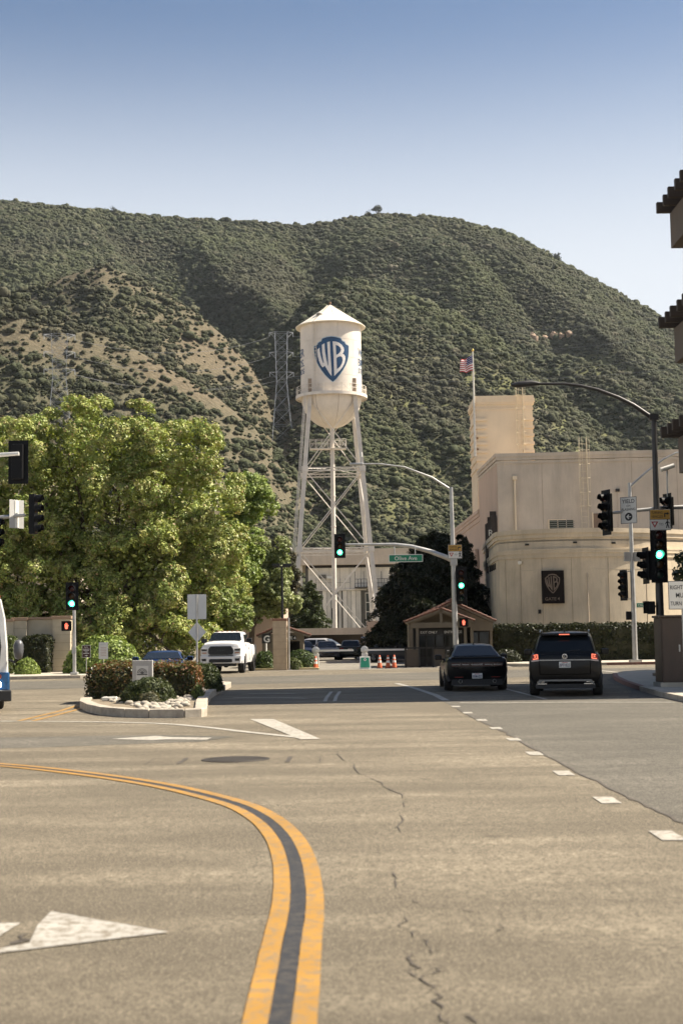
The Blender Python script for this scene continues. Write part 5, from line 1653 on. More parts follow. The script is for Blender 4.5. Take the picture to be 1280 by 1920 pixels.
ctr = sum((isl[i][0] * isl[(i + 1) % len(isl)][1] - isl[(i + 1) % len(isl)][0] * isl[i][1]) for i in range(len(isl)))
inn = inset(isl, 0.28 if ctr > 0 else -0.28)
SOILM = mat('bed_soil', (0.19, 0.15, 0.10), 0.95, var=0.35, scale=7, bump=0.6)
MB().prism(inn, XY, -0.04, 0.13).build('planting_soil', SOILM, MI)
n = len(isl)
for i in range(n):
    a, b_ = Vector(isl[i]), Vector(isl[(i + 1) % n]); c_, d_ = Vector(inn[(i + 1) % n]), Vector(inn[i])
    e = (b_ - a).normalized() * 0.006
    mb = MB()
    mb.prism([tuple(a + e), tuple(b_ - e), tuple(c_ - e), tuple(d_ + e)], XY, -0.03, 0.19)
    mb.build('kerb_stone', KERB, MI, bevel=0.02)
STONE = mat('white_stone', (0.34, 0.30, 0.24), 0.85, var=0.25, scale=6)
smesh = []
for k in range(5):
    bm = bmesh.new(); bmesh.ops.create_icosphere(bm, subdivisions=2, radius=1)
    rr = random.Random(60 + k)
    ph = [rr.uniform(0, 6) for _ in range(3)]
    for v in bm.verts:
        q = 1 + .18 * math.sin(v.co.x * 2.5 + ph[0]) + .14 * math.cos(v.co.y * 3 + ph[1])
        v.co = Vector((v.co.x * q, v.co.y * q * .8, v.co.z * q * .55))
    me = bpy.data.meshes.new('stone'); bm.to_mesh(me); bm.free(); me.materials.append(STONE)
    me.polygons.foreach_set('use_smooth', [True] * len(me.polygons))
    smesh.append(me)
rr = random.Random(5)
cnt = 0
while cnt < 260:
    y = rr.uniform(31.7, 38.6); x = rr.uniform(-6.9, -3.2)
    L_ = -6.95 + (38.6 - y) * 0.36 + 0.3 if y > 33 else -4.9 + (33 - y) * .4
    if x < L_ + .08 or x > -3.25 - (y - 31.5) * .07 - .3:
        continue
    o = link_mesh('stone', smesh[cnt % 5], MI)
    s_ = rr.uniform(.05, .125)
    o.location = (x, y, 0.13 + s_ * .25); o.scale = (s_, s_, s_); o.rotation_euler = (rr.uniform(-.3, .3), rr.uniform(-.3, .3), rr.uniform(0, 6))
    cnt += 1
for k in range(26):
    o = link_mesh('stone', smesh[k % 5], MI); s_ = rr.uniform(.08, .16)
    o.location = (rr.uniform(-4.6, -4.15), rr.uniform(42, 50), 0.14 + s_ * .25); o.scale = (s_, s_, s_); o.rotation_euler = (0, 0, rr.uniform(0, 6))
hedge('redtip_hedge', 'clipped hedge with red leaf tips on the median island', -7.02, 39.0, 0.13, -4.05, 40.9, 1.02, 0.042, 900,
      [(0.040, 0.050, 0.016), (0.028, 0.036, 0.012), (0.075, 0.075, 0.024), (0.10, 0.065, 0.028)], top=[(0.17, 0.075, 0.038), (0.19, 0.11, 0.050), (0.11, 0.095, 0.034), (0.075, 0.095, 0.028), (0.10, 0.11, 0.032)], mt=LEAF_R,
      right=[(0.20, 0.09, 0.04), (0.13, 0.10, 0.035), (0.24, 0.12, 0.05), (0.07, 0.07, 0.02)], seed=41)
bush('juniper_bush', 'rounded drooping juniper bush at the front of the median island', (-4.95, 36.3, 0.12), 0.68, 0.6, 0.62, 0.055, 1900, [(0.055, 0.070, 0.022), (0.080, 0.092, 0.032), (0.035, 0.046, 0.016)], mt=LEAF, aspect=.28, seed=42, lump=.14, down=.4)
bush('juniper_bush', 'rounded dark juniper bush behind the red-tipped hedge', (-3.98 - .28, 44.2, 0.12), 0.52, 0.6, 0.84, 0.055, 1700, [(0.055, 0.072, 0.022), (0.078, 0.092, 0.030), (0.036, 0.048, 0.016)], mt=LEAF, aspect=.28, seed=43, lump=.12, down=.4)
bush('dry_shrub', 'small twiggy brown-green shrub before the juniper bush', (-4.80, 35.4, 0.12), 0.28, 0.24, 0.30, 0.05, 1500, [(0.13, 0.115, 0.065), (0.085, 0.085, 0.045)], mt=LEAF, aspect=.2, seed=44, lump=.3)
bush('small_shrub', 'little green shrub at right end of the red-tipped hedge', (-3.92, 38.4, 0.12), 0.16, 0.15, 0.36, 0.035, 1500, [(0.12, 0.15, 0.04), (0.09, 0.12, 0.03)], mt=LEAF, seed=45, lump=.3)
gm = thing('stone_marker', 'grey concrete marker with carved arch emblem before the hedge', 'marker', (-5.40, 38.45, 0.12))
GC = mat('marker_concrete', (0.36, 0.345, 0.32), 0.85, var=0.12, scale=5, stain=.2)
bx('slab', GC, gm, -0.27, -0.09, 0, 0.27, 0.09, 1.05, bevel=0.01)
pnl = bx('panel', mat('marker_panel', (0.52, 0.50, 0.46), 0.8, var=.08), gm, -0.165, -0.105, 0.2, 0.165, -0.088, 0.90)
DK = mat('marker_engraving', (0.10, 0.095, 0.09), 0.9)
for r in (0.10, 0.135, 0.06):
    arc = [(r * math.cos(q), r * math.sin(q)) for q in np.linspace(0.1, math.pi - .1, 14)]
    arc += [((r - .018) * math.cos(q), (r - .018) * math.sin(q)) for q in np.linspace(math.pi - .1, 0.1, 14)]
    MB().prism(arc, lambda a, b_, d: (a, d, b_ + .70), -0.112, -0.106).build('engraved_arc', DK, pnl)
MB().box(-0.14, -0.112, 0.655, 0.14, -0.106, 0.69).build('engraved_bar', DK, pnl)
MB().lathe([(0, 0), (0.035, 0)], 12, c=(0, -0.1125, 0.72), axis='y').build('engraved_disc', DK, pnl)
bxl = thing('ground_light', 'small pale flood light box lying at left front of the hedge', 'light box', (-6.15, 37.6, 0.12))
bx('housing', mat('pale_plastic', (0.6, 0.58, 0.52), .6), bxl, -0.19, -0.12, 0.02, 0.19, 0.12, 0.12, bevel=.02)
bx('foot', GC, bxl, -0.12, -0.08, 0, 0.12, 0.08, 0.02)

# sign seen from behind on the island
ALU = mat('sign_back_aluminium', (0.56, 0.55, 0.52), 0.4, 0.35, var=.06, scale=2)
def bolts(mb, x, z, y, r=.012):
    return mb.lathe([(0, -.01), (r, -.008), (r, 0)], 8, c=(x, y, z), axis='y')
sp1 = thing('sign_backs', 'sign post seen from behind with rectangular and diamond plates', 'sign post', (-5.89, 57.5, 0))
tb('post', GALV, sp1, (0, 0, 0), (0, 0, 3.5), 0.035)
mb = MB().box(-0.38, 0.04, 2.52, 0.38, 0.046, 3.52); mb.build('rectangular_plate', ALU, sp1, bevel=.004)
MB().prism([(0, 1.58), (0.36, 2.0), (0, 2.42), (-0.36, 2.0)], XZ, 0.04, 0.046).build('diamond_plate', ALU, sp1)

# ================================================================ traffic lights
SIGBLK = mat('signal_black', (0.005, 0.005, 0.0055), 0.55, var=.2, spec=.2)
LENS_R = mat('lens_dark_red', (0.055, 0.010, 0.008), 0.25)
LENS_Y = mat('lens_dark_amber', (0.06, 0.030, 0.008), 0.25)
LENS_G = mat('lens_dark_green', (0.012, 0.030, 0.022), 0.25)
GREEN_ON = glow('lens_lit_green', (0.06, 1.0, 0.50), 3.2)
GREEN_CORE = glow('lens_lit_green_core', (0.35, 1.0, 0.72), 5.0)
RED_HAND = glow('walk_red_hand', (1.0, 0.16, 0.09), 0.9)
def signal_head(parent, loc, n, lit=None, rz=0.0, plate=True, name='signal_head', red=False):
    """n-section head facing -Y before rotation; origin at its centre"""
    S = 0.352
    H_ = n * S
    hd_ = MB().box(-0.165, -0.02, -H_ / 2, 0.165, 0.20, H_ / 2).build(name, SIGBLK, parent, bevel=.02)
    hd_.location = loc; hd_.rotation_euler = (0, 0, rz)
    if plate:
        w_ = 0.30
        MB().prism([(-w_, -H_ / 2 - .13), (w_, -H_ / 2 - .13), (w_, H_ / 2 + .13), (-w_, H_ / 2 + .13)], XZ, 0.02, 0.026).build('backplate', SIGBLK, hd_, bevel=.01)
    for k in range(n):
        z = H_ / 2 - S * (k + .5)
        on = lit == k
        mtl = GREEN_ON if on else (LENS_R, LENS_Y, LENS_G, LENS_Y, LENS_G)[k % 5]
        MB().lathe([(0, -0.055), (0.08, -0.048), (0.14, -0.025)], 20, c=(0, 0, z), axis='y').build('lens', mtl, hd_, smooth=60)
        if on:
            MB().lathe([(0, -0.064), (0.05, -0.062), (0.075, -0.056)], 16, c=(0, 0, z), axis='y').build('lamp_core', GREEN_CORE, hd_, smooth=60)
        # tunnel visor: open below
        vs_, fs_ = [], []
        for i in range(15):
            q = rad(-40 + 260 * i / 14)
            dpt = 0.24 if 0.1 < i / 14 < 0.9 else 0.12
            vs_ += [(0.152 * math.cos(q), -0.02, z + 0.152 * math.sin(q)), (0.152 * math.cos(q), -0.02 - dpt, z + 0.148 * math.sin(q)), (0.160 * math.cos(q), -0.02 - dpt, z + 0.158 * math.sin(q)), (0.160 * math.cos(q), -0.02, z + 0.160 * math.sin(q))]
        for i in range(14):
            for j in range(4):
                a, b_ = i * 4 + j, i * 4 + (j + 1) % 4
                fs_.append((a, b_, b_ + 4, a + 4))
        mb = MB(); mb.add(vs_, fs_); mb.build('visor', SIGBLK, hd_, smooth=50)
    return hd_
def walk_head(parent, loc, rz=0.0, lit=True):
    h_ = MB().box(-0.23, 0.0, -0.23, 0.23, 0.22, 0.23).build('walk_signal', SIGBLK, parent, bevel=.03)
    h_.location = loc; h_.rotation_euler = (0, 0, rz)
    MB().box(-0.235, -0.14, 0.20, 0.235, 0.0, 0.235).build('hood', SIGBLK, h_)
    for s_ in (-1, 1):
        MB().box(s_ * .225 - .01, -0.12, -0.2, s_ * .225 + .01, 0, 0.2).build('hood', SIGBLK, h_)
    if lit:
        hand = [(-.06, -.14), (.05, -.14), (.07, -.02), (.10, .04), (.085, .06), (.05, .02), (.045, .13), (.025, .13), (.015, .04), (.01, .15), (-.015, .15), (-.018, .04), (-.03, .14), (-.052, .14), (-.05, .03), (-.07, .10), (-.088, .09), (-.075, -.04)]
        MB().prism(hand, XZ, -0.012, -0.004).build('red_hand', RED_HAND, h_)
    return h_
def sign(name, label, loc, w_, h_, face, rz=0.0, edge=None, cat='sign', group=None):
    o = thing(name, label, cat, loc, rz, group)
    MB().box(-w_ / 2, 0.0, -h_ / 2, w_ / 2, 0.006, h_ / 2).build('plate', ALU, o, bevel=.002)
    bd = 0.018 * max(w_, h_)
    if edge is not None:
        MB().box(-w_ / 2 + .004, -0.003, -h_ / 2 + .004, w_ / 2 - .004, -0.0005, h_ / 2 - .004).build('border', edge, o)
    MB().box(-w_ / 2 + bd + .004, -0.006, -h_ / 2 + bd + .004, w_ / 2 - bd - .004, -0.0035, h_ / 2 - bd - .004).build('face', face, o)
    return o
SG_GREEN = mat('sign_green', (0.008, 0.20, 0.10), 0.5, var=.08)
SG_WHITE = mat('sign_face_white', (0.66, 0.64, 0.58), 0.5, var=.05)
SG_YEL = mat('sign_face_amber', (0.46, 0.25, 0.035), 0.5, var=.08)
SG_BLK = mat('sign_print_black', (0.012, 0.012, 0.012), 0.5)
SG_RED = mat('sign_print_red', (0.36, 0.03, 0.03), 0.5)
SG_BRN = mat('sign_brown', (0.055, 0.025, 0.018), 0.6)
def turning_sign(name, label, loc, rz=0.0):
    o = sign(name, label, loc, 0.76, 0.76, SG_WHITE, rz, SG_BLK)
    y = -0.009
    bx('amber_panel', SG_YEL, o, -0.355, -0.009, 0.02, 0.355, -0.0065, 0.355)
    bx('divider', SG_BLK, o, -0.36, -0.0105, 0.008, 0.36, -0.0095, 0.022)
    letters('lettering', 'TURNING', 0.085, SG_BLK, o, (-0.11, -0.0095, 0.26), .003, .40, .01)
    letters('lettering', 'VEHICLES', 0.085, SG_BLK, o, (-0.11, -0.0095, 0.115), .003, .42, .01)
    MB().prism([(.15, .09), (.19, .09), (.19, .20), (.25, .20), (.25, .17), (.335, .225), (.25, .28), (.25, .245), (.15, .245)], XZ, -0.0125, -0.0095).build('arrow', SG_BLK, o)
    MB().prism([(-.33, -.06), (-.07, -.06), (-.20, -.29)], XZ, -0.0090, -0.0065).build('yield_triangle', SG_RED, o)
    MB().prism([(-.265, -.095), (-.135, -.095), (-.20, -.21)], XZ, -0.0115, -0.0095).build('triangle_inner', SG_WHITE, o)
    letters('lettering', 'TO', 0.08, SG_BLK, o, (0.03, -0.0075, -0.16), .003)
    man = [(.20, -.30), (.235, -.30), (.26, -.20), (.29, -.30), (.33, -.30), (.29, -.17), (.285, -.10), (.335, -.14), (.35, -.125), (.28, -.05), (.235, -.05), (.18, -.13), (.165, -.155), (.18, -.165), (.235, -.11), (.225, -.19)]
    MB().prism(man, XZ, -0.0095, -0.007).build('walking_figure', SG_BLK, o)
    MB().lathe([(0, 0), (.028, 0)], 12, c=(.262, -.0095, -.015), axis='y').build('figure_head', SG_BLK, o)
    return o

# --- signal pole with overhead arm beyond the black coupe
S1 = thing('signal_pole', 'galvanised signal pole with long arm over the gate drive', 'traffic light', (6.08, 77.5, 0))
tb('pole', GALV, S1, (0, 0, 0.1), (-0.07, 0, 9.8), 0.17, 0.10, 16)
bx('base_plate', GALV, S1, -0.3, -0.3, 0, 0.3, 0.3, 0.12)
MB().path([(-0.02, 0, 5.75), (-0.4, 0, 5.95), (-1.3, 0, 6.30), (-2.3, 0, 6.58), (-3.2, 0, 6.70), (-4.3, 0, 6.72), (-5.95, 0, 6.74)], [.15, .145, .13, .115, .10, .08, .06], 12).build('mast_arm', GALV, S1, smooth=60)
MB().box(-0.2, -0.17, 5.5, 0.16, 0.17, 6.05).build('arm_bracket', GALV, S1, bevel=.02)
MB().path([(-0.07, 0, 9.65), (-1.1, 0, 10.35), (-2.6, 0, 10.95), (-4.0, 0, 11.15), (-4.9, 0, 11.16)], [.07, .06, .05, .045, .04], 8).build('lamp_arm', GALV, S1, smooth=60)
lh = MB().box(-5.6, -0.16, 11.08, -4.85, 0.16, 11.22).build('lamp_head', GALV, S1, bevel=.05)
tb('photo_cell', mat('camera_white', (0.7, 0.68, 0.62), .4), S1, (-4.95, 0, 11.55), (-4.95, -.02, 11.82), 0.07)
tb('camera_stem', GALV, S1, (-4.95, 0, 11.2), (-4.95, 0, 11.55), 0.02)
signal_head(S1, (-6.2, -0.15, 6.66), 3, 2)
signal_head(S1, (0.36, -0.1, 4.40), 5, 2)
walk_head(S1, (0.45, -0.1, 2.4), 0, True)
os_ = sign('street_sign', 'green Olive Ave street sign hanging from the signal arm', (3.45, 77.25, 5.93), 1.86, 0.42, SG_GREEN, 0, SG_WHITE)
letters('lettering', 'Olive Ave', 0.21, SG_WHITE, os_, (0, -0.007, 0), .004, 1.22, .012)
for x in (-0.6, 0.52):
    tb('hanger', GALV, os_, (x, 0.03, 0.2), (x, 0.15, 0.68), 0.025, n=6)
turning_sign('turning_sign', 'turning vehicles yield sign on the Olive Ave signal pole', (6.13, 77.28, 6.25))

# --- far right pole
S2 = thing('signal_pole', 'slim galvanised signal pole standing before the curved wall', 'traffic light', (15.75, 77.4, 0.13))
tb('pole', GALV, S2, (0, 0, 0.1), (0, 0, 9.75), 0.15, 0.09, 16)
bx('base_plate', GALV, S2, -0.3, -0.3, 0, 0.3, 0.3, 0.12)
MB().path([(0, 0, 9.5), (1.0, 0, 10.35), (1.9, 0, 11.0), (2.6, 0, 11.35), (3.6, 0, 11.5), (5, 0, 11.5)], [.075, .065, .06, .055, .05, .045], 8).build('lamp_arm', GALV, S2, smooth=60)
bx('lamp_head', GALV, S2, 4.9, -.15, 11.42, 5.6, .15, 11.56)
signal_head(S2, (-0.52, 0.0, 4.15), 4, None, rad(-62), True)
tb('head_bracket', GALV, S2, (0, 0, 4.9), (-.42, .05, 4.9), .03, n=6)
tb('head_bracket', GALV, S2, (0, 0, 3.4), (-.42, .05, 3.4), .03, n=6)
MB().box(-0.23, 0, -.23, .05, .3, .23).build('walk_signal', SIGBLK, S2, bevel=.03).location = (-0.16, -0.05, 2.5)
for x in (-.42, .1):
    bx('junction_box', GALV, S2, x, -.12, 5.45, x + .34, .12, 5.95)
os2 = sign('street_sign', 'small green Olive street sign on the far right pole', (16.35, 77.3, 3.18), 0.98, 0.26, SG_GREEN, rad(12), SG_WHITE)
letters('lettering', 'Olive Ave', 0.14, SG_WHITE, os2, (0, -0.007, 0), .004, .82, .01)

# --- near right pole with lit green head
DKP = mat('pole_dark_metal', (0.055, 0.052, 0.05), 0.45, 0.5, var=.15)
S3 = thing('signal_pole', 'tall dark signal pole with curved lamp arm at near right corner', 'traffic light', (11.42, 51.5, 0.14))
tb('pole', DKP, S3, (0, 0, 0), (0.03, 0, 9.45), 0.16, 0.09, 16)
bx('base_plate', DKP, S3, -.28, -.28, -.0, .28, .28, .1)
MB().path([(0.03, 0, 9.4), (-0.15, 0, 9.46), (-0.7, 0, 9.86), (-1.25, 0, 10.15), (-2.0, 0, 10.45), (-2.6, 0, 10.60), (-3.15, 0, 10.68), (-4.2, 0, 10.70)], [.085, .085, .078, .072, .066, .06, .055, .05], 10).build('lamp_arm', DKP, S3, smooth=60)
lmp = MB().path([(-4.1, 0, 10.70), (-4.4, 0, 10.72), (-4.9, 0, 10.68), (-5.15, 0, 10.66)], [.06, .12, .12, .05], 10).build('lamp_head', DKP, S3, smooth=60)
lmp.scale = (1, 1.3, 1)
tb('photo_cell', DKP, S3, (-4.6, 0, 10.8), (-4.6, 0, 10.93), .045)
bx('arm_clamp', DKP, S3, -.14, -.14, 9.28, .17, .14, 9.5)
signal_head(S3, (-0.02, -0.3, 4.35), 5, 2)
signal_head(S3, (-0.48, -0.05, 3.97), 3, None, rad(-80), True)
walk_head(S3, (-0.42, 0.0, 2.45), rad(-90), False)
tb('head_bracket', DKP, S3, (0, 0, 2.5), (-.3, .1, 2.5), .04, n=6)
turning_sign('turning_sign', 'turning vehicles yield sign above the near right green light', (11.46, 51.1, 5.74))

# --- arm reaching in from the right with side-facing heads
S4 = thing('signal_pole', 'signal arm reaching in from right with camera and dark heads', 'traffic light', (18.2, 52.6, 0.13))
tb('pole', GALV, S4, (0, 0, 0), (0, 0, 8.5), .17, .12, 16)
MB().path([(0, 0, 5.4), (-1.2, -.1, 5.75), (-3.0, -.2, 6.05), (-4.8, -.4, 6.18), (-6.3, -.5, 6.13), (-7.7, -.55, 6.02), (-8.45, -.6, 5.95)], [.14, .13, .115, .09, .075, .06, .05], 10).build('mast_arm', GALV, S4, smooth=60)
signal_head(S4, (-8.52, -0.6, 5.98), 4, None, rad(-68), True)
signal_head(S4, (-6.25, -0.5, 6.0), 3, None, rad(-72), True)
tb('camera_mast', GALV, S4, (-6.2, -.5, 6.5), (-6.2, -.5, 7.55), .035)
MB().tube((-6.45, -.6, 7.52), (-5.95, -.55, 7.68), .085, n=12).build('traffic_camera', mat('camera_white', (0.7, .68, .62), .4), S4, smooth=40)
ys = sign('yield_sign', 'white yield on flashing arrow sign fixed to the right signal arm', (10.49, 51.85, 6.17), 0.66, 0.98, SG_WHITE, rad(-38), SG_BLK)
letters('lettering', 'YIELD', 0.14, SG_BLK, ys, (0, -0.007, .33), .003, .5, .01)
letters('lettering', 'ON', 0.07, SG_BLK, ys, (0, -0.007, .16), .003)
letters('lettering', 'FLASHING', 0.09, SG_BLK, ys, (0, -0.007, .03), .003, .54, .008)
MB().lathe([(0, 0), (.15, 0)], 24, c=(0, -.009, -.24), axis='y').build('disc', SG_BLK, ys)
MB().prism([(-.10, -.24), (-.01, -.15), (.02, -.18), (-.02, -.225), (.09, -.225), (.09, -.255), (-.02, -.255), (.02, -.30), (-.01, -.33)], XZ, -.0125, -.0095).build('arrow', SG_WHITE, ys)

# --- RIGHT LANE MUST TURN RIGHT
mt_ = sign('lane_sign', 'white right lane must turn right sign at right edge', (9.05, 38.0, 2.68), 0.76, 0.76, SG_WHITE, 0, SG_BLK)
letters('lettering', 'RIGHT LANE', 0.105, SG_BLK, mt_, (0.0, -0.007, .21), .003, .66, .008)
letters('lettering', 'MUST', 0.125, SG_BLK, mt_, (0.0, -0.007, 0), .003, .36, .01)
letters('lettering', 'TURN RIGHT', 0.105, SG_BLK, mt_, (0.0, -0.007, -.22), .003, .66, .008)
tb('post', GALV, mt_, (0, .04, -2.55), (0, .04, .36), .035)

# --- left: pole with green head and red hand
S5 = thing('signal_pole', 'short grey signal pole with green light on the left pavement', 'traffic light', (-12.64, 67.2, 0.13))
tb('pole', GALV, S5, (0, 0, 0.1), (-.02, 0, 3.1), .085, .075, 14)
MB().box(-.17, -.17, 0, .17, .17, .14).build('base', GALV, S5, bevel=.03)
signal_head(S5, (-.10, -.1, 3.70), 3, 2)
walk_head(S5, (-.36, -.1, 2.3), rad(10), True)
bx('push_button', GALV, S5, -.1, -.14, 1.0, .08, -.06, 1.3)
# --- left overhead arms from poles standing out of view
S6 = thing('signal_pole', 'bright overhead arm at left edge carrying a signal seen from behind', 'traffic light', (-15.5, 42.6, 0))
tb('pole', GALV, S6, (0, 0, 0), (0, 0, 8.6), .17, .12, 16)
MB().path([(0, 0, 6.7), (-.0 + 1.5, -.1, 7.05), (3.5, -.25, 7.22), (5.9, -.42, 7.32)], [.14, .12, .09, .062], 10).build('mast_arm', mat('arm_pale', (0.62, .60, .55), .35, .3), S6, smooth=60)
signal_head(S6, (5.82, -.12, 7.1), 3, None, math.pi, True)
S7 = thing('signal_pole', 'grey overhead arm at left edge with side-facing four-lamp signal', 'traffic light', (-17.5, 50.6, 0))
tb('pole', GALV, S7, (0, 0, 0), (0, 0, 8.6), .17, .12, 16)
MB().path([(0, 0, 5.5), (2.5, -.2, 5.85), (5.0, -.45, 6.08), (6.35, -.6, 6.17)], [.14, .11, .085, .06], 10).build('mast_arm', GALV, S7, smooth=60)
tb('arm_tip', SIGBLK, S7, (6.3, -.6, 6.17), (6.7, -.6, 6.2), .02, n=6)
signal_head(S7, (6.72, -.6, 6.2), 4, None, rad(78), False)
signal_head(S7, (5.3, -.5, 5.55), 3, None, rad(78), False)
sb_ = thing('back_of_sign', 'narrow sign plate seen from behind on left signal arm', 'sign', (-11.47, 50.1, 6.22), rad(52))
MB().box(-.32, .0, -.5, .32, .006, .5).build('plate', ALU, sb_, bevel=.002)
bx('stiffener', SIGNW, sb_, -.08, -.02, -.48, .08, -.001, .48)

# small signs on the left pavement
br = sign('brown_sign', 'small brown sign with white arrow on a thin post', (-12.05, 66.6 + .4, 1.23), 0.40, 0.58, SG_BRN, rad(4), SG_WHITE)
tb('post', GALV, br, (0, .02, -1.1), (0, .02, .3), .018, n=6)
letters('lettering', 'NO', 0.075, SG_WHITE, br, (0, -.0075, .19), .002)
for k, wd in enumerate((.30, .26, .12, .28)):
    bx('print_line', SG_WHITE, br, -wd / 2, -.0095, .09 - k * .065, wd / 2, -.0065, .115 - k * .065)
MB().prism([(-.06, -.21), (.01, -.21), (.01, -.235), (.07, -.195), (.01, -.155), (.01, -.18), (-.06, -.18)], XZ, -.0095, -.0065).build('arrow', SG_WHITE, br)
ws = sign('white_notice', 'white printed notice sign in front of spreading bush', (-11.25, 67.0, 1.25), 0.44, 0.78, SG_WHITE, rad(-4), ALU)
tb('post', GALV, ws, (0, .02, -1.1), (0, .02, .3), .018, n=6)
bx('print_line', ALU, ws, -.15, -.0095, .26, .15, -.0065, .33)
for k in range(6):
    bx('print_line', mat('print_pinkish', (0.45, .30, .24), .7), ws, -.13, -.0095, .14 - k * .075, .14, -.0065, .16 - k * .075)

# ================================================================ gate furniture
ORANGE = mat('cone_orange', (0.50, 0.10, 0.03), .6, var=.15); CONE_W = mat('cone_white', (0.68, .65, .6), .5)
def cone(loc, label):
    o = thing('traffic_cone', label, 'traffic cone', loc, 0, 'traffic cones at the gate')
    MB().box(-.18, -.18, 0, .18, .18, .03).build('base', mat('cone_base', (0.03, .028, .026), .8), o, bevel=.01)
    MB().lathe([(.14, .03), (.045, .70), (.03, .71), (0, .71)], 16).build('cone', ORANGE, o, smooth=50)
    for z0, z1 in ((.30, .42), (.50, .60)):
        f_ = lambda z: .14 - .095 * (z - .03) / .67
        MB().lathe([(f_(z0) + .003, z0), (f_(z1) + .003, z1)], 16).build('reflective_band', CONE_W, o, smooth=50)
    return o
cone((-1.52, 77.2, .003), 'orange cone next to the left barrier arm')
cone((1.93, 77.3, .003), 'orange cone nearest the green sandwich board')
cone((2.37, 77.0, .003), 'orange cone in the middle of the row of three')
cone((2.72, 77.4, .003), 'orange cone closest to the gatehouse')
ab = thing('sandwich_board', 'green sandwich board with white frame in front of the gate', 'sign board', (1.12, 75.9, 0))
for s_ in (-1, 1):
    f_ = MB().prism([(-.30, 0), (.30, 0), (.27, .68), (-.27, .68)], lambda a, b_, d: (a, s_ * (.22 - b_ * .26) + d, b_), 0, .02).build('frame', SIGNW, ab)
    if s_ == -1:
        MB().prism([(-.24, .09), (.24, .09), (.215, .61), (-.215, .61)], lambda a, b_, d: (a, -(.22 - b_ * .26) + d, b_), -.012, -.004).build('green_panel', mat('board_green', (0.01, .20, .12), .6), f_)
        MB().prism([(.07 * math.cos(q), .50 + .07 * math.sin(q)) for q in np.linspace(0, 2 * math.pi, 14)[:-1]], lambda a, b_, d: (a, -(.22 - b_ * .26) + d, b_), -.018, -.013).build('round_logo', SIGNW, f_)
        MB().prism([(.035 * math.cos(q), .50 + .035 * math.sin(q)) for q in np.linspace(0, 2 * math.pi, 10)[:-1]], lambda a, b_, d: (a, -(.22 - b_ * .26) + d, b_), -.022, -.019).build('logo_dot', SG_BLK, f_)
def barrier(x, y, x1, label, z=.98):
    o = thing('barrier_gate', label, 'barrier', (x, y, 0))
    MB().box(-.17, -.15, 0, .17, .15, .82).build('cabinet', SIGNW, o, bevel=.02)
    MB().lathe([(0, -.11), (.16, -.11), (.21, -.09), (.21, .09), (.16, .11), (0, .11)], 18, c=(0, -.02, 1.0), axis='y').build('counterweight_drum', ALU, o, smooth=50)
    bx('arm', SIGNW, o, min(0, x1 - x), -.27, z - .05, max(0, x1 - x), -.22, z + .05)
    return o
barrier(1.15, 79.0, 3.5, 'raised-drum barrier gate whose arm runs toward the gatehouse')
barrier(-1.55, 79.2, .55, 'barrier gate with long arm left of the sandwich board')
bl = thing('bollard', 'thin orange bollard post beside the white pickup', 'bollard', (-6.0 + 1.05, 84, 0))
tb('post', mat('bollard_red', (0.42, .12, .07), .6), bl, (0, 0, 0), (0, 0, .75), .045)
MB().lathe([(.048, .5), (.05, .5), (.05, .6), (.048, .6)], 10).build('band', CONE_W, bl)

# roadside cabinet at right edge
CABM = mat('cabinet_brown', (0.075, 0.050, 0.034), .55, .2, var=.2, scale=2, stain=.3)
cbn = thing('utility_cabinet', 'tall brown utility cabinet on the near right pavement', 'utility cabinet', (9.75, 41.6, .14))
MB().box(-.62, -.45, .12, .62, .45, 1.98).build('body', CABM, cbn, bevel=.02)
MB().box(-.66, -.5, 1.98, .66, .5, 2.05).build('lid', CABM, cbn, bevel=.015)
bx('plinth', CONC, cbn, -.68, -.5, -.01, .68, .5, .12)
for x in (-.58, .03):
    d_ = bx('door', CABM, cbn, x, -.475, .2, x + .56, -.452, 1.9)
    bx('door_handle', GALV, d_, x + .46, -.50, 1.0, x + .5, -.476, 1.2)
bx('sticker', SIGNW, cbn, .1, -.4795, 1.5, .24, -.4765, 1.56)
# ================================================================ office block with timber trellises at right
OFW = mat('office_stucco', (0.135, 0.108, 0.082), .9, var=.1, stain=.2)
TIM = mat('trellis_timber', (0.050, 0.036, 0.026), .75, var=.25, scale=4)
OB = thing('office_block', 'office block with dark timber trellis eaves at right edge, unseen mass behind them', 'building', (0, 0, 0))
MB().box(13.4, 40.2, 0.15, 30, 51.0, 21.5).build('unseen_shade_mass', OFW, OB)  # unseen mass behind the trellises, sized and placed to shade the road
MB().box(19.2, 51.05, 0.15, 34, 61.5, 14.0).build('added_shade_wing', OFW, OB)  # unseen wing, added only to shade the near pavement corner
for fl_ in range(6):
    for k in range(3):
        w_ = bx('window', mat('frame_dark', (0.05, .045, .04), .5), OB, 13.34, 41.0 + k * 3.3, 1.2 + fl_ * 3.3, 13.42, 43.2 + k * 3.3, 3.0 + fl_ * 3.3)  # windows and panes on the road side of the unseen mass
        bx('pane', GLS, w_, 13.30, 41.1 + k * 3.3, 1.3 + fl_ * 3.3, 13.335, 43.1 + k * 3.3, 2.9 + fl_ * 3.3)
for zt, xs_ in ((16.45, 11.0), (12.43, 10.93), (8.65, 10.87)):
    tr = bx('trellis_beam', OFW, OB, 11.48, 42.6, zt - 1.58, 11.97, 48.03, zt - .37)
    for k in range(7):
        y = 47.9 - k * 0.85
        MB().box(xs_ + .03 * (k % 2), y - .085, zt - .37, 13.4, y + .085, zt).build('trellis_joist', TIM, tr, bevel=.015)
    bx('beam_bracket', OFW, OB, 11.97, 44.0, zt - 1.4, 13.4, 44.4, zt - .45)
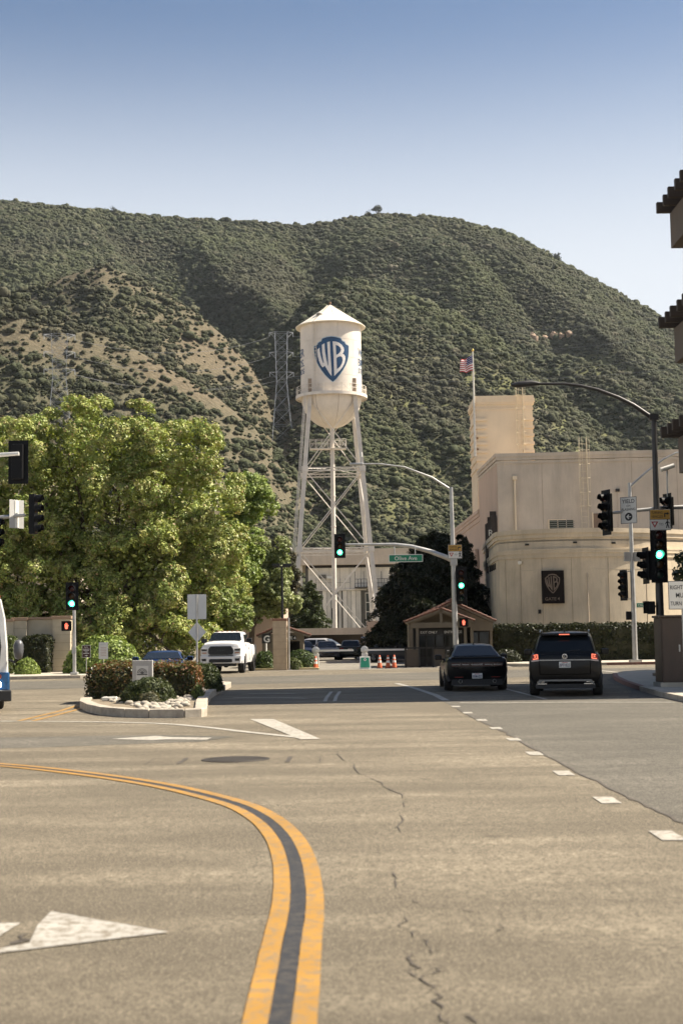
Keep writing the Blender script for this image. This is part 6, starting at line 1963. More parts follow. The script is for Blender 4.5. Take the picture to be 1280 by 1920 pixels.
# ================================================================ transmission towers and wires on the hill
GST = mat('pylon_steel', (0.42, 0.42, 0.42), .5, .4)
def pylon(x, Y, zb, h_, label, rz=0.15, w0=9.5):
    o = thing('transmission_tower', label, 'pylon', (x, Y, zb), rz, 'lattice towers on the hillside')
    def leg_w(t):
        return w0 / 2 * (1 - t / .55) + 2.3 * (t / .55) if t < .55 else 2.3 + (t - .55) * 1.2
    r = .10
    lev = [0, .16, .30, .43, .55, .64, .73, .82, .91, 1.0]
    legs = MB(); br_ = MB()
    C_ = [(-1, -1), (1, -1), (1, 1), (-1, 1)]
    P_ = lambda i, t: Vector((C_[i % 4][0] * leg_w(t) * (1.0), C_[i % 4][1] * leg_w(t) * .6, h_ * t))
    for k in range(len(lev) - 1):
        for i in range(4):
            legs.tube(P_(i, lev[k]), P_(i, lev[k + 1]), r, n=4)
            br_.tube(P_(i, lev[k]), P_(i + 1, lev[k + 1]), .05, n=4).tube(P_(i + 1, lev[k]), P_(i, lev[k + 1]), .05, n=4)
            br_.tube(P_(i, lev[k + 1]), P_(i + 1, lev[k + 1]), .05, n=4)
    legs.build('lattice_leg', GST, o); br_.build('lattice_brace', GST, o)
    for t in (.64, .82, 1.0):
        arm = MB()
        for s_ in (-1, 1):
            tip = Vector((s_ * 5.4, 0, h_ * t))
            for i in ((1, 2) if s_ > 0 else (0, 3)):
                arm.tube(P_(i, t), tip, .06, n=4).tube(P_(i, t - .05), tip, .06, n=4)
            arm.tube(tip, tip - Vector((0, 0, 2)), .12, n=5)
        arm.build('cross_arm', GST, o)
    return o
def pz(u, Y):
    return float(hill_h(np.array([u]), np.array([Y]))[0])
u1, Y1 = -0.041, 640
z1 = pz(u1, Y1); h1 = 1.7 + 0.219 * Y1 - z1
pylon(u1 * Y1, Y1, z1 - 1, max(32, h1), 'grey lattice transmission tower just left of the water tank', .12)
u2, Y2 = -0.199, 560
z2 = pz(u2, Y2 - 60); h2 = 1.7 + 0.2205 * 500 - z2
pylon(u2 * 500, 500, z2 - 1, max(26, h2), 'grey lattice transmission tower on the brown slope above the huge tree', .2, 8)
WIRE = mat('power_wire', (0.20, 0.20, 0.20), .5, .5)
def wire(a, b_, sag, label, grp='power lines across the hillside'):
    a, b_ = Vector(a), Vector(b_)
    pts_ = [a.lerp(b_, t) - Vector((0, 0, sag * 4 * t * (1 - t))) for t in np.linspace(0, 1, 25)]
    o = MB().path(pts_, .06, 4).build('power_line', WIRE)
    return tag(o, label, 'power line', grp)
t1 = Vector((u1 * Y1, Y1, z1 - 1)); H1 = max(32, h1)
for k, (f, s_) in enumerate(((1.0, 5.4), (.82, 5.4), (.64, 5.4), (.64, -5.4))):
    wire(t1 + Vector((s_, 0, H1 * f - 2)), (260, 660 + k * 6, 158 - k * 9 + 10), 9, ['highest', 'second highest', 'third highest', 'lowest'][k] + ' power line running right from the tower beside the water tank')
    wire(t1 + Vector((-s_, 0, H1 * f - 2)), (u2 * 500 + 5.4, 500, z2 - 1 + max(26, h2) * f - 2), 6, ['highest', 'second highest', 'third highest', 'lowest'][k] + ' power line strung between the two hillside lattice towers')
# ================================================================ vehicles
def car_paint(name, rgb, rough=.32, metal=0.0, coat=.2):
    return mat(name, rgb, rough, metal, var=.05, scale=2, coat=coat, rvar=.05, spec=.18)
C_BLACK = car_paint('car_black', (0.004, 0.004, 0.0045))
C_WHITE = car_paint('car_white', (0.70, 0.68, 0.66))
C_BLUE = car_paint('car_blue', (0.020, 0.045, 0.13), metal=.3)
C_SILVER = car_paint('car_silver', (0.52, 0.50, 0.48), metal=.5)
C_SLATE = car_paint('car_slate', (0.06, 0.065, 0.08), metal=.4)
C_DKGREEN = car_paint('car_dark_green', (0.02, 0.024, 0.022))
CARGLASS = glass('car_glass', (0.008, 0.010, 0.012), .04)
TYRE = mat('tyre_rubber', (0.016, 0.015, 0.014), .85, var=.2)
RIM = mat('rim_alloy', (0.36, 0.35, 0.34), .35, .8); RIM_D = mat('rim_dark', (0.03, .03, .03), .35, .6)
TRIM = mat('plastic_black', (0.013, 0.013, 0.013), .6)
CHROME = mat('chrome', (0.62, .61, .60), .15, .95)
SATIN = mat('satin_silver', (0.40, .395, .38), .35, .6)
LAMP_RED = mat('lamp_red_plastic', (0.20, .012, .010), .2)
LAMP_CLEAR = mat('lamp_clear_plastic', (0.55, .53, .50), .15, .3)
BRAKE = glow('brake_lamp_lit', (1.0, .22, .12), 0.6)
PLATE = mat('plate_white', (0.68, .67, .63), .5); PLATE_T = mat('plate_navy', (0.03, .035, .09), .5)
HEADLIT = glow('headlamp_lit', (1.0, .96, .88), 14.0)
def loft(secs, cap=True):
    """secs: (y, [(x,z) half outline from bottom centre to top centre]); mirrored in x"""
    mb = MB()
    rings = []
    for y, hp_ in secs:
        ring = [(x, y, z) for x, z in hp_] + [(-x, y, z) for x, z in reversed(hp_) if abs(x) > 1e-6]
        rings.append(ring)
    n = len(rings[0])
    vs_ = [p for r in rings for p in r]
    fs_ = []
    for i in range(len(rings) - 1):
        for k in range(n):
            a, b_ = i * n + k, i * n + (k + 1) % n
            fs_.append((a, b_, b_ + n, a + n))
    if cap:
        fs_.append(tuple(range(n))); fs_.append(tuple((len(rings) - 1) * n + k for k in reversed(range(n))))
    return mb.add(vs_, fs_)
def bsec(y, zb, zt, w_, wb=.86, wt=.90, zm=.5, crown=.02):
    """body cross-section: bottom zb, deck zt, half width w_"""
    h_ = zt - zb
    return (y, [(0, zb), (w_ * wb, zb), (w_ * .97, zb + h_ * .22), (w_, zb + h_ * zm), (w_ * .985, zb + h_ * .78), (w_ * (wt + .05), zb + h_ * .93), (w_ * wt, zt), (w_ * .5, zt + crown * .8), (0, zt + crown)])
def gsec(y, zb, zt, wb, wt, crown=.02):
    """greenhouse cross-section"""
    return (y, [(0, zb), (wb, zb), (wb * .25 + wt * .75 + .02, zb + (zt - zb) * .72), (wt + .005, zb + (zt - zb) * .92), (wt - .06, zt - .005), (wt * .5, zt + crown * .8), (0, zt + crown)])
def quad_pane(name, pts, mt, parent, push=.012, inset_=.06):
    """thin glass pane from four corners (ordered), pushed outward along its normal"""
    P = [Vector(p) for p in pts]
    c_ = sum(P, Vector()) / len(P)
    n_ = (P[1] - P[0]).cross(P[2] - P[0]).normalized()
    return n_, c_, [p + (c_ - p) * inset_ for p in P]
def pane(name, pts, mt, parent, outward, push=.012, inset_=.05, th=.006, smooth=0):
    n_, c_, P = quad_pane(name, pts, mt, parent, push, inset_)
    o_ = Vector(outward)
    if n_.dot(o_) < 0:
        n_ = -n_
    k = len(P)
    mb = MB()
    mb.add([p + n_ * (push - th) for p in P] + [p + n_ * push for p in P], [tuple(range(k)), tuple(range(k, 2 * k))] + [(i, (i + 1) % k, k + (i + 1) % k, k + i) for i in range(k)])
    return mb.build(name, mt, parent)
def wheel(parent, x, y, r, w_, rim=RIM, side=1):
    """tyre with rim, axle along x; side +1 faces +x"""
    t_ = MB().lathe([(r * .62, -w_ / 2), (r * .93, -w_ / 2), (r, -w_ * .36), (r, w_ * .36), (r * .93, w_ / 2), (r * .62, w_ / 2), (r * .62, -w_ / 2)], 28, axis='x').build('wheel', TYRE, parent, smooth=40)
    t_.location = (x, y, r)
    rb = MB().lathe([(r * .63, w_ * .44 * side), (r * .60, w_ * .30 * side), (r * .12, w_ * .34 * side), (0, w_ * .36 * side)], 28, axis='x').build('rim', rim, t_, smooth=40)
    mb = MB()
    for k in range(5):
        q = k * 2 * math.pi / 5
        c0 = Vector((w_ * .36 * side, .1 * r * math.cos(q), .1 * r * math.sin(q))); c1 = Vector((w_ * .44 * side, .6 * r * math.cos(q), .6 * r * math.sin(q)))
        mb.tube(c0, c1, .075 * r * 1.6, .05 * r * 1.6, n=6)
    mb.build('spoke', rim, rb)
    mb = MB()
    ring = [(0, (r + .04) * math.cos(q), (r + .04) * math.sin(q)) for q in np.linspace(-.15, math.pi + .15, 20)]
    mb.path(ring, .035, 6)
    a_ = mb.build('wheel_arch', TRIM, t_, smooth=50)
    return t_
def plate_(parent, y, z, txt, face=-1, x=0):
    p_ = MB().box(x - .155, y - .008, z - .08, x + .155, y + .008, z + .08).build('number_plate', PLATE, parent, bevel=.006)
    o = letters('plate_text', txt, .085, PLATE_T, p_, (x, y + face * .009, z - .012), .003, .27, .01)
    if face > 0:
        o.rotation_euler = (0, 0, math.pi)
    bx('plate_header', mat('plate_red', (0.4, .05, .05), .5), p_, x - .08, y + (-.011 if face < 0 else .0085), z + .05, x + .08, y + (-.0085 if face < 0 else .011), z + .066)
    return p_
def side_windows(parent, secs_y, zb, zt, wb, wt):
    for (ya, yb, yc, yd) in secs_y:
        for s_ in (-1, 1):
            pane('side_window', [(s_ * wb, ya, zb), (s_ * wb, yb, zb), (s_ * (wt + .01), yc, zt), (s_ * (wt + .01), yd, zt)], CARGLASS, parent, (s_, 0, .2), .02, .07)
def mirrors(parent, y, z, x, mt=None, big=0.0):
    for s_ in (-1, 1):
        m_ = MB().box(-.115 - big, -.09, -.085 - big, .115 + big, .09, .085 + big).build('wing_mirror', mt or C_BLACK, parent, bevel=.04)
        m_.location = (s_ * (x + .13), y, z)
        MB().box(-.09 - big, -.096, -.06 - big, .09 + big, -.0915, .06 + big).build('mirror_glass', CARGLASS, m_)
        MB().tube((-s_ * .05, 0, -.05), (-s_ * .22, .02, -.07), .025, n=6).build('mirror_arm', TRIM, m_)

# ---- black SUV ahead on the right (rear towards the camera at y = 0, front at +y)
SV = thing('suv', 'black seven-seat SUV with lit brake lights in the right lane', 'car', (6.00, 38.9, .004), rad(-9.8))
W_ = .99
body = loft([bsec(.02, .44, 1.08, .90, .9, .9), bsec(.05, .36, 1.14, .95, .9, .9), bsec(.16, .30, 1.17, .98, .9, .89), bsec(.6, .26, 1.19, W_, .92, .88), bsec(1.8, .24, 1.17, W_, .92, .88), bsec(3.4, .24, 1.14, W_, .92, .88), bsec(4.2, .26, 1.06, .97, .9, .88), bsec(4.8, .30, .98, .92, .9, .86), bsec(5.0, .42, .86, .80, .9, .86)]).build('body', C_BLACK, SV, smooth=35, bevel=.0)
gh = loft([gsec(.07, 1.12, 1.16, .84, .80), gsec(.36, 1.12, 1.66, .86, .665), gsec(.55, 1.12, 1.715, .865, .675, .025), gsec(1.6, 1.12, 1.745, .87, .69, .03), gsec(2.7, 1.12, 1.715, .87, .68, .03), gsec(3.1, 1.12, 1.62, .865, .66), gsec(3.9, 1.05, 1.08, .84, .78)]).build('cabin', C_BLACK, SV, smooth=35)
pane('rear_window', [(-.76, .105, 1.205), (.76, .105, 1.205), (.63, .335, 1.60), (-.63, .335, 1.60)], CARGLASS, SV, (0, -1, .3), .02, .02)
side_windows(SV, [(.45, 1.35, 1.35, .75), (1.42, 2.35, 2.35, 1.42), (2.42, 3.35, 2.85, 2.42)], 1.19, 1.62, .865, .71)
sp_ = MB().prism([(-.66, 1.655), (.66, 1.655), (.64, 1.72), (-.64, 1.72)], XZ, .17, .5).build('roof_spoiler', C_BLACK, SV, bevel=.02)
bx('high_brake_light', BRAKE, sp_, -.14, .158, 1.668, .14, .1695, 1.692)
for s_ in (-1, 1):
    r_ = MB().path([(s_ * .66, .52, 1.745), (s_ * .66, .62, 1.80), (s_ * .67, 2.4, 1.81), (s_ * .67, 2.6, 1.745)], .016, 6).build('roof_rail', SATIN, SV, smooth=50)
    tl = MB().prism([(s_ * .70, .985), (s_ * .90, .965), (s_ * .885, 1.14), (s_ * .72, 1.165)], XZ, -.012, .14).build('tail_light', LAMP_RED, SV, bevel=.01)
    MB().prism([(s_ * .715, 1.02), (s_ * .86, 1.0), (s_ * .855, 1.03), (s_ * .74, 1.045), (s_ * .745, 1.125), (s_ * .84, 1.11), (s_ * .835, 1.135), (s_ * .72, 1.15)], XZ, -.018, -.0125).build('light_bar', BRAKE, tl)
    MB().prism([(s_ * .77, 1.065), (s_ * .82, 1.06), (s_ * .82, 1.095), (s_ * .77, 1.1)], XZ, -.018, -.0125).build('light_core', BRAKE, tl)
    MB().prism([(s_ * .70, .965), (s_ * .905, .945), (s_ * .90, .985), (s_ * .70, 1.0)], XZ, -.014, .1).build('light_strip', mat('lamp_pale', (0.5, .42, .38), .3), SV)
    bx('exhaust_trim', CHROME, SV, s_ * .62 - .12, -.01, .335, s_ * .62 + .12, .05, .355)
    bx('exhaust_trim', CHROME, SV, s_ * .66 - .10, -.012, .39, s_ * .66 + .10, .05, .405)
    for yy_ in (.95, 4.0):
        wheel(SV, s_ * .86, yy_, .385, .26, RIM_D, s_)
bx('chrome_strip', SATIN, SV, -.69, -.012, .975, .69, .04, 1.0)
MB().prism([(-.80, .30), (-.70, .46), (.70, .46), (.80, .30), (.70, .36), (.62, .415), (-.62, .415), (-.70, .36)], XZ, -.014, .06).build('bumper_garnish', mat('satin_dark', (0.16, .16, .155), .4, .5), SV)
bx('bumper_lower', TRIM, SV, -.80, .0, .22, .80, .3, .34)
plate_(SV, .0, .86, '8PFV825')
em = MB().lathe([(.055, 0), (.07, 0), (.07, -.012), (.055, -.012), (.055, 0)], 22, c=(0, .005, 1.085), axis='y').build('emblem_ring', CHROME, SV)
mb = MB()
for a, b_ in (((-.03, .052), (0, .008)), ((.03, .052), (0, .008)), ((-.05, .025), (-.022, -.045)), ((-.022, -.045), (0, .0)), ((0, 0), (.022, -.045)), ((.022, -.045), (.05, .025))):
    mb.tube((a[0], -.004, 1.085 + a[1]), (b_[0], -.004, 1.085 + b_[1]), .007, n=5)
mb.build('emblem_strokes', CHROME, em)
MB().prism([(-.03, 0), (.03, 0), (.01, .09), (-.01, .09)], lambda a, b_, d: (a, .75 + d, 1.75 + b_), -.05, .05).build('roof_antenna', C_BLACK, SV)
mirrors(SV, 3.0, 1.17, .98)
tb('wiper', TRIM, SV, (0.0, .075, 1.215), (.42, .105, 1.26), .01, n=5)

GAP = mat('panel_gap', (0.0015, .0015, .0015), .9, spec=.05)
for s_ in (-1, 1):
    MB().tube((s_ * .68, -.004, .60), (s_ * .69, .01, .96), .007, n=5).build('panel_gap', GAP, SV)
    MB().tube((s_ * .993, 1.38, .35), (s_ * .975, 1.38, 1.1), .006, n=5).build('panel_gap', GAP, SV)
    MB().tube((s_ * .993, 2.38, .35), (s_ * .975, 2.38, 1.1), .006, n=5).build('panel_gap', GAP, SV)
    MB().box(s_ * .99 - .02, 1.5, .93, s_ * .99 + .02, 1.72, .96).build('door_handle', C_BLACK, SV)
MB().tube((-.68, -.004, .60), (.68, -.004, .60), .007, n=5).build('panel_gap', GAP, SV)
# ---- black coupe
DG = thing('muscle_car', 'low black two-door coupe in the lane left of the SUV', 'car', (4.06, 43.7, .004), rad(-1.2))
loft([bsec(.02, .40, .93, .86, .9, .93), bsec(.05, .34, .985, .91, .9, .93), bsec(.18, .28, 1.02, .945, .9, .9), bsec(.7, .22, 1.02, .96, .92, .87), bsec(1.2, .22, .99, .96, .92, .86), bsec(2.6, .22, .95, .945, .92, .88), bsec(3.6, .22, .95, .95, .92, .88), bsec(4.5, .24, .90, .93, .9, .88), bsec(4.95, .36, .80, .82, .9, .88)]).build('body', C_BLACK, DG, smooth=35)
loft([gsec(.42, .97, 1.0, .82, .76, .015), gsec(1.15, .95, 1.34, .80, .57, .03), gsec(1.6, .95, 1.405, .80, .59, .03), gsec(2.2, .95, 1.41, .80, .59, .03), gsec(2.5, .95, 1.36, .80, .58, .03), gsec(3.3, .93, .97, .80, .74, .015)]).build('cabin', C_BLACK, DG, smooth=35)
pane('rear_window', [(-.72, .50, 1.035), (.72, .50, 1.035), (.53, 1.12, 1.34), (-.53, 1.12, 1.34)], CARGLASS, DG, (0, -.5, 1), .035, .02)
side_windows(DG, [(.95, 1.6, 1.6, 1.3), (1.65, 2.95, 2.45, 1.65)], 1.0, 1.32, .80, .61)
MB().prism([(-.80, .985), (.80, .985), (.76, 1.045), (-.76, 1.045)], XZ, .03, .3).build('boot_spoiler', C_BLACK, DG, bevel=.02)
tlp = bx('tail_light', mat('lamp_smoked', (0.03, .006, .006), .15), DG, -.78, .005, .745, .78, .06, .865)
for x0, x1 in ((-.76, -.5), (-.46, -.24), (.24, .46), (.5, .76)):
    bx('light_strip', SATIN, tlp, x0, -.004, .80, x1, .004, .812)
letters('lettering', 'DODGE', .035, SATIN, tlp, (0, .0045, .806), .004, .34, .01)
plate_(DG, .0, .46, '8EMA023')
for s_ in (-1, 1):
    bx('reflector', LAMP_RED, DG, s_ * .56 - .13, -.004, .415, s_ * .56 + .13, .03, .435)
    MB().lathe([(.05, -.03), (.055, -.03), (.055, .1), (.05, .1)], 14, c=(s_ * .52, -.02, .30), axis='y').build('exhaust_tip', SATIN, DG)
    for yy_ in (.95, 3.95):
        wheel(DG, s_ * .83, yy_, .345, .27, RIM_D, s_)
bx('bumper_lower', TRIM, DG, -.78, .0, .18, .78, .3, .36)
MB().prism([(-.025, 0), (.025, 0), (.008, .07), (-.008, .07)], lambda a, b_, d: (a, 1.45 + d, 1.41 + b_), -.04, .04).build('roof_antenna', C_BLACK, DG)
mirrors(DG, 2.75, 1.0, .93)
MB().tube((-.70, .0, .70), (.70, .0, .70), .006, n=5).build('panel_gap', GAP, DG)
for s_ in (-1, 1):
    MB().tube((s_ * .70, .0, .70), (s_ * .74, .04, .98), .006, n=5).build('panel_gap', GAP, DG)
    MB().tube((s_ * .957, 1.62, .30), (s_ * .93, 1.62, .94), .006, n=5).build('panel_gap', GAP, DG)

# ---- white pickup facing the camera (front at y = 0, tail at +y)
TR = thing('pickup_truck', 'white lifted pickup truck with black grille facing the camera', 'truck', (-6.08, 70.8, .004), rad(-4))
loft([bsec(.02, .62, 1.30, .98, .94, .84, crown=.05), bsec(.08, .55, 1.44, 1.02, .92, .82, crown=.06), bsec(.3, .50, 1.50, 1.04, .92, .82, crown=.07), bsec(1.2, .50, 1.56, 1.05, .92, .83, crown=.06), bsec(1.8, .50, 1.56, 1.03, .92, .87), bsec(3.9, .50, 1.46, 1.02, .92, .9), bsec(4.0, .50, 1.42, 1.03, .92, .9), bsec(5.8, .52, 1.40, 1.03, .92, .9), bsec(5.95, .60, 1.38, 1.0, .92, .9)]).build('body', C_WHITE, TR, smooth=35)
loft([gsec(1.45, 1.50, 1.56, .90, .86, .03), gsec(2.05, 1.48, 1.98, .91, .74, .03), gsec(2.35, 1.46, 2.06, .91, .75, .04), gsec(3.3, 1.44, 2.06, .91, .75, .04), gsec(3.75, 1.42, 1.99, .91, .73, .03), gsec(3.95, 1.42, 1.46, .90, .84)]).build('cabin', C_WHITE, TR, smooth=35)
pane('windscreen', [(-.85, 1.50, 1.585), (.85, 1.50, 1.585), (.70, 2.06, 1.99), (-.70, 2.06, 1.99)], CARGLASS, TR, (0, -1, .6), .055, .02)
side_windows(TR, [(1.95, 2.85, 2.85, 2.3), (2.92, 3.75, 3.65, 2.92)], 1.52, 1.94, .905, .79)
gr_ = MB().prism([(-.62, 1.00), (-.55, .93), (.55, .93), (.62, 1.00), (.62, 1.22), (.52, 1.35), (-.52, 1.35), (-.62, 1.22)], XZ, -.035, .08).build('grille', TRIM, TR, bevel=.02)
for k in range(4):
    bx('grille_bar', mat('grille_gloss', (0.02, .02, .021), .3), gr_, -.56, -.045, 1.0 + k * .085, .56, -.036, 1.02 + k * .085)
letters('lettering', 'RAM', .075, mat('badge_dark', (0.05, .05, .052), .3, .5), gr_, (0, -.047, 1.15), .004, .42, .01)
for s_ in (-1, 1):
    hl = MB().prism([(s_ * .66, .97), (s_ * .98, .98), (s_ * 1.0, 1.25), (s_ * .66, 1.24)], XZ, -.015, .12).build('headlight', LAMP_CLEAR, TR, bevel=.015)
    MB().prism([(s_ * .69, 1.12), (s_ * .95, 1.12), (s_ * .96, 1.21), (s_ * .69, 1.20)], XZ, -.022, -.0155).build('lamp_insert', TRIM, hl)
    MB().prism([(s_ * .72, 1.0), (s_ * .92, 1.0), (s_ * .93, 1.05), (s_ * .70, 1.05)], XZ, -.022, -.0155).build('lamp_insert', mat('lamp_amber', (0.35, .12, .05), .3), hl)
    fg_ = MB().prism([(s_ * .72, .62), (s_ * .92, .62), (s_ * .95, .74), (s_ * .72, .74)], XZ, -.10, -.0).build('fog_light', TRIM, TR)
    bx('tow_hook', TRIM, TR, s_ * .35 - .04, -.12, .40, s_ * .35 + .04, .05, .50)
    for yy_ in (1.05, 4.75):
        wheel(TR, s_ * .90, yy_, .44, .31, RIM_D, s_)
    fl2 = MB().path([(s_ * 1.03, 1.05 + .56 * math.cos(q), .44 + .56 * math.sin(q)) for q in np.linspace(.1, math.pi - .1, 14)], .05, 6).build('fender_flare', C_WHITE, TR, smooth=50)
bmp = MB().prism([(-1.0, .50), (1.0, .50), (1.03, .88), (.65, .88), (.6, .84), (-.6, .84), (-.65, .88), (-1.03, .88)], XZ, -.085, .1).build('bumper', C_WHITE, TR, bevel=.03)
MB().prism([(-.58, .57), (-.5, .55), (.5, .55), (.58, .57), (.58, .70), (.5, .725), (-.5, .725), (-.58, .70)], XZ, -.095, -.086).build('bumper_intake', TRIM, bmp)
bx('bumper_gap', TRIM, TR, -.62, -.03, .875, .62, .05, .91)
bx('skid_plate', TRIM, TR, -.72, .05, .36, .72, .5, .52)
MB().lathe([(0, -.2), (.12, -.17), (.15, 0), (.12, .17), (0, .2)], 14, c=(.1, 1.05, .42), axis='y').build('axle_housing', TRIM, TR, smooth=50)
for k in range(5):
    MB().box(-.05, -.04, 0, .05, .06, .035).build('roof_marker_lamp', mat('lamp_amber', (0.35, .12, .05)), TR, bevel=.01).location = (-.5 + .25 * k, 2.32, 2.085)
tb('antenna', TRIM, TR, (-.9, 1.3, 1.5), (-.9, 1.3, 2.1), .008, n=5)
mirrors(TR, 1.95, 1.62, 1.02, TRIM, .03)
for s_ in (-1, 1):
    MB().tube((s_ * .60, .0, 1.36), (s_ * .82, 1.4, 1.585), .007, n=5).build('panel_gap', GAP, TR)
    for y_ in (1.75, 2.88, 3.9):
        MB().tube((s_ * 1.047, y_, .62), (s_ * 1.0, y_, 1.46), .007, n=5).build('panel_gap', GAP, TR)
    MB().box(s_ * 1.03 - .02, 2.6, 1.22, s_ * 1.03 + .02, 2.82, 1.25).build('door_handle', TRIM, TR)
    tb('wiper', TRIM, TR, (s_ * .1, 1.48, 1.62), (s_ * .55, 1.62, 1.70), .012, n=5)

# ---- generic sedan / hatch for the rest
def sedan(name, label, loc, rz, paint_, h_=1.45, L_=4.7, w_=.92, suv=False, front=True, group=None, plate_txt=None, small=True):
    """front at y = 0 pointing -y before rotation"""
    o = thing(name, label, 'car', loc, rz, group)
    zd, zh = (.98, .94) if not suv else (1.08, 1.06)
    loft([bsec(.02, .36, .66, .72, .9, .85), bsec(.10, .28, .78, .82, .9, .85), bsec(.4, .22, .84, .90, .9, .85, crown=.03), bsec(1.1, .20, zh, w_, .92, .87, crown=.03), bsec(2.2, .20, zd, w_, .92, .88), bsec(3.6, .20, zd + .02, w_, .92, .88), bsec(L_ - .35, .24, zd + .03, w_ * .96, .9, .88), bsec(L_ - .08, .32, zd, w_ * .90, .9, .88), bsec(L_, .42, zd - .12, w_ * .84, .9, .9)]).build('body', paint_, o, smooth=35)
    rb = L_ - .15 if suv else L_ - .75
    ye = L_ - .4 if suv else L_ - 1.25
    loft([gsec(1.15, zh - .04, zh, .78, .72), gsec(1.95, zh - .04, h_ - .06, .80, .60, .02), gsec(2.3, zh - .04, h_, .80, .61, .03), gsec(ye - .4, zh - .04, h_, .80, .60, .03), gsec(ye, zh - .04, h_ - .07, .80, .58, .02), gsec(rb, zd - .05, zd - .01, .78, .70)]).build('cabin', paint_, o, smooth=35)
    pane('windscreen', [(-.74, 1.22, zh + .025), (.74, 1.22, zh + .025), (.57, 1.95, h_ - .065), (-.57, 1.95, h_ - .065)], CARGLASS, o, (0, -1, 1), .04, .02)
    pane('rear_window', [(-.70, rb - .06, zd + .02), (.70, rb - .06, zd + .02), (.55, ye + .02, h_ - .09), (-.55, ye + .02, h_ - .09)], CARGLASS, o, (0, 1, 1), .04, .04)
    side_windows(o, [(1.75, 2.75, 2.75, 2.05), (2.82, ye, ye - .2, 2.82)], zh + .03, h_ - .09, .80, .635)
    for s_ in (-1, 1):
        MB().prism([(s_ * .50, .62), (s_ * .78, .66), (s_ * .80, .76), (s_ * .50, .72)], XZ, .04, .35).build('headlight', LAMP_CLEAR, o, bevel=.01)
        MB().prism([(s_ * .52, zd - .20), (s_ * .80, zd - .22), (s_ * .80, zd - .06), (s_ * .52, zd - .08)], XZ, L_ - .25, L_ + .01).build('tail_light', LAMP_RED, o, bevel=.01)
        for yy_ in (.9, L_ - .95):
            wheel(o, s_ * .80, yy_, .335, .22, RIM, s_)
    MB().prism([(-.42, .40), (.42, .40), (.48, .56), (-.48, .56)], XZ, -.01, .1).build('grille', TRIM, o)
    if plate_txt:
        plate_(o, L_ + .012, zd - .22, plate_txt, 1)
    mirrors(o, 1.75, zh + .06, .90, paint_)
    return o
sedan('parked_car', 'blue sedan partly hidden behind the red-tipped hedge', (-6.75, 52.4, .004), rad(3), C_BLUE, 1.27, 4.7, .92)
sedan('parked_car', 'silver hatchback parked below the carport beam', (.65, 117.3, .004), rad(72), C_SILVER, 1.62, 4.4, .9, True, group='cars parked inside the lot')
sedan('parked_car', 'dark slate sedan parked facing the left barrier', (-1.15, 106, .004), rad(4), C_SLATE, 1.42, 4.6, .92, group='cars parked inside the lot')
sedan('parked_car', 'black sedan parked with its rear to the gate', (.65, 112, .004), rad(178), C_DKGREEN, 1.46, 4.6, .92, plate_txt='7ZKT419', group='cars parked inside the lot')
sedan('parked_car', 'black SUV parked beside the pale pier', (2.65, 108.5, .004), rad(176), C_BLACK, 1.66, 4.5, .94, True, group='cars parked inside the lot')
sedan('parked_car', 'dark blue car half hidden by the ticket booth', (-2.85, 108, .004), rad(8), C_BLUE, 1.42, 4.5, .92, group='cars parked inside the lot')
sedan('parked_car', 'grey car parked sideways near the blue canopy cart', (5.5, 95, .004), rad(60), C_SLATE, 1.45, 4.5, .92, group='cars parked inside the lot')
# golf cart with long blue canopy
gc = thing('golf_cart', 'open shuttle cart with long pale blue canopy near the gatehouse', 'cart', (3.3, 104.5, .004), rad(90))
CANP = mat('canopy_blue', (0.24, .33, .45), .6)
MB().box(-.65, -2.0, 1.62, .65, 2.0, 1.72).build('canopy', CANP, gc, bevel=.03)
for x in (-.58, .58):
    for y in (-1.8, -.6, .6, 1.8):
        tb('canopy_post', SIGNW, gc, (x, y, .5), (x, y, 1.62), .025, n=6)
MB().box(-.62, -2.1, .28, .62, 2.1, .55).build('chassis', C_SLATE, gc, bevel=.05)
for y in (-1.0, .2, 1.3):
    st_ = MB().box(-.55, y, .55, .55, y + .5, .78).build('seat', TRIM, gc, bevel=.04)
    bx('backrest', TRIM, st_, -.55, y + .45, .78, .55, y + .55, 1.2)
for s_ in (-1, 1):
    for y in (-1.5, 1.5):
        wheel(gc, s_ * .55, y, .24, .18, RIM, s_)

# ---- city bus at the left edge
BUS = thing('city_bus', 'white and blue city bus entering at the left edge', 'bus', (-9.40, 34.55, .0), rad(16))
BW = mat('bus_white', (0.66, .65, .62), .35, coat=.5); BBL = mat('bus_blue', (0.010, .085, .22), .35, coat=.5)
def bus_ring(y, s_=1.0, zt=3.0, sh=0.0):
    return (y, [(0, .36), (1.26 * s_, .36), (1.30 * s_, .9), (1.28 * s_, 1.6), (1.22 * s_, 2.3), (1.12 * s_, 2.75), (.9 * s_, zt - .06), (0, zt)])
loft([bus_ring(0, .95, 2.85), bus_ring(.12, .985, 2.95), bus_ring(.5, 1, 3.0), bus_ring(10.5, 1, 3.0), bus_ring(10.7, .96, 2.9)]).build('body', BW, BUS, smooth=35)
ws_ = MB().prism([(-1.08, 1.05), (.98, 1.05), (1.06, 1.15), (1.10, 1.6), (1.04, 2.15), (.90, 2.52), (.7, 2.66), (-.8, 2.66), (-1.0, 2.5)], XZ, -.05, .02).build('windscreen', CARGLASS, BUS, bevel=.03)
bx('wiper', TRIM, BUS, -.2, -.075, 1.2, .75, -.055, 1.225)
bx('route_display', SIGBLK, BUS, -.8, -.062, 2.40, .8, -.052, 2.60)
fp_ = MB().prism([(-1.27, .55), (1.27, .55), (1.285, .98), (.98, .98), (.86, .82), (-.86, .82), (-.98, .98), (-1.285, .98)], XZ, -.06, .10).build('front_panel', BBL, BUS, bevel=.02)
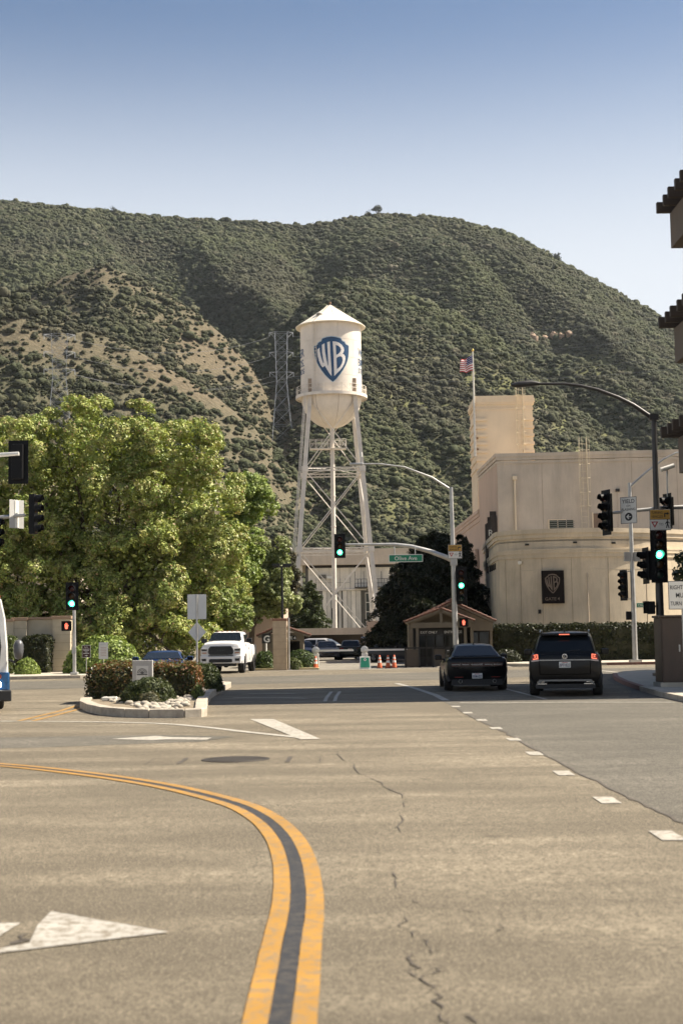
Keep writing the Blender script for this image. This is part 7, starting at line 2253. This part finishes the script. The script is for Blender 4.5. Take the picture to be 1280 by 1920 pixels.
for s_ in (-1, 1):
    MB().lathe([(0, -.03), (.07, -.025), (.085, 0)], 18, c=(s_ * 1.02, -.062, .68), axis='y').build('headlight', HEADLIT, BUS, smooth=50)
    MB().lathe([(0, -.03), (.055, -.025), (.065, 0)], 14, c=(s_ * 1.04, -.062, .88), axis='y').build('turn_light', mat('lamp_orange', (0.5, .10, .03), .3), BUS, smooth=50)
    bx('side_skirt', BBL, BUS, s_ * 1.285 - .03, .2, .38, s_ * 1.285 + .03, 10.4, .95)
    for y in (2.2, 8.0):
        wheel(BUS, s_ * 1.12, y, .48, .28, RIM, s_)
    for k in range(6):
        MB().prism([(1.3 + k * 1.45, 1.25), (2.65 + k * 1.45, 1.25), (2.65 + k * 1.45, 2.2), (1.3 + k * 1.45, 2.2)], lambda a, b_, d: (s_ * (1.305 - max(0, b_ - 1.5) * .09 + d), a, b_), -.01, .012).build('side_window', CARGLASS, BUS)
    m_ = MB().path([(s_ * 1.28, .02, 1.28), (s_ * 1.42, -.12, 1.22), (s_ * 1.48, -.18, 1.32)], .03, 6).build('mirror_arm', TRIM, BUS)
    mm = MB().lathe([(0, -.24), (.09, -.2), (.12, -.05), (.12, .12), (.08, .22), (0, .25)], 14, c=(s_ * 1.50, -.2, 1.52)).build('mirror_housing', mat('mirror_grey', (0.09, .09, .095), .4), m_, smooth=60)
MB().box(-1.34, -.22, .28, 1.34, .12, .55).build('bumper', TRIM, BUS, bevel=.03)
bx('marker_lamp', mat('lamp_orange', (0.5, .10, .03)), BUS, 1.0, .05, 2.8, 1.08, .13, 2.85)

# ================================================================ thin summer haze filling the valley air
hzb = MB().box(-1250, -120, -1.1, 1250, 2050, 470).build('haze', None)
mt, t, b = new_mat('haze_air')
t.nodes.remove(b)
pv = N(t, 'ShaderNodeVolumePrincipled')
pv.inputs['Color'].default_value = (0.86, 0.92, 1.0, 1)
pv.inputs['Density'].default_value = 0.000034
pv.inputs['Anisotropy'].default_value = 0.2
t.links.new(pv.outputs[0], t.nodes['Material Output'].inputs['Volume'])
hzb.data.materials.append(mt)
hzb['kind'] = 'stuff'
hzb['label'] = 'faint pale haze in the air in front of the hills'
hzb['category'] = 'haze'
